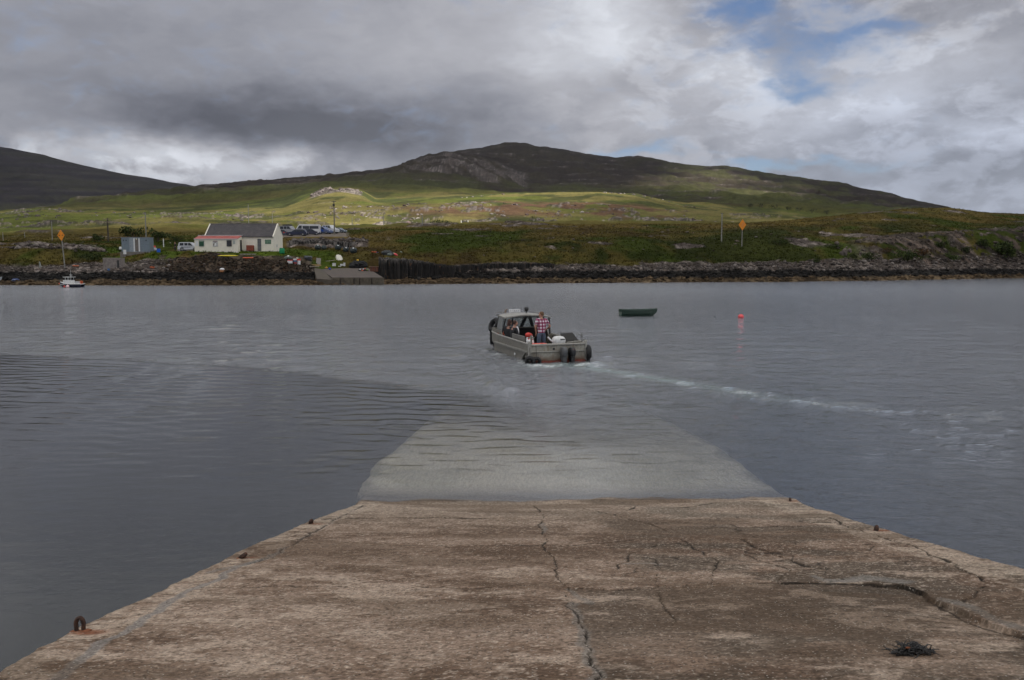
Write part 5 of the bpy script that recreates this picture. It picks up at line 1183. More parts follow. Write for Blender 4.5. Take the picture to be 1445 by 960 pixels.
# lean-to with the red roof
xa, xb = px2x(280.2)+.0, px2x(341.4); yd = -2.1; h1, h2 = 2.12, 2.66
q_ = MB(); q_.loft([[(x, yd, -.7), (x, -.003, -.7), (x, -.003, h2), (x, yd, h1)] for x in (xa, xb)]); lt = q_.build('lean_to', white, ct)
redr, t = newmat('red_sheet_roof')
p = t.n('ShaderNodeTexCoord').outputs['Object']; wv = t.n('ShaderNodeTexWave', {'Vector': p, 'Scale': 2.2}, wave_type='BANDS', bands_direction='X').outputs[1]
c = t.mix(t.sm(t.noise(p, 1.3, 5, .65), .4, .65), (.30, .055, .045), (.42, .12, .095))
t.out(t.n('ShaderNodeBsdfPrincipled', {'Base Color': c, 'Roughness': .6, 'Normal': t.n('ShaderNodeBump', {'Strength': .6, 'Distance': .04, 'Height': wv}).outputs[0]}).outputs[0])
q_ = MB(); q_.loft([[(x, yd-.12, h1+.0), (x, yd-.12, h1+.06), (x, -.02, h2+.09), (x, -.02, h2+.03)] for x in (xa-.06, xb+.06)]); q_.build('roof', redr, lt)
q_ = MB(); q_.box(((xa+xb)/2, -.08, h2+.14), (xb-xa+.3, .14, .10)); q_.build('flashing', mat('pale_flashing', (.55, .56, .57), .6), lt)
q_ = MB(); q_.box(((xa+xb)/2, yd-.10, h1-.02), (xb-xa+.1, .06, .12)); q_.build('fascia', M['wpl'](), lt)
dkw = glassmat('window_dark', (.018, .018, .024))
X_ = lambda px: px2x(px) + (px-386.8)*.0
wn_ = opening(px2x(286.8), px2x(293.8), .85, 1.82, 'window', mat('green_shutter', (.012, .075, .035), .5, 0, .3, 4, .1), mat('frame_grey', (.30, .32, .30), .7), yd-.02, lt, .06)
q_ = MB(); q_.box((px2x(290.3), yd-.06, 1.72), (.7, .01, .12)); q_.build('shutter_label', mat('pale_green', (.26, .36, .27), .8), wn_)
wn_ = opening(px2x(326.2), px2x(332.8), .88, 1.86, 'window', dkw, M['blk'](), yd-.02, lt, .06)
q_ = MB(); q_.box((px2x(329.5), yd-.05, 1.4), (.03, .03, .9)); q_.build('glazing_bar', M['blk'](), wn_)
po = opening(px2x(306.2), px2x(313.4), .80, 1.78, 'poster', mat('poster_paper', (.50, .50, .49), .8, 0, .1), None, yd-.02, lt)
q_ = MB(); q_.box((px2x(309.8), yd-.05, 1.72), (.8, .012, .12)); q_.build('poster_heading', mat('poster_mauve', (.20, .12, .13), .8), po)
q_ = MB(); q_.ell((px2x(309.5), yd-.05, 1.18), (.17, .012, .30), 10, 8); q_.build('poster_shape', M['wpl'](), po); q_ = MB(); q_.ell((px2x(308), yd-.05, 1.2), (.10, .011, .28), 10, 8, (0, .3, 0)); q_.ell((px2x(309.6), yd-.052, 1.5), (.12, .012, .07), 10, 8); q_.build('poster_shade', mat('poster_brown', (.13, .10, .085), .8), po)
opening(px2x(281.8), px2x(285.2), .95, 1.75, 'notice', M['wpl'](), None, yd-.02, lt); opening(px2x(334.6), px2x(338), 1.22, 1.82, 'notice', mat('pale_grey_green', (.42, .46, .43), .8), None, yd-.02, lt)
q_ = MB(); q_.box((xb+.01, -.62, 1.02), (.05, .80, 1.95)); q_.build('side_door', M['blk'](), lt)
# ---- next to the cottage
def cw_(x, y, z=0.): return ct.matrix_basis @ Vector((x, y, z))
bpy.context.view_layer.update()
o_ = thing('oil_tank', 'rusty red oil tank standing against the white cottage wall beside the grey door', 'tank', cw_(px2x(355), -.75), math.radians(-3))
q_ = MB(); q_.box((0, 0, .56), (1.2, .8, 1.0), b=.06); q_.build('tank_body', mat('rust_brown', (.24, .055, .03), .8, 0, .4, 4, .3, dirt=(.09, .03, .02)), o_)
sep('rib', mat('rust_dark', (.13, .04, .025), .85), o_, [MB().box((x, -.405, .56), (.03, .02, .9)) for x in (-.3, 0, .3)])
o_ = gthing('water_butt', 'bright green barrel by the right gable of the white cottage', 'barrel', 398, 355, d=151.)
q_ = MB(); q_.loft([[(math.cos(a)*r, math.sin(a)*r, z) for a in np.linspace(0, 2*PI, 16, endpoint=False)] for r, z in ((.40, 0), (.46, .3), (.46, .65), (.40, .9))]); q_.build('barrel', mat('bright_green', (.01, .26, .10), .5), o_, True)
q_ = MB(); q_.cyl((0, 0, .9), (0, 0, .96), .41, n=16); q_.build('lid', mat('mid_green', (.01, .17, .07), .5), o_)
o_ = gthing('stone_step', 'long concrete step in front of the gap beside the lean-to', 'step', 350, 357, d=149.3); q_ = MB(); q_.box((0, 0, .06), (2.6, .9, .22), b=.03); q_.build('slab', mat('concrete', (.25, .235, .21), .9), o_)
o_ = gthing('path_rail', 'pale footpath edging running down from the grey cottage door', 'path edging', 362, 360, d=147.8); q_ = MB(); q_.tube([(1.4, 1.5, .12), (.4, .7, .05), (-.9, -.2, -.1), (-1.9, -.8, -.3)], .07, 5); q_.build('edging', mat('concrete', (.25, .235, .21), .9), o_)
# ---- shed on its plinth
sh = gthing('metal_shed', 'blue grey flat roofed metal cabin on a stone plinth left of the white jeep', 'shed', 191.5, 355, 0, None, d=150.)
k = 150/FPX; W2 = 37.5*k; blue = mat('blue_grey_steel', (.17, .215, .255), .6, .1, .12, 2.5, .1, dirt=(.09, .09, .09), dirt_amt=.35)
sh.location.z = GROUND_HOUSE-.1; sh.rotation_euler = (0, 0, math.radians(5))
q_ = MB(); q_.box((0, 1.2, 1.22), (W2, 2.4, 2.44)); wl = q_.build('wall', blue, sh)
q_ = MB(); q_.box((0, 1.2, 2.48), (W2+.1, 2.5, .08)); q_.build('roof', mat('shed_roof', (.22, .24, .26), .6), sh)
q_ = MB(); q_.box((0, 1.15, -.55), (W2+.5, 2.7, 1.08), b=.04); q_.build('plinth', mat('rough_stone', (.17, .155, .14), .95, 0, .4, 2.5, .6), sh)
q_ = MB(); q_.box((-W2/2+.205*W2+1.0, -.02, 1.2), (1.25, .04, 2.38)); q_.build('pale_panel', mat('pale_blue_steel', (.26, .30, .335), .55), sh)
dd = MB(); dd.box((.25, -.03, 1.15), (.55, .06, 2.1)); dr = dd.build('door', mat('brown_grey_door', (.17, .15, .135), .8), sh)
sep('door_jamb', M['wpl'](), dr, [MB().box((.25+s_*.42, -.05, 1.17), (.2, .09, 2.3)) for s_ in (-1, 1)]); q_ = MB(); q_.ell((.25, -.10, 2.2), (.12, .08, .12), 8, 6); q_.build('door_lamp', mat('cream_lamp', (.62, .60, .45), .5), sh)
sep('vent', M['blk'](), sh, [MB().box((x, -.035, 1.98), (.18, .06, .16)) for x in (-1.95, -1.52, 1.86)])
o_ = gthing('white_drum', 'white plastic drum at the front left corner of the blue grey cabin', 'drum', 176.5, 356, d=148.6); o_.location.z = GROUND_HOUSE-.55
q_ = MB(); q_.cyl((0, 0, 0), (0, 0, .72), .24, n=14); q_.build('drum', M['wpl'](), o_, True); q_ = MB(); q_.cyl((0, 0, .72), (0, 0, .78), .25, n=14); q_.build('lid', mat('cream_lamp', (.62, .60, .45)), o_)
q_ = MB(); q_.cyl((0, 0, -.5), (0, 0, 0), .08, n=6); q_.build('stand', M['galv'](), o_)
o_ = gthing('upturned_boat', 'pale upturned boat hull just left of the blue grey cabin', 'boat', 170, 351, .2, d=152.); open_boat(2.2, .8, .3, .1, M['wht'](), M['wht'](), o_); o_.rotation_euler = (PI, 0, 1.3); o_.location.z += 1.1; 
sep('trestle', M['wood'](), o_, [MB().box((x, y, .85), (.1, .1, .9)) for x, y in ((.2, .5), (-.2, 1.6))])
o_ = gthing('blue_drum', 'bright blue plastic drum at the edge of the yard right of the cabin', 'drum', 223.8, 355, d=150.); q_ = MB(); q_.cyl((0, 0, 0), (0, 0, .58), .30, n=14); q_.build('drum', mat('bright_blue', (.01, .10, .52), .45), o_, True); q_ = MB(); q_.cyl((0, 0, .58), (0, 0, .62), .28, n=14); q_.build('lid', mat('deep_blue', (.01, .07, .36)), o_)
o_ = gthing('stone_hut', 'small ruined square stone store on the shore below the blue grey cabin', 'stone hut', 158, 380, d=141.); 
o_.location.z = CAMH-(381.5-367)/FPX*141.; st = mat('rubble_stone', (.21, .185, .17), .95, 0, .45, 2.2, .8, dirt=(.09, .075, .06))
q_ = MB(); q_.box((0, .8, .92), (2.9, 1.7, 2.0), b=.08); q_.build('wall', st, o_); q_ = MB(); q_.box((0, .8, 1.97), (2.95, 1.75, .12), b=.05); q_.build('coping', mat('lichen_stone', (.27, .24, .21), .95, 0, .3, 3, .5), o_); q_ = MB(); q_.box((1.08, -.06, .95), (.35, .05, 1.4)); q_.build('dark_opening', M['blk'](), o_)
# ---- diamond signs
def diamond(px, pyt, pyb, pybase, d, wpx, lean, label, marks):
    z = CAMH - (pybase-367)/FPX*d; x = (px-722.5)/FPX*d
    zt = CAMH - (pyt-367)/FPX*d; zb = CAMH-(pyb-367)/FPX*d; hw = wpx/2/FPX*d
    o_ = thing('diamond_sign', label, 'sign', (x + math.tan(lean)*0, d, z), 0, 'orange diamond marks on poles'); o_.rotation_euler = (0, -lean, 0)
    h_t, h_b = zt-z, zb-z; cz_ = (h_t+h_b)/2
    q_ = MB(); q_.cyl((0, .06, -1.2), (0, .06, cz_+.3), .095, .08, 8); q_.build('pole', M['galv'](), o_)
    q_ = MB(); q_.prism([(-hw, cz_), (0, h_b), (hw, cz_), (0, h_t)], -.06, -.01); bd = q_.build('board', mat('orange_board', (.80, .27, .015), .55, 0, .10, 1.5, .05), o_)
    q_ = MB(); q_.box((0, .0, cz_), (hw*1.2, .03, .08)); q_.box((0, .0, cz_+.5), (hw*.8, .03, .08)); q_.build('batten', M['galv'](), o_)
    if marks == 'arrows':
        q_ = MB()
        for s_ in (-1, 1): q_.box((s_*hw*.48, -.07, cz_), (hw*.42, .016, .07)); q_.prism([(s_*hw*.22, cz_), (s_*hw*.40, cz_+.13), (s_*hw*.40, cz_-.13)], -.078, -.062)
        q_.build('dark_arrows', M['blk'](), bd)
    else:
        q_ = MB()
        for a, b in (((-.3, -.25), (.28, .28)), ((-.05, .25), (.1, -.3)), ((.15, .35), (.4, 0))): q_.tube([(a[0]*hw*1.6, -.068, cz_+a[1]*1.5), (b[0]*hw*1.6, -.068, cz_+b[1]*1.5)], .045, 4)
        q_.build('faint_marks', mat('pale_orange', (.62, .30, .12), .6), bd)
    return o_
diamond(94.2, 324.8, 340.3, 388, 141., 10., math.radians(3.6), 'orange diamond sign with small dark arrows on a leaning pole behind the fishing boat', 'arrows')
diamond(1045, 310.3, 325.8, 349, 178., 10.6, 0, 'orange diamond sign with faint marks on an upright pole on the right moor', 'x')
# ---- poles
def pole(px, pyt, pyb, label, kind='plain', r=.11, grp='utility poles', m=None):
    p = hit(px, pyb); o_ = thing('utility_pole', label, 'pole', p, 0, grp)
    h_ = (at_d(px, pyt, p.y).z - p.z)
    q_ = MB(); q_.cyl((0, 0, -.6), (0, 0, h_), r*1.15, r*.85, 8); q_.build('mast', m or M['galv'](), o_)
    if kind == 'cross':
        for z in (h_-.25, h_-.9): q_ = MB(); q_.box((0, -.1, z), (1.7, .1, .12)); [q_.cyl((x, -.1, z+.06), (x, -.1, z+.24), .06, n=6) for x in (-.7, 0, .7)]; q_.build('crossarm', M['wood'](), o_)
    elif kind == 'lamp':
        q_ = MB(); q_.box((0, -.1, h_-.1), (1.1, .12, .12)); q_.box((0, -.22, h_-.9), (.45, .35, .5), b=.05); q_.build('transformer', M['blk'](), o_)
    elif kind == 'cap':
        q_ = MB(); q_.box((0, 0, h_-.12), (.5, .08, .08)); [q_.cyl((x, 0, h_-.1), (x, 0, h_+.08), .05, n=6) for x in (-.2, .2)]; q_.build('insulator_arm', M['blk'](), o_)
    return o_
dkp = mat('dark_tarred_pole', (.05, .042, .036), .85, 0, .3, 3, .2)
pole(4.5, 328, 340, 'short pale pole at the far left edge of the moor', r=.08); pole(35, 328, 336, 'short thin pole second from the left edge', r=.08)
pole(74, 312, 340, 'pale pole left of the leaning diamond sign', 'cap'); pole(153, 308, 342, 'dark twin armed pole on the left moor right of the diamond sign', 'cross', .17, m=dkp)
pole(206.5, 300, 341, 'tall pale pole rising behind the blue grey cabin', 'cap', .13); pole(351, 288, 318, 'pale pole seen above the cottage roof, the left one', 'cap', .13)
pole(384.5, 301, 317, 'short pale pole seen above the cottage roof, the right one', r=.12); pole(472, 284, 331, 'tall dark pole with a transformer at the car park', 'lamp', .13, m=mat('grey_brown_pole', (.15, .14, .125), .85))
pole(497, 307, 318, 'short thin pole beyond the car park', r=.12); pole(541.5, 304, 318, 'thin pole on the bright field beyond the car park, farther right', r=.13)
pole(596, 304, 318, 'thin pole in front of the dark thicket near the far white cottage', r=.13)
pole(1018, 301, 342, 'plain grey pole left of the right diamond sign', 'cap', .12)
pole(231, 337, 349, 'short white post between the cabin and the white jeep', r=.09, m=M['wpl']())
# ---- vehicles
def vehicle(name, label, cat, px, py, L, Hh, prof, win, col, rz, d=None, wheels=(.18, .80), wr=.33, W=1.75, group=None, extra=None, colname=None, roofcol=None, dz=0.):
    o_ = gthing(name, label, cat, px, py, rz, group, d=d, dz=dz)
    paint = mat('car_paint_'+(colname or name), col, .32, .1, .06, 3, .02)
    q_ = MB(); pr = [(-L/2+L*a, Hh*b) for a, b in prof]; n = len(pr)
    q_.loft([[(x, y, z if z < Hh*.55 else z-.0) for x, z in [(px_*(.985 if k_ else 1), z_) for px_, z_ in pr]] for y, k_ in ((-W/2, 0), (-W/2+.0, 1), (W/2, 1), (W/2, 0))][0:1] + [[(x, -W/2+.08, z+.015) for x, z in pr], [(x, W/2-.08, z+.015) for x, z in pr], [(x, W/2, z) for x, z in pr]])
    body = q_.build('body', paint, o_)
    for s_ in (-1, 1):
        q_ = MB()
        for w_ in win: q_.prism([(-L/2+L*a, Hh*b) for a, b in w_], s_*W/2-.012, s_*W/2+.012)
        q_.build('side_windows', M['gls'](), body)
    # end glass
    for wx in wheels:
        for s_ in (-1, 1):
            c0 = (-L/2+L*wx, s_*(W/2-.10), wr); q_ = MB(); q_.cyl((c0[0], c0[1]-.1, wr), (c0[0], c0[1]+.13*1, wr), wr, n=18); wh = q_.build('wheel', M['rub'](), o_, False)
            q_ = MB(); q_.cyl((c0[0], c0[1]+s_*.105-.04, wr), (c0[0], c0[1]+s_*.105+.04, wr), wr*.56, n=12); q_.build('rim', mat('wheel_rim', (.30, .30, .31), .4, .4), wh)
    for s_ in (-1, 1):
        q_ = MB(); q_.box((L/2-.03, s_*W*.36, Hh*.45), (.08, .30, .16), b=.02); q_.build('headlight', M['wpl'](), o_)
        q_ = MB(); q_.box((-L/2+.02, s_*W*.40, Hh*.5), (.06, .16, .26), b=.02); q_.build('tail_light', mat('tail_red', (.42, .02, .02), .4), o_)
        q_ = MB(); q_.box((L*.16, s_*(W/2+.09), Hh*.62), (.12, .18, .12), b=.02); q_.build('mirror', M['blk'](), o_)
    q_ = MB(); q_.box((0, 0, Hh*.20), (L*.985, W*1.015, Hh*.045)); q_.build('trim_strip', M['blk'](), body)
    if extra: extra(o_, L, Hh, W, paint)
    return o_
jeep = [(0, .16), (0, .55), (.03, .60), (.07, .97), (.12, 1.), (.56, 1.), (.62, .95), (.73, .62), (.96, .56), (1, .48), (1, .18), (.88, .14), (.12, .14)]
est = [(0, .2), (0, .58), (.05, .64), (.12, .95), (.2, 1.), (.5, 1.), (.58, .95), (.73, .64), (.95, .54), (1, .45), (1, .2), (.9, .13), (.1, .13)]
bus = [(0, .14), (0, .93), (.03, 1.), (.80, 1.), (.87, .93), (.96, .55), (1, .47), (1, .14), (.9, .10), (.1, .10)]
wj = [[(.09, .64), (.11, .93), (.28, .93), (.28, .64)], [(.31, .64), (.31, .93), (.46, .93), (.46, .64)], [(.48, .64), (.48, .93), (.58, .93), (.67, .64)]]
we = [[(.11, .66), (.16, .93), (.29, .94), (.29, .66)], [(.31, .66), (.31, .94), (.46, .94), (.46, .66)], [(.48, .66), (.48, .94), (.56, .92), (.67, .66)]]
wb = [[(.05, .55), (.05, .85), (.42, .85), (.42, .55)], [(.43, .55), (.43, .85), (.70, .85), (.70, .55)], [(.73, .55), (.73, .88), (.83, .88), (.92, .55)]]
def jx(o, L, Hh, W, pm):
    q_ = MB(); q_.cyl((-L/2-.02, 0, Hh*.52), (-L/2-.22, 0, Hh*.52), .34, n=16); q_.build('spare_wheel', M['rub'](), o)
    q_ = MB(); q_.box((-L*.12, -W/2-.012, Hh*.48), (L*.42, .012, .13)); q_.build('side_stripe', mat('blue_grey_stripe', (.10, .12, .17), .5), o)
    sep('roof_rail', M['blk'](), o, [MB().box((-L*.12, y, Hh*1.03), (L*.5, .04, .05)) for y in (-.7, .7)])
vehicle('jeep', 'white jeep with a spare wheel parked nose up to the white cottage', 'jeep', 268.5, 354.5, 3.9, 1.62, jeep, wj, (.60, .62, .66), .05, d=155., wheels=(.2, .79), wr=.37, W=1.75, extra=jx, colname='white')
vehicle('car', 'pale car mostly hidden behind the blue grey cabin with a red load on its bonnet', 'car', 206.5, 350.5, 3.6, 1.35, est, we, (.55, .57, .6), .4, d=160., colname='pale', extra=lambda o, L, Hh, W, pm: [MB().box((L*.36, -.5, .92), (.7, .8, .35), b=.08).build('red_cover', M['red'](), o)])
vehicle('car', 'navy estate car parked in front, nearest above the yard right of the cottage', 'car', 419.5, 337.8, 4.5, 1.45, [(1-a, b) for a, b in est], [[(1-a, b) for a, b in w_] for w_ in we], (.022, .028, .06), -.02, d=190, colname='navy', wheels=(.18, .82))
vehicle('car', 'dark car with a light front parked half behind the navy estate car', 'car', 438.5, 336, 3.9, 1.35, est, we, (.035, .035, .055), .35, d=194, colname='darkgrey', extra=lambda o, L, Hh, W, pm: [MB().box((L*.40, -.55, .62), (.5, .7, .28), b=.08).build('pale_bumper', M['wpl'](), o)])
def px_(o, L, Hh, W, pm):
    q_ = MB(); q_.box((-L*.1, 0, Hh*1.10), (L*.42, W*.7, .28), b=.05); q_.build('roof_load', M['blk'](), o)
vehicle('pickup', 'grey off-road car with a black load on its roof beside the white minibus', 'off-road car', 408.5, 333, 4.6, 2.0, jeep, wj, (.30, .31, .33), -.25, d=199, colname='grey', wr=.4, W=1.9, extra=px_)
vehicle('car', 'dark grey saloon with a red badge tucked against the cottage gable', 'car', 398.5, 335, 4.2, 1.4, est, we, (.10, .11, .13), .3, d=193, colname='slate', extra=lambda o, L, Hh, W, pm: [MB().box((.3, -W/2-.02, .75), (.3, .03, .25)).build('red_mark', M['red'](), o)])
def bx(o, L, Hh, W, pm):
    q_ = MB(); q_.box((-L*.05, 0, Hh*1.015), (L*.6, W*.8, .06), b=.02); q_.build('roof_vent', M['wpl'](), o)
vehicle('minibus', 'long white minibus with dark side windows in the car park', 'minibus', 435, 331.5, 5.6, 2.25, [(1-a, b) for a, b in bus], [[(1-a, b) for a, b in w_] for w_ in wb], (.66, .66, .67), .08, d=200, colname='buswhite', wr=.36, W=2.0, extra=bx, wheels=(.2, .84))
vehicle('van', 'blue and silver van right of the white minibus', 'van', 457, 331, 3.9, 1.7, est, we, (.13, .17, .30), -.35, d=202, colname='bluesilver', extra=lambda o, L, Hh, W, pm: [MB().box((0, -W/2-.015, .9), (1.0, .03, .5), (0, .4, 0)).build('bright_blue_mark', mat('bright_blue', (.01, .10, .52), .45), o)])
vehicle('van', 'white van at the right end of the car park beside the tall pole', 'van', 466.5, 330.5, 4.0, 2.0, jeep, wj, (.60, .62, .64), -.45, d=206, colname='vanwhite')
vehicle('car', 'small pale blue car farthest right in the car park, mostly hidden', 'car', 479.5, 330.5, 3.2, 1.25, est, we, (.16, .20, .24), -.3, d=212, colname='paleblue')
# person standing by the jeep
J = pose_stand(1.7)
pg = on_ground(247.5, 155.5)
person('person in dark clothes standing behind the white jeep', J, (pg.x, pg.y, pg.z), 2.4, None, mat('dark_trousers', (.03, .032, .04), .9), ('dark', (.045, .022, .014)), shirt_m=jm, jacket=True)
# ---- far white cottage and its tree
p = hit(656.5, 318, 200); p = on_ground(656, 430.); zc = at_d(656, 319.5, 430).z
fc = thing('far_cottage', 'tiny white cottage at the foot of the bright field beside a dark tree', 'cottage', (p.x, 430, zc), .1)
q_ = MB(); q_.loft([[(x, 0, -1.5), (x, 3.5, -1.5), (x, 3.5, 1.3), (x, 1.75, 2.4), (x, 0, 1.3)] for x in (-1.9, 1.9)]); q_.build('wall', white, fc)
q_ = MB(); [q_.loft([[(x, y0, 1.22), (x, y0, 1.34), (x, 1.75, 2.55), (x, 1.75, 2.43)] for x in (-1.45, 1.45)]) for y0 in (-.15, 3.65)]; q_.build('roof', slate, fc)
sep('chimney', white, fc, [MB().box((x, 1.75, 2.6), (.5, .6, 1.0)) for x in (-1.7, 1.7)])
sep('window', M['blk'](), fc, [MB().box((x, -.02, .5), (.5, .05, .7)) for x in (-.9, .9)]); MB().box((0, -.02, .2), (.5, .05, 1.3)).build('door', M['blk'](), fc)
# ---- bushes and small trees
leafm, t = newmat('leaves')
a = t.attr('Col', 0); c = t.mix(1., a, t.ramp(t.noise(t.n('ShaderNodeTexCoord').outputs['Object'], 3., 3), [(.3, .6), (.7, 1.4)]), 'MULTIPLY')
t.out(t.n('ShaderNodeBsdfPrincipled', {'Base Color': c, 'Roughness': 1., 'Specular IOR Level': .03}).outputs[0])
def leafmesh(name, pts, sizes, cols, parent):
    n = len(pts); v = np.zeros((n, 4, 3)); r = RNG.normal(size=(n, 3)); r /= np.linalg.norm(r, axis=1)[:, None]; q = np.cross(r, RNG.normal(size=(n, 3))); q /= np.linalg.norm(q, axis=1)[:, None]; s2 = np.cross(r, q)
    s = sizes[:, None]
    v[:, 0] = pts-q*s; v[:, 1] = pts-s2*s*.7; v[:, 2] = pts+q*s; v[:, 3] = pts+s2*s*.7
    me = bpy.data.meshes.new(name); me.from_pydata(v.reshape(-1, 3).tolist(), [], np.arange(4*n).reshape(-1, 4).tolist())
    at = me.attributes.new('Col', 'FLOAT_COLOR', 'POINT'); at.data.foreach_set('color', np.repeat(np.concatenate([cols, np.ones((n, 1))], 1), 4, axis=0).astype(np.float32).ravel())
    me.materials.append(leafm); return link(name, me, parent)
bark = mat('bark', (.07, .055, .04), .9, 0, .3, 5, .4)
def bush(px, py, wpx, hpx, label, name='bush', col=(.040, .054, .020), d=None, n=420, grp=None):
    p = hit(px, py) if d is None else on_ground(px, d); k = p.y/FPX; w, h = wpx*k/2, hpx*k
    o_ = thing(name, label, 'tree' if name != 'bush' else 'bush', p, 0, grp)
    q_ = MB()
    for i in range(4):
        a = RNG.uniform(0, 6.28); q_.tube([(0, 0, -.3), (math.cos(a)*w*.2, math.sin(a)*w*.2, h*.3), (math.cos(a)*w*.5, math.sin(a)*w*.4, h*.7)], h*.035, 5, h*.012)
    q_.build('stem' if name == 'bush' else 'trunk', bark, o_)
    lob = [(RNG.uniform(-.6, .6)*w, RNG.uniform(-.5, .5)*w, RNG.uniform(.25, .72)*h, RNG.uniform(.32, .5)) for _ in range(9)]
    P_ = []
    for i in range(n):
        l = lob[RNG.integers(9)]; u = RNG.normal(size=3); u /= np.linalg.norm(u); rr_ = RNG.uniform(.6, 1.05)
        P_.append((l[0]+u[0]*l[3]*w*rr_, l[1]+u[1]*l[3]*w*rr_, max(.02, l[2]+u[2]*l[3]*h*.62*rr_)))
    P_ = np.array(P_); cl_ = np.array(col)[None, :]*RNG.uniform(.45, 1.8, (n, 1)); 
    leafmesh('foliage' if name == 'bush' else 'crown', P_, RNG.uniform(.035, .085, n)*max(h, w*.6)*1.0, cl_, o_)
for a in [(190, 338, 42, 22, 'large dark bush left of the tall pole behind the blue grey cabin'), (140, 341, 22, 12, 'low dark bush at the foot of the dark twin armed pole'), (222, 341, 36, 18, 'broad dark bush behind the short white post'),
          (250, 342, 22, 10, 'low scrubby bush behind the person in dark clothes'), (125, 368, 56, 12, 'wide low dark thicket right of the leaning diamond sign'), (172, 357, 18, 11, 'small bush hard against the left end of the stone plinth'),
          (1226, 368, 26, 13, 'dark bush in a cleft of the right-hand cliff, the left one'), (1275, 370, 40, 18, 'large dark bush in the middle of the right-hand cliff'), (1418, 364, 40, 26, 'tall green bush on the cliff near the right edge'), (1150, 372, 18, 8, 'low bush on the shore rocks right of the moor'),
          (1387, 350, 18, 14, 'small bush below the crest of the right-hand cliff')]:
    bush(*a, grp='bushes on the shore', n=700)
for a in [(1200, 366, 20, 9, 'low dark bush on the ledge left of the first cliff cleft'), (1250, 358, 26, 9, 'low brown bush on the ledge above the big cliff bush', (.055, .036, .018)), (1300, 362, 30, 12, 'sprawling brown bush on the middle of the right cliff', (.060, .036, .018)), (1345, 368, 22, 12, 'green bush low on the right cliff', (.04, .06, .018)),
          (1180, 352, 34, 8, 'flat dark bush on the slope above the shore rocks, right of the diamond sign'), (1100, 346, 44, 8, 'long flat dark bush on the slope, first right of the diamond sign'), (1330, 352, 24, 12, 'dark bush high on the right cliff'), (1365, 360, 20, 12, 'dark bush left of the small crest bush')]:
    bush(*a[:5], col=a[5] if len(a) > 5 else (.032, .042, .016), grp='bushes on the shore', n=600)
for px, py, wp, hp_, lab in [(615, 317, 24, 12, 'dark leafy tree at the left end of the thicket by the far cottage'), (632, 317.5, 22, 10, 'low dark tree in the middle of the thicket by the far cottage'), (646, 318, 14, 7, 'small dark tree just left of the far white cottage')]:
    bush(px, py, wp, hp_, lab, 'tree', (.022, .035, .016), d=440, n=380, grp='trees by the far cottage')
bush(656, 316, 12, 9, 'round dark tree standing right behind the far white cottage', 'tree', (.014, .022, .012), d=440, n=300, grp='trees by the far cottage')
for px, wp in ((1058, 14), (1075, 16), (1094, 18), (1112, 12), (1128, 14), (1145, 18), (1166, 12)):
    bush(px, 300, wp, 7, 'dark tree in the distant row below the right slope of the hill', 'tree', (.026, .036, .024), d=1190, n=160, grp='distant row of trees')
bush(752, 314, 8, 5, 'small lone bush on the bright field right of the far cottage', 'bush', (.03, .045, .02), d=470, n=120)
# ---- yard clutter
def small(name, label, cat, px, py, d, parts, rz=0., grp=None, dz=0.):
    sl_ = 455 < px < 541 and 376 < py < 392
    o_ = gthing(name, label, cat, px, py, rz, grp, d=None, dz=dz, on='slip' if sl_ else None)
    for nm, q_, m in parts: q_.build(nm, m, o_)
    return o_
small('kayak', 'bright yellow kayak lying on the grass bank below the lean-to', 'kayak', 321, 363, 148.2, [('hull', MB().loft([[(x, y*.28*k_, z*.16*k_+.12) for y, z in ((-1, 0), (-.6, -.8), (.6, -.8), (1, 0), (.5, .8), (-.5, .8))] for x, k_ in ((-1.7, .08), (-1.1, .75), (0, 1), (1.1, .8), (1.9, .08))]), mat('bright_yellow', (.72, .60, .02), .45)), ('cockpit', MB().cyl((0, 0, .24), (0, 0, .27), .18, n=10), M['blk']())], -.06, 'kayaks on the bank')
small('kayak', 'orange red kayak lying on the grass bank below the rusty tank', 'kayak', 349, 365.2, 147.6, [('hull', MB().loft([[(x, y*.28*k_, z*.15*k_+.12) for y, z in ((-1, 0), (-.6, -.8), (.6, -.8), (1, 0), (.5, .8), (-.5, .8))] for x, k_ in ((-1.7, .08), (-1.1, .75), (0, 1), (1.1, .8), (1.7, .08))]), mat('orange_red', (.62, .11, .04), .5)), ('cockpit', MB().cyl((0, 0, .23), (0, 0, .26), .18, n=10), M['blk']())], -.12, 'kayaks on the bank')
def barrel(r, h): return MB().loft([[(math.cos(a)*r*k_, math.sin(a)*r*k_, z*h) for a in np.linspace(0, 2*PI, 14, endpoint=False)] for k_, z in ((.92, 0), (1, .1), (1, .9), (.92, 1))])
small('fish_barrel', 'squat white tub with a red lid on the quay wall, leftmost of the tubs', 'tub', 409.3, 373, 145.6, [('tub', barrel(.42, .48), M['wpl']()), ('lid', MB().cyl((0, 0, .48), (0, 0, .62), .43, n=14), M['red']())], grp='tubs on the quay')
small('fish_barrel', 'tub with a white top, blue middle and red foot between the two red lidded tubs', 'tub', 416.4, 373, 145.6, [('tub', barrel(.28, .34), mat('dull_red', (.30, .05, .05), .6)), ('middle_band', MB().cyl((0, 0, .34), (0, 0, .62), .28, n=14), mat('mid_blue', (.05, .12, .24), .6)), ('lid', MB().cyl((0, 0, .62), (0, 0, .88), .29, n=14), M['wpl']())], grp='tubs on the quay')
small('fish_barrel', 'tall white drum with a red lid, rightmost of the tubs', 'tub', 421.8, 374, 145.4, [('tub', barrel(.29, .68), M['wpl']()), ('lid', MB().cyl((0, 0, .68), (0, 0, .98), .30, n=14), M['red']())], grp='tubs on the quay')
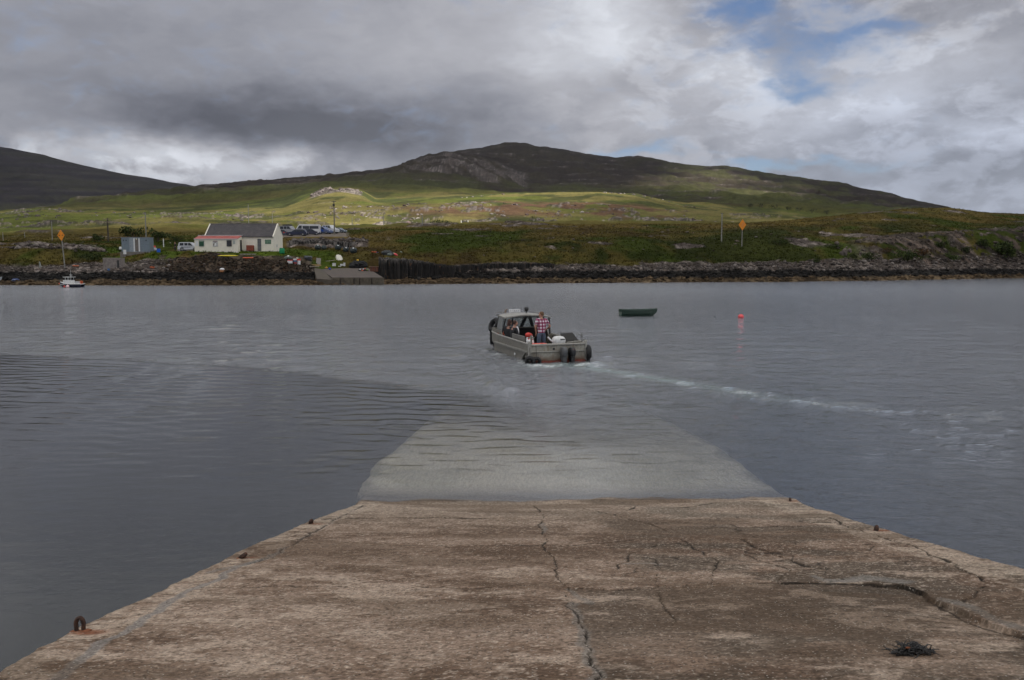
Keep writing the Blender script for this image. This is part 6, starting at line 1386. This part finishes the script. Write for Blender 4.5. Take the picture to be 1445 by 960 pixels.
small('cream_can', 'small cream can behind the tall white drum', 'can', 419.5, 366, 148.5, [('can', barrel(.17, .3), mat('cream_lamp', (.62, .60, .45))), ('neck', MB().cyl((0, 0, .3), (0, 0, .36), .08, n=8), M['blk']())])
small('net_heap', 'grey green heap of netting with a white float left of the tubs', 'net heap', 407, 366, 149, [('net', MB().ell((0, 0, .15), (.7, .5, .35), 12, 8, None, .15), mat('grey_green_net', (.12, .145, .13), .9)), ('float', MB().ell((.05, -.2, .45), (.18, .16, .14), 8, 6), M['wpl']())])
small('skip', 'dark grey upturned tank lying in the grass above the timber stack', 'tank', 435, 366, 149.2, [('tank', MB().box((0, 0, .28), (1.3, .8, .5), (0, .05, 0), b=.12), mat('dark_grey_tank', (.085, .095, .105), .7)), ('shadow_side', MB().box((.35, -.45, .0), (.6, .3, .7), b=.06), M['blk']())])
small('upright_pallet', 'grey pallet standing on end at the quay corner', 'pallet', 449.5, 373.5, 146.4, [('slats', MB().box((0, 0, .55), (.80, .06, 1.15), (-.15, .06, 0)), mat('grey_wood', (.33, .30, .28), .9)), ('battens', MB().box((-.3, .06, .55), (.08, .08, 1.1), (-.15, .06, 0)).box((.3, .06, .55), (.08, .08, 1.1), (-.15, .06, 0)), M['wood']())])
small('timber_stack', 'stack of tan planks beside the grey pallet on the quay', 'timber', 443.5, 376.4, 145.4, [('planks', MB().box((0, 0, .12), (2.3, .35, .14)).box((.05, .05, .28), (2.1, .3, .10)), mat('tan_wood', (.40, .28, .14), .85)), ('bearers', MB().box((-.8, 0, .02), (.1, .5, .1)).box((.8, 0, .02), (.1, .5, .1)), M['wood']())], -.03)
small('long_plank', 'long pale plank lying along the top of the quay wall', 'plank', 437, 377.5, 144.6, [('plank', MB().box((0, 0, .06), (3.2, .22, .10), (0, .035, 0)), mat('pale_plank', (.36, .31, .26), .9))], -.04)
small('spar', 'thin pale spar slanting up the grass right of the pallet', 'spar', 463, 369.5, 147.4, [('spar', MB().tube([(-1.3, 0, -.05), (1.2, .5, .25)], .05, 6), mat('pale_plank', (.36, .31, .26), .9))])
small('upturned_dinghy', 'small cream upturned dinghy propped on the grass behind the crates', 'dinghy', 478.5, 366.5, 149.6, [('hull', MB().loft([[(x*k_, y, .25+z*.32) for x, z in ((-.62, -.6), (-.58, .2), (-.3, .75), (.3, .75), (.58, .2), (.62, -.6))] for k_, y in ((.55, -1.), (1, -.35), (1, .4), (.85, .9))]), mat('cream_hull', (.58, .56, .48), .6)), ('seat', MB().box((.1, -1.03, .10), (.6, .08, .2)), mat('rust_dark', (.13, .04, .025), .85))], .5).rotation_euler = (.55, .25, .5)
for i, (px, py, w_, h_, lab) in enumerate([(471.5, 376, .55, .55, 'white plastic crate, left end of the row at the back of the slip'), (476, 376.4, .5, .25, 'low white plastic box second from the left in the row of crates'), (479.5, 378, .42, .3, 'small white crate standing forward of the row'), (486, 376, .32, .6, 'upright white crate at the right end of the row'), (482.5, 375.6, .5, .3, 'white box between the small forward crate and the upright one')]):
    small('fish_crate', lab, 'crate', px, py, 147.2-.3*(i == 2), [('crate', MB().box((0, 0, h_/2), (w_, .4, h_), b=.03), M['wpl']()), ('rim', MB().box((0, 0, h_), (w_+.05, .45, .05)), M['wpl']())], RNG.uniform(-.2, .2), 'white crates at the back of the slip')
small('white_board', 'white board lying flat at the top left corner of the slip', 'board', 458.5, 377, 146.8, [('board', MB().box((0, 0, .05), (.75, .3, .07)), M['wpl']()), ('edge', MB().box((.9, .2, .18), (.6, .25, .09)), M['wpl']())])
small('net_float', 'orange net float beside the blue one on the slip', 'float', 460.8, 379.3, 145.5, [('float', MB().ell((0, 0, .17), (.19, .19, .17), 10, 8), mat('amber', (.62, .30, .05), .5)), ('knot', MB().ell((-.22, 0, .14), (.12, .1, .1), 8, 6), mat('tan_wood', (.40, .28, .14)))], grp='floats on the slip')
small('net_float', 'deep blue net float beside the orange one on the slip', 'float', 465.4, 381, 145.0, [('float', MB().ell((0, 0, .19), (.21, .21, .19), 10, 8), mat('royal_blue', (.02, .03, .42), .45)), ('eye', MB().cyl((0, 0, .36), (0, 0, .42), .04, n=6), M['blk']())], grp='floats on the slip')
for i, (px, py, s_) in enumerate([(448.8, 352.5, 1.), (457, 352.5, .9), (477, 353, 1.05), (488.5, 355.5, 1.0), (498.8, 357.5, 1.15)]):
    small('creel_bundle', ['dark wrapped bundle with a white top against the rock face, first from the left', 'dark bundle without a white top against the rock face', 'dark wrapped bundle with a bright white top below the big pale boulder', 'dark wrapped bundle with a small white top, fourth from the left', 'tall dark wrapped bundle with a white top, rightmost against the rock face'][i], 'bundle', px, py, 171.-i*1.2,
          [('wrapping', MB().ell((0, 0, .42*s_), (.62*s_, .5*s_, .55*s_), 12, 8, None, .1), mat('dark_teal_wrap', (.020, .032, .034), .6))] + ([] if i == 1 else [('white_top', MB().ell((.05, -.3*s_, .75*s_), (.16*s_, .12*s_, .18*s_), 8, 6), M['wpl']())]), 0, 'dark bundles under the rock face')
small('rope_and_tyre_heap', 'big black heap of nets and tyres at the back of the slip', 'net heap', 506, 378, 147.5, [('heap', MB().ell((0, 0, .5), (1.5, .8, .75), 16, 10, None, .18).ell((-.9, -.3, .3), (.8, .6, .5), 12, 8, None, .18).ell((1.0, -.1, .35), (.7, .6, .55), 12, 8, None, .18), mat('black_net', (.014, .015, .016), .9, 0, .5, 6, .6)), ('tyre', MB().torus((-.2, -.75, .4), (.2, 1, .2), .32, .12, 16, 8), M['rub']()), ('yellow_float', MB().ell((-.1, -.2, 1.32), (.22, .18, .15), 8, 6), mat('amber_yellow', (.70, .42, .02), .5))])
small('net_heap', 'dark heap of netting with red and green floats on the slip', 'net heap', 512.5, 382.5, 146.2, [('net', MB().ell((0, 0, .14), (.8, .5, .24), 12, 8, None, .2), M['blk']()), ('red_float', MB().ell((-.05, -.5, .08), (.16, .14, .13), 8, 6).ell((.35, -.25, .36), (.13, .13, .12), 8, 6), mat('orange_red', (.62, .11, .04), .5)), ('green_float', MB().ell((.75, -.25, .2), (.14, .13, .12), 8, 6), mat('lime', (.30, .42, .05), .5)), ('white_float', MB().ell((-.45, -.3, .25), (.14, .13, .12), 8, 6).ell((.12, -.4, .3), (.1, .1, .1), 8, 6), M['wpl']())])
small('rusty_box', 'rusty brown steel box under a flat lid at the right side of the slip', 'steel box', 528.5, 383, 145.8, [('box', MB().box((0, 0, .35), (1.35, .9, .8), b=.03), mat('rust_dark2', (.14, .055, .035), .85, 0, .4, 4, .3)), ('lid', MB().box((-.05, 0, .80), (1.65, 1.1, .07), (0, .04, 0)), mat('lid_brown', (.20, .12, .09), .8)), ('posts', MB().box((-.45, -.47, .35), (.05, .05, .8)).box((.2, -.47, .35), (.05, .05, .8)), M['blk']())])
small('orange_sheet', 'small flat red orange sheet on the grass above the slip', 'sheet', 528, 357, 153.5, [('sheet', MB().box((0, 0, .12), (1.05, .5, .14), (0, .06, 0), b=.05), mat('orange_red', (.62, .11, .04), .5)), ('blue_end', MB().box((.6, -.1, .05), (.5, .4, .12), b=.04), mat('royal_blue_dull', (.05, .06, .16)))])
small('net_heap', 'grey heap of netting on the grass at the cliff edge beside a pink buoy', 'net heap', 546, 360, 152.4, [('net', MB().ell((0, 0, .35), (.95, .7, .48), 14, 9, None, .16).ell((.7, -.2, .2), (.6, .5, .35), 12, 8, None, .16), mat('dark_grey_net', (.05, .056, .058), .9)), ('green_net', MB().ell((.6, -.6, .05), (.55, .3, .3), 10, 7, None, .2), mat('grey_green_net', (.12, .145, .13), .9))])
small('pink_buoy', 'long pinkish red buoy lying against the grey net heap', 'buoy', 558.3, 361, 151.8, [('float', MB().ell((0, 0, .2), (.42, .2, .2), 12, 8, (0, .45, 0)), mat('pink_plastic', (.80, .10, .11))), ('end', MB().ell((-.38, 0, .42), (.16, .13, .12), 8, 6), mat('cream_lamp', (.62, .60, .45)))])
small('plastic_scrap', 'tiny pale scrap of plastic in the grass right of the pink buoy', 'scrap', 566, 356.5, 154., [('scrap', MB().box((0, 0, .1), (.35, .2, .16), (.2, .3, .1), b=.04), mat('pale_teal', (.40, .50, .46), .6))])
small('white_float', 'white float on the dark rocks below the lean-to', 'float', 313.5, 384, 139.4, [('float', MB().ell((0, 0, .3), (.42, .3, .22), 10, 7), M['wpl']()), ('orange_box', MB().box((0, -.1, .0), (.7, .4, .3), b=.04), mat('tan_rust', (.36, .16, .06), .8))])
small('orange_crate', 'orange crate lying on the shingle below the yard', 'crate', 215, 380, 143.5, [('crate', MB().box((0, 0, .15), (.7, .5, .35), (0, .1, .3), b=.04), mat('orange_red_dull', (.42, .11, .045), .7)), ('rim', MB().box((0, 0, .33), (.75, .55, .05), (0, .1, .3)), M['rub']())])
small('red_float', 'flat orange red float on the rocks just right of the leaning sign', 'float', 107, 377, 143.5, [('float', MB().box((0, 0, .12), (1., .4, .2), b=.08), mat('orange_red_dull', (.42, .11, .045), .7)), ('eye', MB().cyl((.5, 0, .1), (.62, 0, .1), .04, n=6), M['blk']())])
small('blue_bag', 'dark blue tarpaulin bundle on the rocks at the far left', 'bundle', 22, 397.5, 134.5, [('bundle', MB().ell((0, 0, .2), (.62, .4, .26), 12, 8, None, .12), mat('royal_blue_dull2', (.03, .055, .16), .7)), ('cord', MB().tube([(-.5, -.3, .2), (0, -.42, .3), (.5, -.3, .2)], .02, 4), M['wpl']())])
small('blue_can', 'small blue can at the foot of the ruined stone store', 'can', 153.5, 382.5, 142.5, [('can', barrel(.2, .3), mat('mid_blue2', (.05, .15, .36), .6)), ('handle', MB().tube([(-.1, 0, .3), (0, 0, .38), (.1, 0, .3)], .015, 4), M['blk']())])
small('grey_post', 'short grey leaning post on the shore left of the sign pole', 'post', 57, 378, 143.5, [('post', MB().prism([(-.18, 0), (.18, 0), (-.05, 1.0), (-.15, 1.0)], -.08, .08), mat('grey_post', (.24, .26, .25), .8)), ('foot', MB().box((0, 0, .02), (.5, .4, .1)), mat('concrete', (.25, .235, .21)))])
# ---- landing slip on the far shore
za = .95; d0, d1 = ds_px(500)-.3, ds_px(500)+15.5
def gx(px, d): return (px-722.5)/FPX*d*1.001
q_ = MB(); zt1 = at_d(500, 378.5, d1).z; zf = at_d(500, 391.5, d0+1).z
q_.loft([[(gx(468, d0), d0, -2), (gx(543, d0), d0, -2), (gx(541, d0), d0, zf), (gx(470, d0), d0, zf)], [(gx(450, d1), d1, -2), (gx(522, d1), d1, -2), (gx(520, d1), d1, zt1), (gx(450, d1), d1, zt1)]])
lsm = mat('slip_concrete', (.085, .068, .057), .9, 0, .35, .7, .5, dirt=(.035, .028, .022), dirt_amt=.7)
ls = thing('landing_slip', 'low concrete landing slip running into the water on the far shore', 'slipway'); 
q_.build('ramp', lsm, ls)
q_ = MB(); zq = at_d(452, 388, d0+4).z; d2_ = d0+11
q_.loft([[(gx(447, d0), d0+.5, -2), (gx(474, d0), d0-.2, -2), (gx(474, d0), d0-.2, .75), (gx(447, d0), d0+.5, .95)], [(gx(444, d2_), d2_, -2), (gx(455, d2_), d2_, -2), (gx(455, d2_), d2_, at_d(450, 380, d2_).z), (gx(444, d2_), d2_, at_d(450, 378, d2_).z)]]); q_.build('side_wall', mat('slip_side', (.075, .062, .046), .95, 0, .35, 1.2, .6), ls)
q_ = MB()
for i, (a, b) in enumerate(((470, 481), (482, 500), (501, 508), (509, 525), (526, 543))): q_.box(((gx(a, d0)+gx(b, d0))/2, d0-.12, zf/2-.25), (gx(b, d0)-gx(a, d0)-.08, .3, zf-.1+.5), b=.05)
q_.build('front_blocks', mat('weedy_block', (.095, .080, .058), .95, 0, .5, 1.5, .6, dirt=(.03, .028, .02), dirt_amt=.7), ls)
# ---- basalt columns
def columns(label, pa, pb, off, toppts, bottom, wcol, name='basalt_cliff', depth=5):
    xs = [p[0] for p in toppts]; ys = [p[1] for p in toppts]; q_ = MB(); px = pa; V_ = []
    row = 0
    for row in range(depth):
        px = pa + (row % 2)*wcol*.5
        while px < pb:
            d = ds_px(px)+off+row*.42 + RNG.uniform(-.25, .25) - .5*math.sin(px*.08); k = FPX/d; r = wcol/k*.72*RNG.uniform(.75, 1.2)
            zt_ = at_d(px, np.interp(px, xs, ys), d).z + RNG.uniform(-.22, .06) + row*.05 - (RNG.random() < .18)*RNG.uniform(.3, 1.3)*(row < 2)
            z0_ = at_d(px, bottom, d).z-1.5; x = at_d(px, 380, d).x; a0 = RNG.uniform(0, 1); n_ = int(RNG.integers(5, 7))
            lp = [[(x+math.cos(a0+2*PI*i/n_)*r*kk, d+math.sin(a0+2*PI*i/n_)*r*kk, z) for i in range(n_)] for z, kk in ((z0_, 1.05), (zt_-.08, 1.), (zt_, .9))]
            q_.loft(lp); px += wcol*RNG.uniform(.8, 1.25)
    o_ = q_.build(name, colm); tag(o_, kind='structure'); return o_
colm, t = newmat('basalt')
p = t.n('ShaderNodeNewGeometry').outputs['Position']; n_ = t.noise(t.vm('MULTIPLY', p, (1.5, 1.5, .5)), 1.6, 6, .65); zc_ = t.n('ShaderNodeSeparateXYZ', {0: p}).outputs[2]
n_r = t.n('ShaderNodeNewGeometry').outputs['Random Per Island']
c = t.mix(t.sm(n_, .35, .65), (.005, .0045, .0042), (.022, .020, .018)); c = t.mix(t.m('MULTIPLY', t.m('GREATER_THAN', n_r, .9), .4), c, (.06, .052, .047))
c = t.mix(t.m('MULTIPLY', t.sm(zc_, 3.0, 4.4), t.sm(n_, .42, .6)), c, (.20, .185, .17)); c = t.mix(t.m('MULTIPLY', t.sm(n_, .60, .68), .7), c, (.20, .085, .03))
t.out(t.n('ShaderNodeBsdfPrincipled', {'Base Color': c, 'Roughness': .95, 'Normal': t.n('ShaderNodeBump', {'Strength': .8, 'Distance': .15, 'Height': n_}).outputs[0]}).outputs[0])
columns('', 536, 640, 8.0, [(536, 365.5), (560, 366.5), (580, 368), (600, 371), (622, 375), (640, 377)], 393, 2.6, depth=7)
columns('', 636, 780, 10., [(636, 376), (660, 374), (700, 372), (780, 372)], 386, 4.2, depth=3)
columns('', 412, 522, 40.6, [(412, 340), (440, 339), (480, 341), (522, 345)], 352, 3.6, depth=3)
# ---- rubble on the shore, one mass of stones
def rubble(name, spec, m):
    V_, F_, C_ = [], [], []
    ico = bmesh.new(); bmesh.ops.create_icosphere(ico, subdivisions=1, radius=1.); iv = np.array([v.co for v in ico.verts]); ifc = np.array([[v.index for v in f.verts] for f in ico.faces]); ico.free()
    nv_ = 0
    for pa, pb, oa, ob, n, smin, smax, cols, vert in spec:
        for i in range(n):
            px = RNG.uniform(pa, pb); off = RNG.uniform(oa, ob); d = ds_px(px)+off if oa < 200 else off
            if oa > 200 and float(fbm(np.array([px/26.]), np.array([d/34.]), 3, 777)[0]) < .60: continue
            if oa > 10 and oa < 200 and n > 400 and float(fbm(np.array([px/14.]), np.array([d/4.]), 3, 778)[0]) < .52: continue
            g = on_ground(px, d)
            s = smin*(smax/smin)**(RNG.random()**1.8); sc = np.array([RNG.uniform(.7, 1.4), RNG.uniform(.7, 1.3), RNG.uniform(.45, .9)*vert])*s
            q = iv*sc*RNG.uniform(.72, 1.22, (len(iv), 1)); a = RNG.uniform(0, 6.28); ca, sa = math.cos(a), math.sin(a)
            q = np.stack([q[:, 0]*ca-q[:, 1]*sa, q[:, 0]*sa+q[:, 1]*ca, q[:, 2]], 1) + np.array([g.x, g.y, g.z+.15*s])
            c_ = np.array(cols[RNG.integers(len(cols))])*RNG.uniform(.6, 1.35)
            if g.z+.2*s < .75 and oa < 200: c_ = np.array((.095, .068, .042))*RNG.uniform(.4, 1.2)
            elif g.z+.2*s < 1.9 and oa < 200: c_ = np.array((.018, .017, .016))*RNG.uniform(.6, 1.8)
            V_.append(q); F_.append(ifc+nv_); C_.append(np.repeat(c_[None, :], len(iv), 0)); nv_ += len(iv)
    V_ = np.concatenate(V_); F_ = np.concatenate(F_); C_ = np.concatenate(C_)
    me = bpy.data.meshes.new(name); me.from_pydata(V_.tolist(), [], F_.tolist())
    at = me.attributes.new('Col', 'FLOAT_COLOR', 'POINT'); at.data.foreach_set('color', np.concatenate([C_, np.ones((len(C_), 1))], 1).astype(np.float32).ravel()); me.materials.append(m); return link(name, me)
grey = [(.105, .09, .082), (.075, .065, .06), (.16, .142, .13), (.055, .048, .043), (.10, .082, .07)]; dark = [(.030, .025, .020), (.050, .038, .030), (.020, .017, .014), (.055, .034, .022), (.075, .062, .054)]
rb = rubble('shore_rocks', [
 (-250, 240, 5, 12.5, 3000, .11, .34, grey, 1), (235, 448, .5, 13, 3600, .10, .30, dark, 1), (560, 1000, 5, 12.5, 2800, .12, .42, grey, 1), (1000, 1700, 5, 13.5, 3900, .13, .52, grey, 1),
 (545, 760, 0, 6, 700, .15, .6, grey, 1), (-250, 1700, -.5, 6, 4200, .15, .55, grey, 1), (1180, 1700, 12, 28, 300, .2, .7, [(.07, .06, .054), (.10, .085, .075)], 1.5), (640, 1180, 14, 90, 120, .15, .5, grey, .8), (0, 150, 24, 30, 500, .2, .8, grey, 1),
 (20, 260, 22, 60, 60, .15, .5, grey, .8), (412, 520, 41, 46, 300, .2, .7, grey, 1.3)], gm)
tag(rb, 'grey and dark boulders strewn along the far shore', 'rocks', kind='stuff')
pale = [(.24, .21, .195), (.18, .15, .145), (.30, .27, .25), (.14, .105, .10)]
rb2 = rubble('field_rocks', [(560, 990, 440, 640, 1100, .4, 1.6, pale, .8), (20, 350, 430, 640, 500, .4, 1.5, [(.15, .13, .125), (.11, .095, .09)], .9), (430, 560, 440, 620, 400, .4, 1.5, pale, .9), (440, 515, 840, 920, 380, .8, 3.2, [(.17, .145, .135), (.12, .10, .095)], 1), (650, 980, 880, 940, 160, .8, 2.0, pale, .7)], gm)
tag(rb2, 'pale rocks scattered over the sunlit fields', 'rocks', kind='stuff')
# ---- tussocks of grass, heather and bracken on the near moor
def tussocks(n):
    px = RNG.uniform(-260, 1720, n*3); off = 11 + (RNG.random(n*3)**1.5)*100; V_ = []; C_ = []; k = 0
    P = []
    c = (px-722.5)/FPX*1.002
    dsv = np.interp(px, _sx, _sd); d = dsv+off; ti = np.clip(((c-tt[0])/_tstep).astype(int), 0, NCOL-1)
    keep = np.ones(len(px), bool)
    keep &= ~((px > 172) & (px < 400) & (off > 20) & (off < 42)); keep &= ~((px > 392) & (px < 492) & (off > 48) & (off < 88)); keep &= ~((px > 446) & (px < 545) & (off < 18)); keep &= ~((px > 232) & (px < 440) & (off < 15))
    keep &= ~((px > 1180) & (off < 30) & (RNG.random(len(px)) < .6))
    px, off, d, ti, c = [a[keep][:n] for a in (px, off, d, ti, c)]
    x = d*tt[ti]; z = np.array([np.interp(d[i], Yg[:, ti[i]], ZT[:, ti[i]]) for i in range(len(d))])
    ri = np.array([np.searchsorted(Yg[:, ti[i]], d[i]) for i in range(len(d))]).clip(0, Yg.shape[0]-1)
    gc = base[ri, ti]; sz = RNG.uniform(.12, .34, len(d)); nb = 5
    V = np.zeros((len(d), nb, 3, 3)); 
    for b in range(nb):
        a = RNG.uniform(0, 2*PI, len(d)); r0 = sz*RNG.uniform(.1, .8, len(d)); bx_ = x+np.cos(a)*r0; by_ = d+np.sin(a)*r0; w_ = sz*RNG.uniform(.16, .34, len(d)); a2 = RNG.uniform(0, PI, len(d)); h_ = sz*RNG.uniform(.5, 1.25, len(d))
        V[:, b, 0] = np.stack([bx_-np.cos(a2)*w_, by_-np.sin(a2)*w_, z-.08], 1); V[:, b, 1] = np.stack([bx_+np.cos(a2)*w_, by_+np.sin(a2)*w_, z-.08], 1)
        V[:, b, 2] = np.stack([bx_+np.cos(a)*sz*.5, by_+np.sin(a)*sz*.5, z+h_], 1)
    col = gc*RNG.uniform(.7, 1.35, (len(d), 1)); col[RNG.random(len(d)) < .06] *= np.array([1.3, 1.15, .85])
    me = bpy.data.meshes.new('moor_grass'); me.from_pydata(V.reshape(-1, 3).tolist(), [], np.arange(V.size//3).reshape(-1, 3).tolist())
    at = me.attributes.new('Col', 'FLOAT_COLOR', 'POINT'); at.data.foreach_set('color', np.repeat(np.concatenate([col, np.ones((len(d), 1))], 1), nb*3, axis=0).astype(np.float32).ravel()); me.materials.append(leafm); return link('moor_grass', me)
mg = tussocks(42000); tag(mg, 'rough brown and green moor grass, heather and bracken', 'grass', kind='stuff')
# ================================================================ air
hz, t = newmat('haze_air')
v = t.n('ShaderNodeVolumePrincipled', {'Color': (.80, .86, .98), 'Density': .000045, 'Anisotropy': .2})
o = t.n('ShaderNodeOutputMaterial'); t.t.links.new(v.outputs[0], o.inputs[1])
q_ = MB(); q_.box((0, 3700, 395), (19000, 14000, 810)); hb_ = q_.build('haze', hz); tag(hb_, 'thin pale haze over the bay and hills', 'haze', kind='stuff')
